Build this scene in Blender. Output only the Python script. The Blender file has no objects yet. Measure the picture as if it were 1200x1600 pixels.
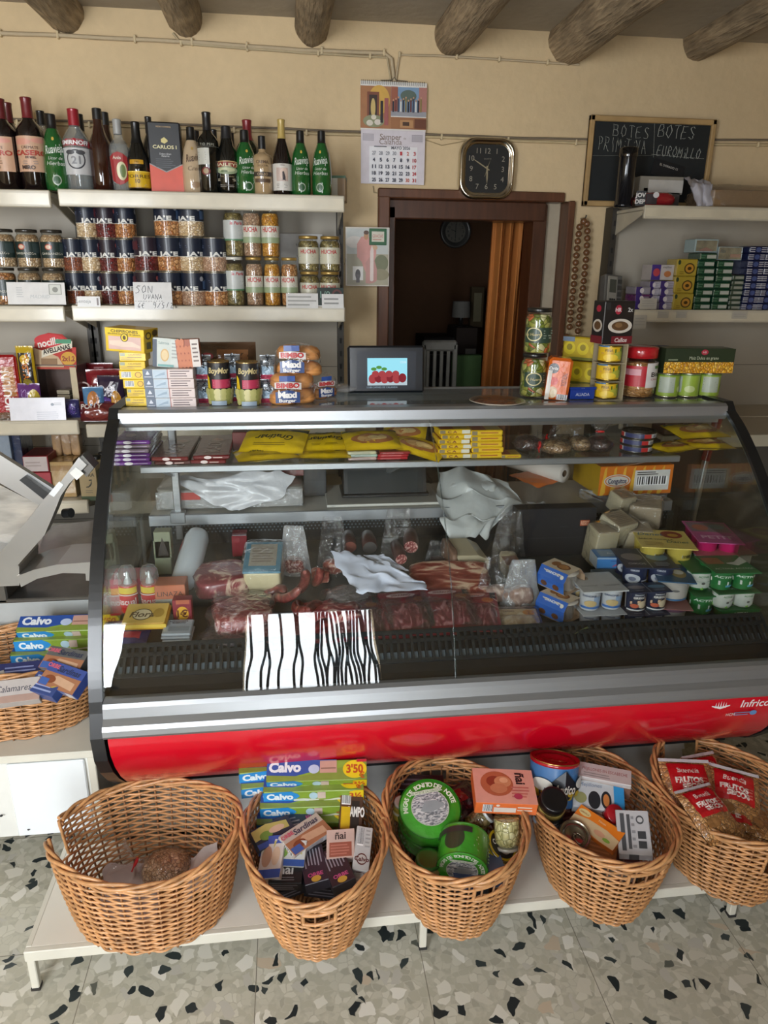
import bpy, math, random
from math import sin, cos, pi, radians, sqrt, atan2, tan
from mathutils import Vector, Matrix, noise
random.seed(7)
# ---------------------------------------------------------------- camera
sc = bpy.context.scene
COL = sc.collection
CF = 1135.0
cp, cyaw, croll = radians(18.5), radians(7.5), radians(.7)
CPOS = Vector((0, 0, 1.6))
cF = Vector((sin(cyaw)*cos(cp), cos(cyaw)*cos(cp), -sin(cp)))
_r0 = Vector((cos(cyaw), -sin(cyaw), 0)); _u0 = _r0.cross(cF)
cR = _r0*cos(croll)+_u0*sin(croll); cU = _u0*cos(croll)-_r0*sin(croll)
cam = bpy.data.cameras.new('camera'); camo = bpy.data.objects.new('camera', cam); COL.objects.link(camo)
cam.sensor_fit = 'VERTICAL'; cam.sensor_height = 24; cam.lens = CF/1600*24; cam.clip_start = .05
camo.matrix_world = Matrix(((cR.x, cU.x, -cF.x, CPOS.x), (cR.y, cU.y, -cF.y, CPOS.y), (cR.z, cU.z, -cF.z, CPOS.z), (0, 0, 0, 1)))
sc.camera = camo
# ---------------------------------------------------------------- light and exposure
sc.view_settings.view_transform = 'Standard'; sc.view_settings.look = 'None'
sc.view_settings.gamma = 1; sc.view_settings.use_curve_mapping = False
sc.view_settings.exposure = 0.18
wd = bpy.data.worlds.new('sky'); sc.world = wd; wd.use_nodes = True
wd.node_tree.nodes['Background'].inputs[0].default_value = (.80, .90, 1, 1)
wd.node_tree.nodes['Background'].inputs[1].default_value = 2.2
def area(name, loc, target, sx, sy, power, col):
    l = bpy.data.lights.new(name, 'AREA'); l.shape = 'RECTANGLE'; l.size = sx; l.size_y = sy; l.energy = power; l.color = col
    o = bpy.data.objects.new(name, l); COL.objects.link(o); o.location = loc
    d = (Vector(target)-Vector(loc)).normalized(); o.rotation_euler = d.to_track_quat('-Z', 'Y').to_euler()
    return o
FY = -.85      # front wall of the shop, behind the photographer
area('door_daylight', (.08, FY-.3, 1.25), (.1, 2, .9), .8, 2.3, 60, (.93, .97, 1))
area('shop_window_daylight', (-1.5, FY-.3, 1.55), (-.4, 2, .6), 1.1, 1.3, 120, (.90, .95, 1))

# ---------------------------------------------------------------- projection helper: pixel -> point on a plane of the room
def ray(x, y): return cF+cR*((x-600)/CF)-cU*((y-800)/CF)
def at(x, y, X=None, Y=None, Z=None):
    v = ray(x, y)
    if X is not None: t = X/v.x
    elif Y is not None: t = Y/v.y
    else: t = (Z-CPOS.z)/v.z
    return CPOS+v*t
def fit(x0, x1, y0, y1, Y):
    """centre x, base z, width, height of a thing whose front face at distance Y spans these pixels"""
    xm, ym = (x0+x1)/2, (y0+y1)/2
    a, b = at(x0, ym, Y=Y), at(x1, ym, Y=Y); t, u = at(xm, y0, Y=Y), at(xm, y1, Y=Y)
    return (a.x+b.x)/2, u.z, b.x-a.x, t.z-u.z

# ---------------------------------------------------------------- materials
MATS = {}
def lin(h):
    if isinstance(h, tuple): return h
    h = h.lstrip('#'); c = [int(h[i:i+2], 16)/255 for i in (0, 2, 4)]
    return tuple(x/12.92 if x <= .04045 else ((x+.055)/1.055)**2.4 for x in c)
def nt_new(name):
    m = bpy.data.materials.new(name); m.use_nodes = True; m.node_tree.nodes.clear(); return m, m.node_tree
class NT:
    def __init__(s, nt): s.nt = nt
    def n(s, typ, **kw):
        nd = s.nt.nodes.new(typ)
        for k, v in kw.items():
            if k[0] == '_': setattr(nd, k[1:], v)
            else:
                key = k.replace('__', ' ')
                nd.inputs[int(key[1:]) if key[0] == 'i' and key[1:].isdigit() else key].default_value = v
        return nd
    def l(s, a, b): s.nt.links.new(a, b)
def noise_var(N, co, colr, scale, amt, detail=3, stretch=None):
    mp = N.n('ShaderNodeMapping'); N.l(co, mp.inputs[0])
    if stretch: mp.inputs['Scale'].default_value = stretch
    nz = N.n('ShaderNodeTexNoise', Scale=scale, Detail=detail); N.l(mp.outputs[0], nz.inputs['Vector'])
    mr = N.n('ShaderNodeMapRange'); mr.inputs[1].default_value = .3; mr.inputs[2].default_value = .7; mr.inputs[3].default_value = 1-amt; mr.inputs[4].default_value = 1+amt
    N.l(nz.outputs['Fac'], mr.inputs[0])
    mx = N.n('ShaderNodeVectorMath', _operation='MULTIPLY'); N.l(mr.outputs[0], mx.inputs[1])
    if hasattr(colr, 'is_linked') or hasattr(colr, 'links'): N.l(colr, mx.inputs[0])
    else: mx.inputs[0].default_value = colr[:3]
    return mx.outputs[0], nz.outputs['Fac']
def pbr(name, col, rough=.5, metal=0, coat=0, var=.06, vscale=25, bump=0, bscale=80, stretch=None, spec=.5, coatr=.1):
    if name in MATS: return MATS[name]
    m, nt = nt_new(name); N = NT(nt); tc = N.n('ShaderNodeTexCoord')
    b = N.n('ShaderNodeBsdfPrincipled', Roughness=rough, Metallic=metal); o = N.n('ShaderNodeOutputMaterial')
    b.inputs['Coat Weight'].default_value = coat; b.inputs['Coat Roughness'].default_value = coatr; b.inputs['Specular IOR Level'].default_value = spec
    c = lin(col)
    if var:
        v, f = noise_var(N, tc.outputs['Object'], c, vscale, var, 3, stretch); N.l(v, b.inputs['Base Color'])
    else: b.inputs['Base Color'].default_value = (*c, 1)
    if bump:
        nz = N.n('ShaderNodeTexNoise', Scale=bscale, Detail=4); mp = N.n('ShaderNodeMapping')
        if stretch: mp.inputs['Scale'].default_value = stretch
        N.l(tc.outputs['Object'], mp.inputs[0]); N.l(mp.outputs[0], nz.inputs['Vector'])
        bp = N.n('ShaderNodeBump', Strength=bump, Distance=.01); N.l(nz.outputs['Fac'], bp.inputs['Height']); N.l(bp.outputs[0], b.inputs['Normal'])
    N.l(b.outputs[0], o.inputs[0]); MATS[name] = m; return m
def C(h, fin='p'):
    """printed / plain colour: p paper, g gloss film, f foil, m matt"""
    k = 'ink_'+h.strip('#')+'_'+fin
    if k in MATS: return MATS[k]
    r, me, co = {'p': (.42, 0, .15), 'g': (.22, 0, .6), 'f': (.28, .7, .3), 'm': (.75, 0, 0)}[fin]
    return pbr(k, h, r, me, co, var=.05, vscale=40, bump=(.25 if fin == 'g' else 0), bscale=45)
def glassm(name, tint=(1, 1, 1), rough=0.0, ior=1.45, milk=0, milkc=(1, 1, 1), boost=1.0, wrinkle=0):
    if name in MATS: return MATS[name]
    m, nt = nt_new(name); N = NT(nt)
    tr = N.n('ShaderNodeBsdfTransparent', Color=(*tint, 1)); gl = N.n('ShaderNodeBsdfGlossy', Roughness=rough, Color=(1, 1, 1, 1))
    fr = N.n('ShaderNodeFresnel', IOR=ior); ge = N.n('ShaderNodeNewGeometry'); mi = N.n('ShaderNodeMapRange'); mi.inputs[3].default_value = ior; mi.inputs[4].default_value = 1/ior
    N.l(ge.outputs['Backfacing'], mi.inputs[0]); N.l(mi.outputs[0], fr.inputs['IOR']); mx = N.n('ShaderNodeMixShader'); o = N.n('ShaderNodeOutputMaterial')
    if wrinkle:
        tc = N.n('ShaderNodeTexCoord'); nz = N.n('ShaderNodeTexNoise', Scale=38, Detail=3, Distortion=1.2)
        N.l(tc.outputs['Object'], nz.inputs['Vector']); bp = N.n('ShaderNodeBump', Strength=wrinkle, Distance=.02)
        N.l(nz.outputs['Fac'], bp.inputs['Height']); N.l(bp.outputs[0], gl.inputs['Normal']); N.l(bp.outputs[0], fr.inputs['Normal'])
    if boost != 1:
        mt = N.n('ShaderNodeMath', _operation='MULTIPLY', i1=boost); N.l(fr.outputs[0], mt.inputs[0]); N.l(mt.outputs[0], mx.inputs[0])
    else: N.l(fr.outputs[0], mx.inputs[0])
    base = tr.outputs[0]
    if milk:
        df = N.n('ShaderNodeBsdfDiffuse', Color=(*milkc, 1)); m2 = N.n('ShaderNodeMixShader', i0=milk)
        N.l(tr.outputs[0], m2.inputs[1]); N.l(df.outputs[0], m2.inputs[2]); base = m2.outputs[0]
    N.l(base, mx.inputs[1]); N.l(gl.outputs[0], mx.inputs[2]); N.l(mx.outputs[0], o.inputs[0]); MATS[name] = m; return m
def voro(name, cols, scale, edge='#3a2a1c', ew=.12, rough=.35, coat=.4, stretch=(1, 1, 1), bump=.5):
    """many small pieces (beans, corn, nuts, seeds) seen through a wall or film"""
    if name in MATS: return MATS[name]
    m, nt = nt_new(name); N = NT(nt); tc = N.n('ShaderNodeTexCoord'); mp = N.n('ShaderNodeMapping', Scale=stretch); N.l(tc.outputs['Object'], mp.inputs[0])
    nz = N.n('ShaderNodeTexNoise', Scale=scale*.6, Detail=1); N.l(mp.outputs[0], nz.inputs['Vector'])
    ad = N.n('ShaderNodeVectorMath', _operation='MULTIPLY_ADD'); N.l(nz.outputs['Color'], ad.inputs[0]); ad.inputs[1].default_value = (.6/scale,)*3; N.l(mp.outputs[0], ad.inputs[2])
    v = N.n('ShaderNodeTexVoronoi', Scale=scale); N.l(ad.outputs[0], v.inputs['Vector'])
    d = N.n('ShaderNodeTexVoronoi', _feature='DISTANCE_TO_EDGE', Scale=scale); N.l(ad.outputs[0], d.inputs['Vector'])
    sp = N.n('ShaderNodeSeparateColor'); N.l(v.outputs['Color'], sp.inputs[0])
    cr = N.n('ShaderNodeValToRGB'); cr.color_ramp.interpolation = 'CONSTANT'
    while len(cr.color_ramp.elements) < len(cols): cr.color_ramp.elements.new(.5)
    for i, c in enumerate(cols): cr.color_ramp.elements[i].position = i/len(cols); cr.color_ramp.elements[i].color = (*lin(c), 1)
    N.l(sp.outputs[0], cr.inputs[0])
    mr = N.n('ShaderNodeMapRange'); mr.inputs[1].default_value = 0; mr.inputs[2].default_value = ew; N.l(d.outputs['Distance'], mr.inputs[0])
    mx = N.n('ShaderNodeMix', _data_type='RGBA'); N.l(mr.outputs[0], mx.inputs[0]); mx.inputs[6].default_value = (*lin(edge), 1); N.l(cr.outputs[0], mx.inputs[7])
    b = N.n('ShaderNodeBsdfPrincipled', Roughness=rough); b.inputs['Coat Weight'].default_value = coat; N.l(mx.outputs[2], b.inputs['Base Color'])
    if bump:
        bp = N.n('ShaderNodeBump', Strength=bump, Distance=.004); mr2 = N.n('ShaderNodeMapRange'); mr2.inputs[2].default_value = .35
        N.l(d.outputs['Distance'], mr2.inputs[0]); N.l(mr2.outputs[0], bp.inputs['Height']); N.l(bp.outputs[0], b.inputs['Normal'])
    o = N.n('ShaderNodeOutputMaterial'); N.l(b.outputs[0], o.inputs[0]); MATS[name] = m; return m
def marbled(name, c1, c2, c3, scale=14, stretch=(1, 1, 1), dist=2.0, rough=.3, coat=.4, thr=(.42, .52, .62)):
    if name in MATS: return MATS[name]
    m, nt = nt_new(name); N = NT(nt); tc = N.n('ShaderNodeTexCoord'); mp = N.n('ShaderNodeMapping', Scale=stretch); N.l(tc.outputs['Object'], mp.inputs[0])
    nz = N.n('ShaderNodeTexNoise', Scale=scale, Detail=4, Distortion=dist); N.l(mp.outputs[0], nz.inputs['Vector'])
    cr = N.n('ShaderNodeValToRGB'); e = cr.color_ramp.elements; e[0].position = thr[0]; e[0].color = (*lin(c1), 1); e[1].position = thr[2]; e[1].color = (*lin(c3), 1)
    x = e.new(thr[1]); x.color = (*lin(c2), 1); N.l(nz.outputs['Fac'], cr.inputs[0])
    b = N.n('ShaderNodeBsdfPrincipled', Roughness=rough); b.inputs['Coat Weight'].default_value = coat; N.l(cr.outputs[0], b.inputs['Base Color'])
    bp = N.n('ShaderNodeBump', Strength=.4, Distance=.006); N.l(nz.outputs['Fac'], bp.inputs['Height']); N.l(bp.outputs[0], b.inputs['Normal'])
    o = N.n('ShaderNodeOutputMaterial'); N.l(b.outputs[0], o.inputs[0]); MATS[name] = m; return m
def emis(name, col, s):
    if name in MATS: return MATS[name]
    m, nt = nt_new(name); N = NT(nt); e = N.n('ShaderNodeEmission', Color=(*lin(col), 1), Strength=s); o = N.n('ShaderNodeOutputMaterial'); N.l(e.outputs[0], o.inputs[0]); MATS[name] = m; return m

# ---------------------------------------------------------------- text outlines
TXT = {}
def text_mesh(s, bold=0, shear=0, space=1):
    k = (s, bold, shear, space)
    if k in TXT: return TXT[k]
    cu = bpy.data.curves.new('t', 'FONT'); cu.body = s; cu.size = 1; cu.offset = bold; cu.shear = shear; cu.space_character = space; cu.resolution_u = 3; cu.fill_mode = 'FRONT'
    cu.align_x = 'CENTER'
    o = bpy.data.objects.new('t', cu); COL.objects.link(o); dg = bpy.context.evaluated_depsgraph_get(); dg.update()
    me = bpy.data.meshes.new_from_object(o.evaluated_get(dg))
    vs = [(v.co.x, v.co.y) for v in me.vertices]; fs = [tuple(p.vertices) for p in me.polygons]
    bpy.data.objects.remove(o); bpy.data.meshes.remove(me); bpy.data.curves.remove(cu)
    if vs:
        xs = [v[0] for v in vs]; mx = (min(xs)+max(xs))/2; w = max(xs)-min(xs)
        vs = [((x-mx), (y-.35)) for x, y in vs]
    else: w = 1
    TXT[k] = (vs, fs, w); return TXT[k]
STROKE = {  # hand-drawn letters, unit boxes
 'A': [[(0,0),(.5,1),(1,0)],[(.2,.4),(.8,.4)]], 'B': [[(0,0),(0,1),(.7,.95),(.8,.75),(.6,.55),(0,.5)],[(.6,.55),(.95,.35),(.8,.05),(0,0)]],
 'C': [[(.9,.85),(.5,1),(.1,.7),(.1,.3),(.5,0),(.9,.15)]], 'D': [[(0,0),(0,1),(.7,.85),(.9,.5),(.7,.1),(0,0)]],
 'E': [[(.9,1),(0,.95),(0,0),(.9,.05)],[(0,.5),(.7,.52)]], 'I': [[(.5,0),(.5,1)]], 'L': [[(.1,1),(.05,0),(.8,.05)]],
 'M': [[(0,0),(.05,1),(.5,.4),(.95,1),(1,0)]], 'N': [[(0,0),(0,1),(.9,0),(.9,1)]], 'O': [[(.5,1),(.1,.75),(.05,.3),(.45,0),(.85,.25),(.9,.7),(.5,1)]],
 'P': [[(0,0),(.05,1),(.8,.9),(.85,.6),(0,.45)]], 'R': [[(0,0),(.05,1),(.8,.9),(.8,.6),(0,.5),(.9,0)]], 'S': [[(.9,.9),(.4,1),(.1,.75),(.85,.35),(.6,0),(0,.1)]],
 'T': [[(0,1),(1,.98)],[(.5,1),(.5,0)]], 'U': [[(0,1),(.05,.2),(.45,0),(.85,.2),(.9,1)]], 'V': [[(0,1),(.45,0),(.95,1)]],
 'J': [[(.7,1),(.7,.15),(.3,0),(.05,.25)]], 'G': [[(.9,.85),(.4,1),(.05,.5),(.4,0),(.9,.2),(.9,.5),(.5,.5)]], 'Z': [[(0,1),(.9,1),(0,0),(.9,0)]], 'X': [[(0,1),(.9,0)],[(.9,1),(0,0)]], 'K': [[(0,0),(0,1)],[(.8,1),(0,.5),(.9,0)]],
 'W': [[(0,1),(.25,0),(.5,.7),(.75,0),(1,1)]], 'Q': [[(.5,1),(.1,.7),(.1,.3),(.5,0),(.9,.3),(.9,.7),(.5,1)],[(.6,.3),(1,-.1)]], 'F': [[(.8,1),(0,1),(0,0)],[(0,.5),(.6,.5)]], 'H': [[(0,0),(0,1)],[(.8,1),(.8,0)],[(0,.5),(.8,.5)]], 'Y': [[(0,1),(.4,.5)],[(.85,1),(.4,.5),(.35,0)]],
 'i': [[(.5,0),(.5,.55)],[(.45,.8),(.55,.82)]], '/': [[(.2,0),(.8,1)]], '-': [[(.1,.45),(.9,.5)]], '1': [[(.3,.8),(.55,1),(.5,0)]], '2': [[(.1,.8),(.5,1),(.85,.7),(.1,0),(.9,.02)]],
 '3': [[(.1,.95),(.8,.95),(.4,.55),(.85,.3),(.5,0),(.1,.1)]], '5': [[(.8,1),(.2,1),(.15,.55),(.8,.5),(.7,.1),(.1,0)]], '6': [[(.7,1),(.2,.5),(.2,.1),(.7,.05),(.75,.4),(.2,.4)]], '9': [[(.8,.6),(.2,.6),(.3,1),(.8,.95),(.7,0)]], '7': [[(.1,1),(.9,1),(.4,0)]], '4': [[(.6,0),(.6,1),(.1,.4),(.9,.4)]], ' ': [], ',': [[(.4,.1),(.3,-.2)]], '€': [[(.9,.9),(.4,1),(.15,.5),(.4,0),(.9,.1)],[(0,.6),(.7,.6)],[(0,.4),(.7,.4)]]}

# ---------------------------------------------------------------- mesh builder
class MB:
    def __init__(s): s.v = []; s.f = []; s.mi = []; s.sm = []; s.ms = []; s.M = Matrix.Identity(4)
    def m(s, mat):
        if isinstance(mat, str): mat = C(mat)
        if mat not in s.ms: s.ms.append(mat)
        return s.ms.index(mat)
    def add(s, vs, fs, mat, smooth=False):
        b = len(s.v); i = s.m(mat); s.v += [s.M @ Vector(p) for p in vs]
        for f in fs: s.f.append(tuple(b+k for k in f)); s.mi.append(i); s.sm.append(smooth)
    def box(s, a, b, mat, ch=0, M=None):
        x0, y0, z0 = a; x1, y1, z1 = b; old = s.M
        if M is not None: s.M = s.M @ M
        if ch <= 0:
            vs = [(x0,y0,z0),(x1,y0,z0),(x1,y1,z0),(x0,y1,z0),(x0,y0,z1),(x1,y0,z1),(x1,y1,z1),(x0,y1,z1)]
            fs = [(0,3,2,1),(4,5,6,7),(0,1,5,4),(1,2,6,5),(2,3,7,6),(3,0,4,7)]
            s.add(vs, fs, mat)
        else:
            c = min(ch, (x1-x0)*.45, (y1-y0)*.45, (z1-z0)*.45)
            X = (x0, x1); Y = (y0, y1); Z = (z0, z1); vs = []; idx = {}
            for i in (0, 1):
                for j in (0, 1):
                    for k in (0, 1):
                        sx, sy, sz = (1, -1)[i], (1, -1)[j], (1, -1)[k]
                        for ax in range(3):
                            p = [X[i]+sx*c, Y[j]+sy*c, Z[k]+sz*c]
                            p[ax] = (X, Y, Z)[ax][(i, j, k)[ax]]
                            idx[i, j, k, ax] = len(vs); vs.append(tuple(p))
            g = lambda i, j, k, a: idx[i, j, k, a]; fs = []
            for a_ in (0, 1):
                q = [g(a_,0,0,0), g(a_,1,0,0), g(a_,1,1,0), g(a_,0,1,0)]; fs.append(q if a_ else q[::-1])
                q = [g(0,a_,0,1), g(1,a_,0,1), g(1,a_,1,1), g(0,a_,1,1)]; fs.append(q[::-1] if a_ else q)
                q = [g(0,0,a_,2), g(1,0,a_,2), g(1,1,a_,2), g(0,1,a_,2)]; fs.append(q if a_ else q[::-1])
            for i in (0, 1):
                for j in (0, 1):
                    w = (i+j) % 2
                    q = [g(i,j,0,0), g(i,j,0,1), g(i,j,1,1), g(i,j,1,0)]; fs.append(q if w else q[::-1])
                    q = [g(i,0,j,0), g(i,1,j,0), g(i,1,j,2), g(i,0,j,2)]; fs.append(q if w else q[::-1])
                    q = [g(0,i,j,1), g(0,i,j,2), g(1,i,j,2), g(1,i,j,1)]; fs.append(q if w else q[::-1])
                    for k in (0, 1):
                        q = [g(i,j,k,0), g(i,j,k,1), g(i,j,k,2)]; fs.append(q if (i+j+k) % 2 else q[::-1])
            s.add(vs, fs, mat)
        s.M = old
    def lathe(s, prof, mat, n=20, sx=1, sy=1, caps=True, smooth=True, c=(0, 0, 0)):
        vs = []; fs = []
        for r, z in prof:
            for i in range(n):
                a = 2*pi*i/n; vs.append((c[0]+r*cos(a)*sx, c[1]+r*sin(a)*sy, c[2]+z))
        for k in range(len(prof)-1):
            for i in range(n):
                j = (i+1) % n; fs.append((k*n+i, k*n+j, (k+1)*n+j, (k+1)*n+i))
        s.add(vs, fs, mat, smooth)
        if caps:
            if prof[0][0] > 1e-5: s.add(vs[:n], [tuple(range(n))[::-1]], mat)
            if prof[-1][0] > 1e-5: s.add(vs[-n:], [tuple(range(n))], mat)
    def tube(s, pts, r, mat, n=6, closed=False, caps=True, rr=None, flat=1):
        P = [Vector(p) for p in pts]; L = len(P)
        if L < 2: return
        vs = []; fs = []; up = None
        for i in range(L):
            if closed: t = P[(i+1) % L]-P[i-1]
            else: t = P[min(i+1, L-1)]-P[max(i-1, 0)]
            if t.length < 1e-9: t = Vector((0, 0, 1))
            t.normalize()
            if up is None:
                up = Vector((0, 0, 1)) if abs(t.z) < .9 else Vector((1, 0, 0))
            a = (up-t*up.dot(t))
            if a.length < 1e-6: a = t.orthogonal()
            a.normalize(); b = t.cross(a); up = a
            R = rr[i] if rr else r
            for k in range(n):
                q = 2*pi*k/n; vs.append(tuple(P[i]+a*(cos(q)*R*flat)+b*(sin(q)*R)))
        m = L if closed else L-1
        for i in range(m):
            i2 = (i+1) % L
            for k in range(n):
                k2 = (k+1) % n; fs.append((i*n+k, i*n+k2, i2*n+k2, i2*n+k))
        s.add(vs, fs, mat, True)
        if caps and not closed: s.add(vs[:n], [tuple(range(n))], mat); s.add(vs[-n:], [tuple(range(n))[::-1]], mat)
    def grid(s, fn, nu, nv, mat, smooth=True, closeu=False):
        vs = [tuple(fn(i/nu, j/nv)) for j in range(nv+1) for i in range(nu+1)]; W = nu+1
        fs = [(j*W+i, j*W+i+1, (j+1)*W+i+1, (j+1)*W+i) for j in range(nv) for i in range(nu)]
        s.add(vs, fs, mat, smooth)
    def prism(s, poly, d0, d1, mat, plane='XZ', smooth=False):
        """extrude polygon (list of 2d) along the remaining axis from d0 to d1"""
        def p3(p, d): return {'XZ': (p[0], d, p[1]), 'XY': (p[0], p[1], d), 'YZ': (d, p[0], p[1])}[plane]
        n = len(poly); vs = [p3(p, d0) for p in poly]+[p3(p, d1) for p in poly]
        s.add(vs, [tuple(range(n)), tuple(range(2*n-1, n-1, -1))], mat)
        s.add(vs, [(i, n+i, n+(i+1) % n, (i+1) % n) for i in range(n)], mat, smooth)
    def strip(s, fn, lay, cols, mat, e=.00018):
        """cols: list of (u, vlo, vhi); laid on surface fn(u, v, layer height)"""
        vs = []; fs = []; nv = 3
        for u, a, b in cols:
            for k in range(nv+1): vs.append(tuple(fn(u, a+(b-a)*k/nv, lay*e)))
        W = nv+1
        for i in range(len(cols)-1):
            for k in range(nv): fs.append((i*W+k, (i+1)*W+k, (i+1)*W+k+1, i*W+k+1))
        s.add(vs, fs, mat)
    def decals(s, fn, W, H, items, fin='p', e=.00018):
        """fn(u,v,h): u,v in 0..1 over a face W x H metres"""
        cv_ = getattr(fn, 'curved', False); e = e*2 if cv_ else e
        for li, d in enumerate(items, 1):
            k = d[0]
            if k == 'r':
                _, u0, v0, u1, v1, c = d; n = 24 if cv_ else 2
                s.strip(fn, li, [(u0+(u1-u0)*i/n, v0, v1) for i in range(n+1)], C(c, fin) if isinstance(c, str) else c, e)
            elif k == 'e':
                _, cu, cv, ru, rv, c = d; n = 14; cols = []
                for i in range(n+1):
                    a = pi*i/n; u = cu-ru*cos(a); h = rv*sin(a)+1e-4; cols.append((u, cv-h, cv+h))
                s.strip(fn, li, cols, C(c, fin) if isinstance(c, str) else c, e)
            elif k == 'q':   # free quad strip: list of (u,lo,hi)
                s.strip(fn, li, d[1], C(d[2], fin) if isinstance(d[2], str) else d[2], e)
            elif k == 't':   # text, cu, cv, height(frac of H), colour, [opts]
                _, tx, cu, cv, h, c = d[:6]; o = d[6] if len(d) > 6 else {}
                vs, fs, w = text_mesh(tx, o.get('b', 0), o.get('s', 0), o.get('sp', 1))
                sc_ = h*H/.72; mw = o.get('w')
                sxx = sc_ if not mw else mw*W/max(w, .01)
                rot = radians(o.get('r', 0)); out = []
                for x, y in vs:
                    X, Y = x*sxx, y*sc_; X, Y = X*cos(rot)-Y*sin(rot), X*sin(rot)+Y*cos(rot)
                    out.append(tuple(fn(cu+X/W, cv+Y/H, li*e)))
                s.add(out, fs, C(c, fin) if isinstance(c, str) else c)
            elif k == 'l':   # lines of small print: u0,v0,u1,v1,n,colour
                _, u0, v0, u1, v1, n, c = d; rg = random.Random(int(u0*99+v0*77+n)); st = (v1-v0)/n
                for i in range(n):
                    b = v0+st*i; ue = u1-(u1-u0)*rg.random()*.25
                    s.strip(fn, li, [(u0, b+st*.3, b+st*.7), (ue, b+st*.3, b+st*.7)], C(c, fin), e)
            elif k == 'bar':  # barcode
                _, u0, v0, u1, v1 = d; s.strip(fn, li, [(u0, v0, v1), (u1, v0, v1)], C('#eeeeee', fin), e); rg = random.Random(3); u = u0+.01
                while u < u1-.01:
                    w = (u1-u0)*(.02+.04*rg.random()); s.strip(fn, li+1, [(u, v0+.08*(v1-v0), v1), (min(u+w, u1), v0+.08*(v1-v0), v1)], C('#222222', fin), e); u += w+(u1-u0)*(.02+.04*rg.random())
    def strokes(s, text, fn, x, y, h, mat, r, wf=.7, gap=.3, jit=.04, seed=1, slant=0):
        rg = random.Random(seed)
        for ch in text:
            for st in STROKE.get(ch, []):
                dense = []
                for a, b in zip(st, st[1:]):
                    for q in range(3): t = q/3; dense.append((a[0]+(b[0]-a[0])*t, a[1]+(b[1]-a[1])*t))
                dense.append(st[-1])
                pts = [fn(x+(px*wf+py*slant+rg.uniform(-jit, jit))*h, y+(py+rg.uniform(-jit, jit))*h) for px, py in dense]
                s.tube(pts, r, mat, n=4, flat=.3)
            x += (wf+gap)*h*(.6 if ch in ' i1' else 1)
        return x
    def mesh(s, name):
        me = bpy.data.meshes.new(name); me.from_pydata([tuple(v) for v in s.v], [], s.f)
        for m in s.ms: me.materials.append(m)
        me.polygons.foreach_set('material_index', s.mi); me.polygons.foreach_set('use_smooth', s.sm); me.update(); return me

# ---------------------------------------------------------------- objects
LAB = {}
def put(name, me, parent=None, M=None, label=None, kind=None):
    o = bpy.data.objects.new(name, me); COL.objects.link(o)
    if parent is not None: o.parent = parent
    if M is not None: o.matrix_local = M
    if label: o['label'] = label
    if kind: o['kind'] = kind
    return o
def tag(o, label, cat, group=None):
    o['label'] = label; o['category'] = cat
    if group: o['group'] = group
    LAB.setdefault(label, []).append((o.name, group))
    return o
def TM(x, y, z, rz=0, rx=0, ry=0, s=1):
    return Matrix.Translation((x, y, z)) @ Matrix.Rotation(radians(rz), 4, 'Z') @ Matrix.Rotation(radians(rx), 4, 'X') @ Matrix.Rotation(radians(ry), 4, 'Y') @ Matrix.Diagonal((s, s, s, 1))
def P(name, mb, subs=(), label=None, M=None, kind=None):
    return (name, mb.mesh(name), [x for x in subs], label, M, kind)
def thing(name, parts, M, label, cat, group=None):
    """parts: list of (name, mesh, subparts, label, matrix, kind); one bare part -> the thing is that mesh"""
    if not isinstance(M, Matrix): M = TM(*M)
    if len(parts) == 1 and not parts[0][2]:
        o = put(name, parts[0][1], None, M)
    else:
        o = put(name, None, None, M); o.empty_display_size = .05
        for p in parts: branch(p, o)
    return tag(o, label, cat, group)
def branch(p, par):
    c = put(p[0], p[1], par, p[4], p[3], p[5])
    for q in p[2]: branch(q, c)
CACHE = {}
def memo(fn):
    def g(*a, **k):
        key = (fn.__name__, repr(a), repr(sorted(k.items())))
        if key not in CACHE: CACHE[key] = fn(*a, **k)
        return CACHE[key]
    return g
def one(mb, name): return [(name, mb.mesh(name), [], None, None, None)]
def struct(name, mb, label=None):
    o = put(name, mb.mesh(name)); o['kind'] = 'structure'
    if label: o['label'] = label
    return o
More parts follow.
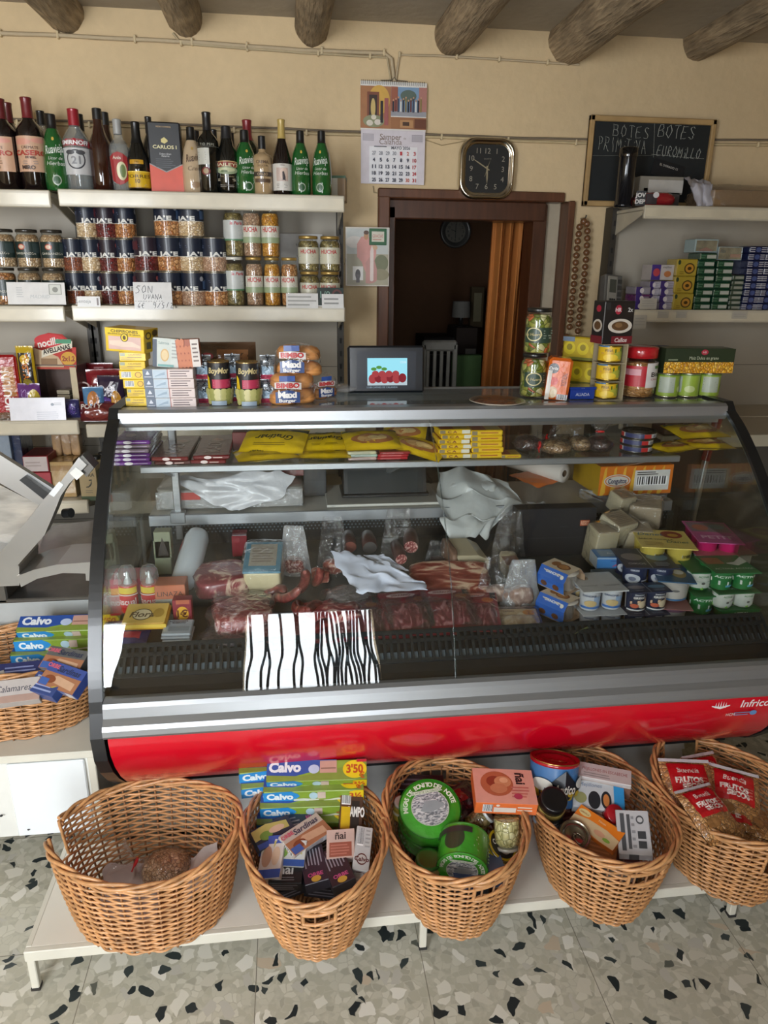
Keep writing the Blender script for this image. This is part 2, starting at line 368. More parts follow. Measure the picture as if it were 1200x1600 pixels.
# ================================================================ the room
def plaster(name, col, var=.05):
    m, nt = nt_new(name); N = NT(nt); tc = N.n('ShaderNodeTexCoord'); c = lin(col)
    v, f = noise_var(N, tc.outputs['Object'], c, 1.6, var+.03, 5)
    v2, f2 = noise_var(N, tc.outputs['Object'], v, 30, .03, 4)
    b = N.n('ShaderNodeBsdfPrincipled', Roughness=.85); N.l(v2, b.inputs['Base Color'])
    nz = N.n('ShaderNodeTexNoise', Scale=9, Detail=6); N.l(tc.outputs['Object'], nz.inputs['Vector'])
    bp = N.n('ShaderNodeBump', Strength=.35, Distance=.02); N.l(nz.outputs['Fac'], bp.inputs['Height']); N.l(bp.outputs[0], b.inputs['Normal'])
    o = N.n('ShaderNodeOutputMaterial'); N.l(b.outputs[0], o.inputs[0]); MATS[name] = m; return m
def terrazzo():
    m, nt = nt_new('terrazzo'); N = NT(nt); tc = N.n('ShaderNodeTexCoord'); O = tc.outputs['Object']
    nz = N.n('ShaderNodeTexNoise', Scale=22, Detail=2); N.l(O, nz.inputs['Vector'])
    ad = N.n('ShaderNodeVectorMath', _operation='MULTIPLY_ADD'); N.l(nz.outputs['Color'], ad.inputs[0]); ad.inputs[1].default_value = (.03, .03, 0); N.l(O, ad.inputs[2])
    def chips(scale, cols, size, edge, off):
        mp = N.n('ShaderNodeMapping', Location=off); N.l(ad.outputs[0], mp.inputs[0])
        v = N.n('ShaderNodeTexVoronoi', Scale=scale, Randomness=1); v.voronoi_dimensions = '2D'; N.l(mp.outputs[0], v.inputs['Vector'])
        d = N.n('ShaderNodeTexVoronoi', _feature='DISTANCE_TO_EDGE', Scale=scale); d.voronoi_dimensions = '2D'; N.l(mp.outputs[0], d.inputs['Vector'])
        sp = N.n('ShaderNodeSeparateColor'); N.l(v.outputs['Color'], sp.inputs[0])
        cr = N.n('ShaderNodeValToRGB'); cr.color_ramp.interpolation = 'CONSTANT'
        for i, (p, c) in enumerate(cols):
            e = cr.color_ramp.elements[i] if i < 2 else cr.color_ramp.elements.new(p)
            e.position = p; e.color = (*lin(c), 1)
        N.l(sp.outputs[0], cr.inputs[0])
        # chip present only in some cells, shrunk from its border
        th = N.n('ShaderNodeMath', _operation='LESS_THAN', i1=size); N.l(sp.outputs[1], th.inputs[0])
        ed = N.n('ShaderNodeMapRange'); ed.inputs[1].default_value = edge; ed.inputs[2].default_value = edge+.03; N.l(d.outputs['Distance'], ed.inputs[0])
        mu = N.n('ShaderNodeMath', _operation='MULTIPLY'); N.l(th.outputs[0], mu.inputs[0]); N.l(ed.outputs[0], mu.inputs[1])
        return cr.outputs[0], mu.outputs[0]
    base, _ = noise_var(N, O, lin('#b4b0a0'), 60, .12, 5)
    cur = base
    for a in ((55, [(0, '#bcb8a8'), (.3, '#b0ac9b'), (.6, '#c6c2b3'), (.85, '#a5a192')], .8, .05, (0, 0, 0)),
              (25, [(0, '#d3cfc2'), (.35, '#c2bdae'), (.55, '#dcd8cd'), (.75, '#b7b3a8'), (.93, '#bfae98')], .42, .11, (3, 7, 0)),
              (38, [(0, '#262e30'), (.6, '#363e3e'), (.85, '#5a5c54')], .11, .13, (9, 2, 0)),
              (27, [(0, '#242b2d'), (.6, '#2e3637')], .055, .17, (5, 1, 0))):
        c, f = chips(*a); mx = N.n('ShaderNodeMix', _data_type='RGBA'); N.l(f, mx.inputs[0]); N.l(cur, mx.inputs[6]); N.l(c, mx.inputs[7]); cur = mx.outputs[2]
    br = N.n('ShaderNodeTexBrick', _offset=0, _squash=1, Scale=1); br.inputs['Brick Width'].default_value = .4; br.inputs['Row Height'].default_value = .4; br.inputs['Mortar Size'].default_value = .0012
    br.inputs['Mortar Smooth'].default_value = .3
    mp = N.n('ShaderNodeMapping', Location=(.12, .16, 0)); N.l(O, mp.inputs[0]); N.l(mp.outputs[0], br.inputs['Vector'])
    mx = N.n('ShaderNodeMix', _data_type='RGBA'); N.l(br.outputs['Fac'], mx.inputs[0]); N.l(cur, mx.inputs[6]); mx.inputs[7].default_value = (*lin('#7d786a'), 1)
    b = N.n('ShaderNodeBsdfPrincipled', Roughness=.32); N.l(mx.outputs[2], b.inputs['Base Color'])
    v, f = noise_var(N, O, (1, 1, 1), 5, .2, 4); r = N.n('ShaderNodeMapRange'); r.inputs[3].default_value = .25; r.inputs[4].default_value = .45; N.l(f, r.inputs[0]); N.l(r.outputs[0], b.inputs['Roughness'])
    o = N.n('ShaderNodeOutputMaterial'); N.l(b.outputs[0], o.inputs[0]); MATS['terrazzo'] = m; return m
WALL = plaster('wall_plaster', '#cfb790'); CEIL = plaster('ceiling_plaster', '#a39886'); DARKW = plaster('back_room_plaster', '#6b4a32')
XL, XR, YB, ZC = -2.1, 3.0, 3.0, 2.437
DX0, DX1, DZ = .375, 1.125, 1.862
b = MB(); b.box((XL-.1, FY-1.2, -.05), (XR+.1, 5.4, 0), terrazzo()); struct('floor', b)
b = MB(); b.box((XL-.1, FY-.1, ZC), (XR+.1, YB+.15, ZC+.08), CEIL); struct('ceiling', b)
b = MB()
b.box((XL-.1, YB, 0), (DX0, YB+.15, ZC), WALL); b.box((DX1, YB, 0), (XR+.1, YB+.15, ZC), WALL); b.box((DX0, YB, DZ), (DX1, YB+.15, ZC), WALL)
struct('wall_back', b)
b = MB(); b.box((XL-.1, FY, 0), (XL, YB, ZC), WALL); struct('wall_left', b)
b = MB(); b.box((XR, FY, 0), (XR+.1, YB, ZC), WALL); struct('wall_right', b)
# front wall behind the photographer: street door and shop window let the daylight in
b = MB(); fd0, fd1, fw0, fw1 = -.30, .46, -1.95, -.95
for a, c in (((XL-.1, 0), (fw0, ZC)), ((fw0, 0), (fw1, .95)), ((fw0, 2.15), (fw1, ZC)), ((fw1, 0), (fd0, ZC)), ((fd0, 2.2), (fd1, ZC)), ((fd1, 0), (XR+.1, ZC))):
    b.box((a[0], FY-.12, a[1]), (c[0], FY, c[1]), WALL)
struct('wall_front', b)
WOOD = pbr('dark_door_wood', '#4a2c1c', .4, 0, .3, var=.25, vscale=6, stretch=(8, 8, 1)); WHITE = pbr('white_paint', '#d8d8d2', .4, 0, .2, var=.03)
b = MB()
for x in (fw0, (fw0+fw1)/2-.02, fw1-.05): b.box((x, FY-.09, .95), (x+.05, FY-.03, 2.15), WHITE)
for z in (.95, 2.1): b.box((fw0, FY-.09, z), (fw1, FY-.03, z+.05), WHITE)
o = struct('window_1', b)
b = MB(); b.box((fw0+.05, FY-.065, 1), (fw1-.05, FY-.06, 2.1), glassm('window_glass')); put('window_pane', b.mesh('window_pane'), o)
# strip curtain over half of the street door (seen mirrored in the display glass)
b = MB(); rg = random.Random(4)
b.box((fd0, FY-.06, 2.16), (fd1, FY-.02, 2.2), WOOD)
for i in range(23):
    x = .10+(i-6)*.021 if i > 5 else -.28+i*.06+.02*sin(i*2); ph = rg.random()*6  # sparse left strips are added to break up the white door reflection
    b.grid(lambda u, v, x=x, ph=ph: (x+.015*u+.012*sin(v*9+ph), FY-.04+.01*sin(v*7+ph), .05+2.1*v), 1, 14, pbr('curtain_strip_brown', '#4b3b30', .5, var=.1))
o = put('strip_curtain', b.mesh('strip_curtain')); tag(o, 'hanging strip curtain in the street doorway behind the photographer', 'curtain')
# back room
b = MB()
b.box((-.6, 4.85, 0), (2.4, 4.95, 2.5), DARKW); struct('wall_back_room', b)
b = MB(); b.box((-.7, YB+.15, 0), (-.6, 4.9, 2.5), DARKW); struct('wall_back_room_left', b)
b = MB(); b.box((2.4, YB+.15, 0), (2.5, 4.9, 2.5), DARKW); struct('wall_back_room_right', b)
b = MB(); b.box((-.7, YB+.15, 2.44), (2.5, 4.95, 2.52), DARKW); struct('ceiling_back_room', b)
# door frame
b = MB(); W2 = pbr('frame_wood_worn', '#5b3722', .45, 0, .25, var=.3, vscale=5, stretch=(9, 9, 1)); BEV = .004
b.box((DX0-.02, YB-.03, 0), (DX0+.025, YB+.16, DZ), W2, BEV)
b.box((DX0+.025, YB+.02, 0), (DX0+.055, YB+.16, DZ-.03), WOOD, BEV)
b.box((DX0-.02, YB-.02, DZ-.005), (DX1-.03, YB+.16, DZ+.03), W2, BEV)
b.box((DX0+.025, YB+.02, DZ-.075), (DX1-.09, YB+.16, DZ-.005), WOOD, BEV)
b.box((DX1-.135, YB+.03, 0), (DX1-.08, YB+.16, DZ-.01), WOOD, BEV)
b.box((DX1-.08, YB+.06, 0), (DX1-.015, YB+.15, DZ), pbr('pale_jamb', '#a89b86', .7), BEV)
b.box((DX1-.015, YB-.03, 0), (DX1+.012, YB+.15, DZ), W2, BEV)
struct('door_1', b)

# ---- beams
def bark():
    m, nt = nt_new('beam_wood'); N = NT(nt); tc = N.n('ShaderNodeTexCoord')
    v, f = noise_var(N, tc.outputs['Object'], lin('#9a876c'), 14, .32, 6, (6, .8, 6)); v2, f2 = noise_var(N, tc.outputs['Object'], v, 7, .3, 3)
    b = N.n('ShaderNodeBsdfPrincipled', Roughness=.8); N.l(v2, b.inputs['Base Color'])
    bp = N.n('ShaderNodeBump', Strength=.9, Distance=.02); N.l(f, bp.inputs['Height']); N.l(bp.outputs[0], b.inputs['Normal'])
    o = N.n('ShaderNodeOutputMaterial'); N.l(b.outputs[0], o.inputs[0]); return m
BARK = bark()
BEAMS = [(95, 45, .066, 'leftmost round ceiling beam above the wine bottles'), (292, 52, .064, 'round ceiling beam second from the left'),
         (490, 68, .062, 'round ceiling beam just left of the calendar'), (712, 82, .072, 'round ceiling beam above the black square clock'),
         (890, 98, .085, 'thickest round ceiling beam left of the chalkboard'), (1095, 90, .07, 'round ceiling beam above the chalkboard')]
for i, (px, py, r, lb) in enumerate(BEAMS):
    p = at(px, py, Y=2.97); cx, cz = p.x, p.z+r*.93
    def fn(u, v, cx=cx, cz=cz, r=r, i=i):
        y = YB-v*4.65; a = 2*pi*u
        k = 1+.10*noise.noise((cos(a)*1.2, sin(a)*1.2+i*7, y*.9))+.06*noise.noise((cos(a)*3, sin(a)*3, y*3+i*5))
        w = .02*noise.noise((i*3, y*.8, 1))
        return (cx+w+r*k*cos(a), y, cz+r*k*sin(a))
    b = MB(); b.grid(fn, 20, 60, BARK)
    o = put('ceiling_beam', b.mesh('ceiling_beam')); tag(o, 'rough grey-brown wooden '+lb, 'beam')

# ---- cables
def cable(name, pts, r, col, label, clips=0):
    b = MB(); pp = [at(x, y, Y=2.99) for x, y in pts]; fine = []
    for a, c in zip(pp, pp[1:]):
        n = max(1, int((c-a).length/.06))
        for k in range(n): q = a.lerp(c, k/n); fine.append(q+Vector((0, 0, .0025*noise.noise(q*6))))
    fine.append(pp[-1]); b.tube(fine, r, C(col, 'm'), n=6)
    parts = [P('cable_run', b)]
    L = len(fine)
    for k in range(clips):
        q = fine[int((k+.5)/clips*(L-1))]; c = MB(); c.box((q.x-.004, q.y-.008, q.z-r-.004), (q.x+.004, 2.999, q.z+r+.006), C('#cbb995', 'm'), .002); parts.append(P('cable_clip', c))
    thing(name, parts, Matrix.Identity(4), label, 'cable')
cable('wall_cable', [(-30, 50), (120, 57), (300, 66), (470, 78), (600, 83), (612, 92), (616, 128)], .007, '#b8a688', 'painted cable running under the beams to the calendar', 7)
cable('wall_cable', [(270, 52), (283, 68), (330, 72), (470, 82), (605, 90), (611, 128)], .004, '#b0a080', 'thinner painted cable just below the upper cable on the left wall half', 4)
cable('wall_cable', [(618, 128), (624, 86), (680, 87), (780, 93), (905, 101)], .004, '#b8a688', 'thin cable running right from the calendar to the thick beam', 4)
cable('wall_cable', [(-30, 184), (250, 193), (562, 206), (700, 212), (900, 217), (1230, 219)], .004, '#776a58', 'long grey cable along the wall behind the bottles and the chalkboard', 0)
cable('wall_cable', [(-30, 190), (250, 199), (562, 211), (740, 217), (900, 223), (1230, 227)], .005, '#c0ac85', 'long cream painted cable just below the grey one', 12)
cable('wall_cable', [(583, 290), (584, 300), (600, 304)], .002, '#9a8a6a', 'short loose wire below the calendar at the door frame corner')
# ================================================================ shelving
SH = pbr('shelf_enamel', '#b9b09c', .45, 0, .15, var=.07, vscale=9); SHB = pbr('shelf_back_panel', '#a59d8f', .55, 0, 0, var=.05, vscale=5); UPR = pbr('upright_dark', '#3a3630', .5, .3)
SY, SYB = 2.65, 2.965
def shelving(x0, x1, levels, depthY, label, zb, zt, bra=(1, 1), lip=.048):
    parts = []
    b = MB(); b.box((x0, SYB, zb), (x1, SYB+.015, zt), SHB)
    for k in range(1, 5): z = zb+(zt-zb)*k/5; b.box((x0, SYB-.0015, z), (x1, SYB, z+.0015), UPR)
    parts.append(P('back_panel', b))
    for x in (x0, x1):
        b = MB(); b.box((x-.012, SYB-.04, zb), (x+.012, SYB+.03, zt), UPR)
        for k in range(int((zt-zb)/.05)): b.box((x-.004, SYB-.0408, zb+.02+k*.05), (x+.004, SYB-.04, zb+.04+k*.05), C('#12100e', 'm'))
        parts.append(P('upright', b))
    for z in levels:
        b = MB(); b.box((x0+.004, depthY, z-.012), (x1-.004, SYB, z), SH, .002)
        b.box((x0+.004, depthY-.012, z-lip), (x1-.004, depthY+.002, z+.004), SH, .003)
        b.box((x0+.008, depthY-.014, z-lip+.008), (x1-.008, depthY-.0115, z-.006), pbr('shelf_ticket_rail', '#c3b9a2', .35, 0, .3, var=.08, vscale=14))
        subs = []
        for k in range(2):
            xx = (x0+.006, x1-.01)[k]
            if not bra[k]: continue
            c = MB(); c.prism([(depthY, z-.014), (SYB, z-.014), (SYB, z-.10), (depthY+.02, z-.03)], xx, xx+.004, SH, 'YZ'); subs.append(P('shelf_bracket', c))
        parts.append(P('shelf_board', b, subs))
    thing('wall_shelving', parts, Matrix.Identity(4), label, 'shelving')
shelving(-.722, .205, (1.827, 1.469), SY, 'cream metal shelving unit with bottles and cans, left of the calendar', .3, 1.84)
shelving(-1.68, -.738, (1.822, 1.466, 1.080, .785), SY, 'cream metal shelving unit at the far left edge, behind the slicer', .3, 1.84)
# lower boards of the middle unit, standing a little lower than its neighbours'
b = MB(); b.box((-.718, SY, 1.052), (.2, SYB, 1.064), SH); b.box((-.718, SY-.012, 1.02), (.2, SY+.002, 1.068), SH, .003)
b.box((-.718, SY, .763), (.2, SYB, .775), SH); b.box((-.718, SY-.012, .73), (.2, SY+.002, .779), SH, .003)
o = put('shelf_boards', b.mesh('shelf_boards')); tag(o, 'lower cream shelf boards half hidden behind the display case, on the left', 'shelf')
shelving(1.285, 2.25, (1.826, 1.462, 1.05), 2.7, 'cream metal shelving unit on the right, below the chalkboard', .3, 1.84, lip=.042)

# ================================================================ display case
GX0, GX1 = -.454, 1.262
SS = pbr('brushed_steel', '#b4b6b8', .3, .9, var=.08, vscale=4, stretch=(1, 30, 30)); ALU = pbr('satin_aluminium', '#a6a9ac', .38, .75, var=.04, vscale=3, stretch=(1, 20, 20))
BLK = pbr('black_plastic', '#17191b', .35, 0, .2, var=.1); RED = pbr('red_gloss_panel', '#c4041f', .25, 0, .6, var=.02, vscale=2, coatr=.12); DK = pbr('dark_tray', '#20262a', .4, .2)
CG = glassm('case_glass', (.975, .99, .985), 0, 1.5)
GP = [(1.955, 1.222), (1.895, 1.188), (1.84, 1.147), (1.785, 1.100), (1.72, 1.037), (1.663, .975), (1.617, .915), (1.576, .85), (1.543, .785), (1.515, .725), (1.492, .66)]
def glass_prof():
    o = []
    for i in range(len(GP)-1):
        p0 = GP[max(i-1, 0)]; p1 = GP[i]; p2 = GP[i+1]; p3 = GP[min(i+2, len(GP)-1)]
        for k in range(4):
            t = k/4; o.append(tuple(.5*((2*p1[j])+(-p0[j]+p2[j])*t+(2*p0[j]-5*p1[j]+4*p2[j]-p3[j])*t*t+(-p0[j]+3*p1[j]-3*p2[j]+p3[j])*t**3) for j in (0, 1)))
    o.append(GP[-1]); return o
GPF = glass_prof()
def pane(x0, x1, th=.005):
    b = MB(); n = len(GPF); inner = []
    for i, p in enumerate(GPF):
        a = GPF[max(i-1, 0)]; c = GPF[min(i+1, n-1)]; t = Vector((c[0]-a[0], c[1]-a[1])).normalized(); inner.append((p[0]-t.y*th, p[1]+t.x*th))
    b.add([(x0, *p) for p in GPF]+[(x1, *p) for p in GPF], [(i, i+1, n+i+1, n+i) for i in range(n-1)], CG, True)
    b.add([(x0, *p) for p in inner]+[(x1, *p) for p in inner], [(i+1, i, n+i, n+i+1) for i in range(n-1)], CG, True)
    ed = pbr('glass_edge', '#5d6b62', .2, 0, .5, var=0)
    for x in (x0, x1):
        vs = [(x, *p) for p in GPF]+[(x, *p) for p in inner]; b.add(vs, [(i, i+1, n+i+1, n+i) for i in range(n-1)], ed)
    return b
parts = []
JX = .377
parts.append(P('front_glass', pane(GX0+.012, JX-.001))); parts.append(P('front_glass', pane(JX+.001, GX1-.012)))
RP = [(1.472, .592), (1.468, .57), (1.475, .53), (1.498, .48), (1.535, .425), (1.58, .375), (1.635, .335), (1.68, .322)]
b = MB(); n = len(RP)
b.add([(GX0+.02, *p) for p in RP]+[(GX1-.02, *p) for p in RP], [(i, n+i, n+i+1, i+1) for i in range(n-1)], RED, True)
bd = MB(); W_, H_ = .2, .07
def badge(u, v, h): return (1.045+u*.16, 1.4685-h-.0006+.0, .545+v*.035)
def bface(u, v, h):
    z = .59-(1-v)*.075; y = 1.4745+(max(0, .57-z))**2*1.6; return (1.03+u*.19, 1.467-h+max(0, .57-z)*.12, z)
bd.decals(bface, .19, .075, [('t', 'Infrico', .66, .62, .30, '#e8e2e2', {'b': .012, 's': .15})]+
 [('q', [(.09+.035*k-.008, .52, .58), (.09+.035*k, .50, .80-.03*abs(k-2)), (.09+.035*k+.008, .52, .58)], '#e8e2e2') for k in range(5)]+
 [('q', [(.03, .58, .62), (.16, .46, .56), (.29, .58, .62)], '#e8e2e2'), ('e', .66, .22, .05, .10, '#5f86b8'), ('l', .38, .12, .62, .3, 2, '#6f7fae'), ('t', 'HCM', .33, .2, .11, '#e8d8d8')])
parts.append(P('front_panel', b, [P('maker_badge', bd)], label='glossy red curved front panel'))
b = MB()
rail = [(1.492, .668), (1.478, .664), (1.472, .655), (1.468, .632), (1.452, .622), (1.447, .612), (1.447, .598), (1.452, .590), (1.475, .588), (1.51, .60), (1.51, .665)]
b.prism(rail, GX0+.016, GX1-.016, ALU, 'YZ'); parts.append(P('bumper_rail', b, label='brushed aluminium bumper rail above the red panel'))
# top rail and glass top
b = MB(); b.prism([(1.945, 1.198), (1.937, 1.21), (1.94, 1.236), (1.952, 1.243), (1.99, 1.243), (1.99, 1.20)], GX0+.01, GX1-.01, ALU, 'YZ'); b.box((GX0+.02, 1.962, 1.185), (GX1-.02, 1.985, 1.2), SS); parts.append(P('top_rail', b))
b = MB(); b.box((GX0+.01, 1.99, 1.222), (GX1-.01, 2.30, 1.24), glassm('grey_glass_top', (.85, .88, .87), .04, 1.5, milk=.42, milkc=(.30, .33, .32)), .003); b.box((GX0+.01, 2.285, 1.2), (GX1-.01, 2.305, 1.243), ALU, .003)
parts.append(P('top_board', b))
# end frames: black trim along the curved outline, upper glass, lower panel
out = [(2.30, 1.243), (1.96, 1.247)]+[(y-.006, z+.006) for y, z in GPF[1:]]+[(1.48, .64), (1.462, .585), (1.47, .52), (1.50, .465), (1.545, .41), (1.60, .355), (1.66, .318), (1.74, .30)]
def inset(pl, d):
    r = []
    for i, p in enumerate(pl):
        a = pl[max(i-1, 0)]; c = pl[min(i+1, len(pl)-1)]; t = Vector((c[0]-a[0], c[1]-a[1])).normalized(); r.append((p[0]-t.y*d, p[1]+t.x*d))
    return r
for x0, x1 in ((GX0-.016, GX0+.014), (GX1-.014, GX1+.016)):
    b = MB(); k0 = len(out)-8
    wd_ = [.010]*(k0-3)+[.014, .022, .035]+[.045]*8
    ins = [inset(out, w)[i] for i, w in enumerate(wd_)]
    n = len(out); lo = [(x0, *p) for p in out]+[(x0, *p) for p in ins]+[(x1, *p) for p in out]+[(x1, *p) for p in ins]
    b.add(lo, [(i, i+1, n+i+1, n+i) for i in range(n-1)]+[(2*n+i, 3*n+i, 3*n+i+1, 2*n+i+1) for i in range(n-1)]+[(i, 2*n+i, 2*n+i+1, i+1) for i in range(n-1)]+[(n+i, n+i+1, 3*n+i+1, 3*n+i) for i in range(n-1)], BLK)
    xm = (x0+x1)/2; side = [p for p in ins[:k0+1]]
    g = MB(); poly = side+[(1.51, .66), (2.30, .66)]
    g.prism(poly, xm-.003, xm+.003, glassm('end_glass', (.95, .98, .97), 0, 1.5), 'YZ')
    lowp = MB(); poly = [(2.30, .66), (1.51, .66)]+ins[k0:]+[(2.30, .32)]
    lowp.prism(poly, xm-.008, xm+.008, pbr('end_panel_grey', '#3b4044', .45, .1), 'YZ')
    parts.append(P('end_trim', b)); parts.append(P('end_glass', g)); parts.append(P('end_panel', lowp))
# insides
SG = glassm('shelf_glass', (.80, .86, .84), .02, 1.5, milk=.10, milkc=(.5, .55, .53))
b = MB(); b.box((GX0+.05, 1.955, 1.080), (GX1-.13, 2.27, 1.088), SG); b.box((GX0+.05, 1.945, 1.072), (GX1-.13, 1.957, 1.090), ALU, .002)
subs = []
for x in (-.36, .30, 1.05):
    c = MB(); c.prism([(1.965, 1.071), (2.24, 1.071), (2.24, .98), (2.225, .98)], x, x+.012, SS, 'YZ'); subs.append(P('shelf_arm', c))
parts.append(P('glass_shelf', b, subs, label='upper inner glass shelf with metal front edge'))
for x in (-.36, 1.06):
    b = MB(); b.box((x, 2.16, .80), (x+.022, 2.185, 1.225), SS, .002); b.box((x-.01, 2.14, .86), (x+.035, 2.17, .895), ALU, .002); parts.append(P('shelf_post', b))
b = MB(); b.box((GX0+.02, 2.15, .857), (GX1-.02, 2.42, .885), pbr('white_worktop', '#b5b3ab', .3, 0, .3, var=.08, vscale=7), .003); b.box((GX0+.02, 2.142, .852), (GX1-.02, 2.151, .887), ALU, .002)
parts.append(P('service_worktop', b))
b = MB()
b.box((GX0+.02, 2.165, .66), (GX1-.02, 2.185, .857), BLK)
for j in range(3):
    for i in range(145): x = GX0+.04+i*.0116+(j % 2)*.0058; b.add([(x+.0028*cos(a), 2.1646, .842-j*.010+.0028*sin(a)) for a in [k*pi/3 for k in range(6)]], [tuple(range(5, -1, -1))], C('#5d6a70', 'm'))
parts.append(P('perforated_back', b, label='black inner back wall with rows of pin holes'))
b = MB(); b.prism([(1.615, .660), (1.62, .680), (2.165, .7835), (2.165, .755)], GX0+.02, GX1-.02, pbr('deck_steel', '#4b4f50', .35, .4), 'YZ')
parts.append(P('display_deck', b))
# front air grille with real slots
b = MB(); P0, P1 = Vector((0, 1.618, .738)), Vector((0, 1.556, .686)); nn = 96; w = (GX1-GX0-.06)/nn
GR = pbr('grille_plastic', '#1b2226', .38, 0, .15); d = P1-P0; nrm = Vector((0, -d.z, d.y)).normalized()*-1
def gq(x0, x1, t0, t1, h0, h1, mat):
    vs = []
    for h in (h0, h1):
        for x, t in ((x0, t0), (x1, t0), (x1, t1), (x0, t1)):
            q = P0+d*t+nrm*h; vs.append((x, q.y, q.z))
    b.add(vs, [(0, 1, 2, 3), (7, 6, 5, 4), (0, 4, 5, 1), (1, 5, 6, 2), (2, 6, 7, 3), (3, 7, 4, 0)], mat)
x0_ = GX0+.03
gq(x0_, GX1-.03, 0, .06, 0, .004, GR); gq(x0_, GX1-.03, .30, .42, 0, .004, GR); gq(x0_, GX1-.03, .93, 1.05, 0, .004, GR)
for i in range(nn+1):
    x = x0_+i*w; gq(x-w*.2, x+w*.2, .0, 1, 0, .004, GR)
    if i < nn:
        gq(x+w*.2, x+w*.8, .06, .14, 0, .004, GR)
        gq(x+w*.25, x+w*.75, .68, .93, -.006, -.004, pbr('grille_inner', '#56636b', .5, .2))
gq(x0_, GX1-.03, 0, 1.0, -.03, -.028, C('#0c0e10', 'm'))
parts.append(P('air_grille', b, label='black slotted air grille along the front of the deck'))
b = MB(); b.prism([(1.556, .684), (1.535, .668), (1.51, .655), (1.51, .64), (1.62, .64), (1.62, .66)], GX0+.02, GX1-.02, BLK, 'YZ'); b.box((GX0+.02, 1.51, .56), (GX1-.02, 2.3, .645), DK); parts.append(P('base_tub', b))
# louvred plinth and feet
b = MB(); GY = pbr('plinth_grey', '#b9b8b4', .45, .2, var=.05)
for k in range(7): z = .075+k*.036; b.prism([(1.745, z), (1.738, z+.004), (1.752, z+.031), (1.765, z+.033), (1.765, z)], GX0+.06, GX1-.1, GY, 'YZ')
b.box((GX0+.06, 1.765, .07), (GX1-.1, 1.78, .335), C('#3a3a38', 'm')); parts.append(P('louvred_plinth', b))
b = MB(); b.box((GX0+.03, 1.66, .305), (GX1-.03, 2.29, .34), DK); b.box((GX0+.03, 2.27, .0), (GX1-.03, 2.29, .86), GY); parts.append(P('chassis', b))
for x in (GX0+.08, GX1-.12):
    for y in (1.79, 2.2):
        b = MB(); b.box((x-.02, y-.02, .02), (x+.02, y+.02, .31), C('#2c2a28', 'm')); b.lathe([(.03, 0), (.03, .02)], C('#222222', 'm'), 12, c=(x, y, 0)); parts.append(P('case_leg', b))
thing('refrigerated_display_case', parts, Matrix.Identity(4), 'curved glass refrigerated deli counter with red front panel and black end trim', 'display case')

# ================================================================ bench, cabinet, counter
CW = pbr('chipped_white_paint', '#cfcbbd', .5, 0, .1, var=.06, vscale=8)
parts = []
b = MB(); BX0, BX1, BYF, BYB, BZ = -.637, 1.62, 1.338, 1.665, .12
b.box((BX0+.012, BYF+.012, BZ-.006), (BX1-.012, BYB-.012, BZ), pbr('bench_board', '#dad5c8', .45, 0, .15, var=.08, vscale=5), .001); parts.append(P('bench_top', b))
b = MB()
b.box((BX0, BYF-.003, BZ-.028), (BX1, BYF+.012, BZ+.001), CW, .002); b.box((BX0, BYB-.012, BZ-.028), (BX1, BYB, BZ+.001), CW, .002)
b.box((BX0, BYF+.012, BZ-.028), (BX0+.014, BYB-.012, BZ+.001), CW, .002); b.box((BX1-.014, BYF, BZ-.028), (BX1, BYB, BZ+.001), CW, .002)
parts.append(P('bench_frame', b))
for x in (BX0+.002, .278, 1.10, BX1-.02):
    for y in (BYF, BYB-.02):
        b = MB(); b.box((x, y, .006), (x+.018, y+.018, BZ-.027), CW, .002); b.box((x-.001, y-.001, 0), (x+.019, y+.019, .008), C('#2a2826', 'm')); parts.append(P('bench_leg', b))
thing('low_bench', parts, Matrix.Identity(4), 'low long white painted bench holding the front row of wicker baskets', 'bench')
CY = 1.70; CZ = at(75, 1174, Y=CY).z; CB = at(50, 1304, Y=CY).z; CXR = at(153, 1200, Y=CY).x
parts = []
b = MB(); b.box((-1.75, CY-.012, CZ-.022), (CXR, 2.02, CZ), CW, .003); parts.append(P('cabinet_top', b))
b = MB(); b.box((-1.74, CY, CB), (CXR-.004, 2.0, CZ-.02), WHITE); b.box((CXR-.022, CY-.008, CB-.01), (CXR-.002, CY+.01, CZ-.02), CW, .002); parts.append(P('cabinet_body', b))
b = MB(); fx0 = at(12, 1200, Y=CY).x; b.box((fx0, CY-.009, CB+.004), (CXR-.03, CY-.0005, CZ-.028), pbr('panel_white_gloss', '#dfe4e6', .25, 0, .3, var=.01), .003)
for px, py in ((45, 1297), (2, 1276)): q = at(px, py, Y=CY-.01); b.lathe([(.0001, 0), (.004, .001), (.004, .003)], C('#333333', 'm'), 8, c=(q.x, CY-.009, q.z))
parts.append(P('cabinet_door', b, label='glossy white door panel'))
for x in (-1.7, fx0-.3, CXR-.04):
    b = MB(); b.box((x, CY+.10, 0), (x+.03, CY+.13, CB), C('#8a877e', 'm')); parts.append(P('cabinet_leg', b))
thing('low_cabinet', parts, Matrix.Identity(4), 'low white cabinet at the left under the basket of tuna packs', 'cabinet')
TZ, TY = .72, 2.03
parts = []
b = MB(); b.box((-1.9, TY, TZ-.03), (GX0-.03, 2.60, TZ), pbr('counter_steel', '#9fa3a4', .22, .55, .2, var=.03), .006); parts.append(P('counter_top', b))
b = MB(); b.box((-1.88, TY+.02, .1), (GX0-.04, 2.58, TZ-.03), pbr('counter_front_grey', '#b9bcba', .2, .1, .4, var=.03), .004); parts.append(P('counter_body', b))
thing('slicer_counter', parts, Matrix.Identity(4), 'grey steel counter carrying the meat slicer, left of the display case', 'counter')
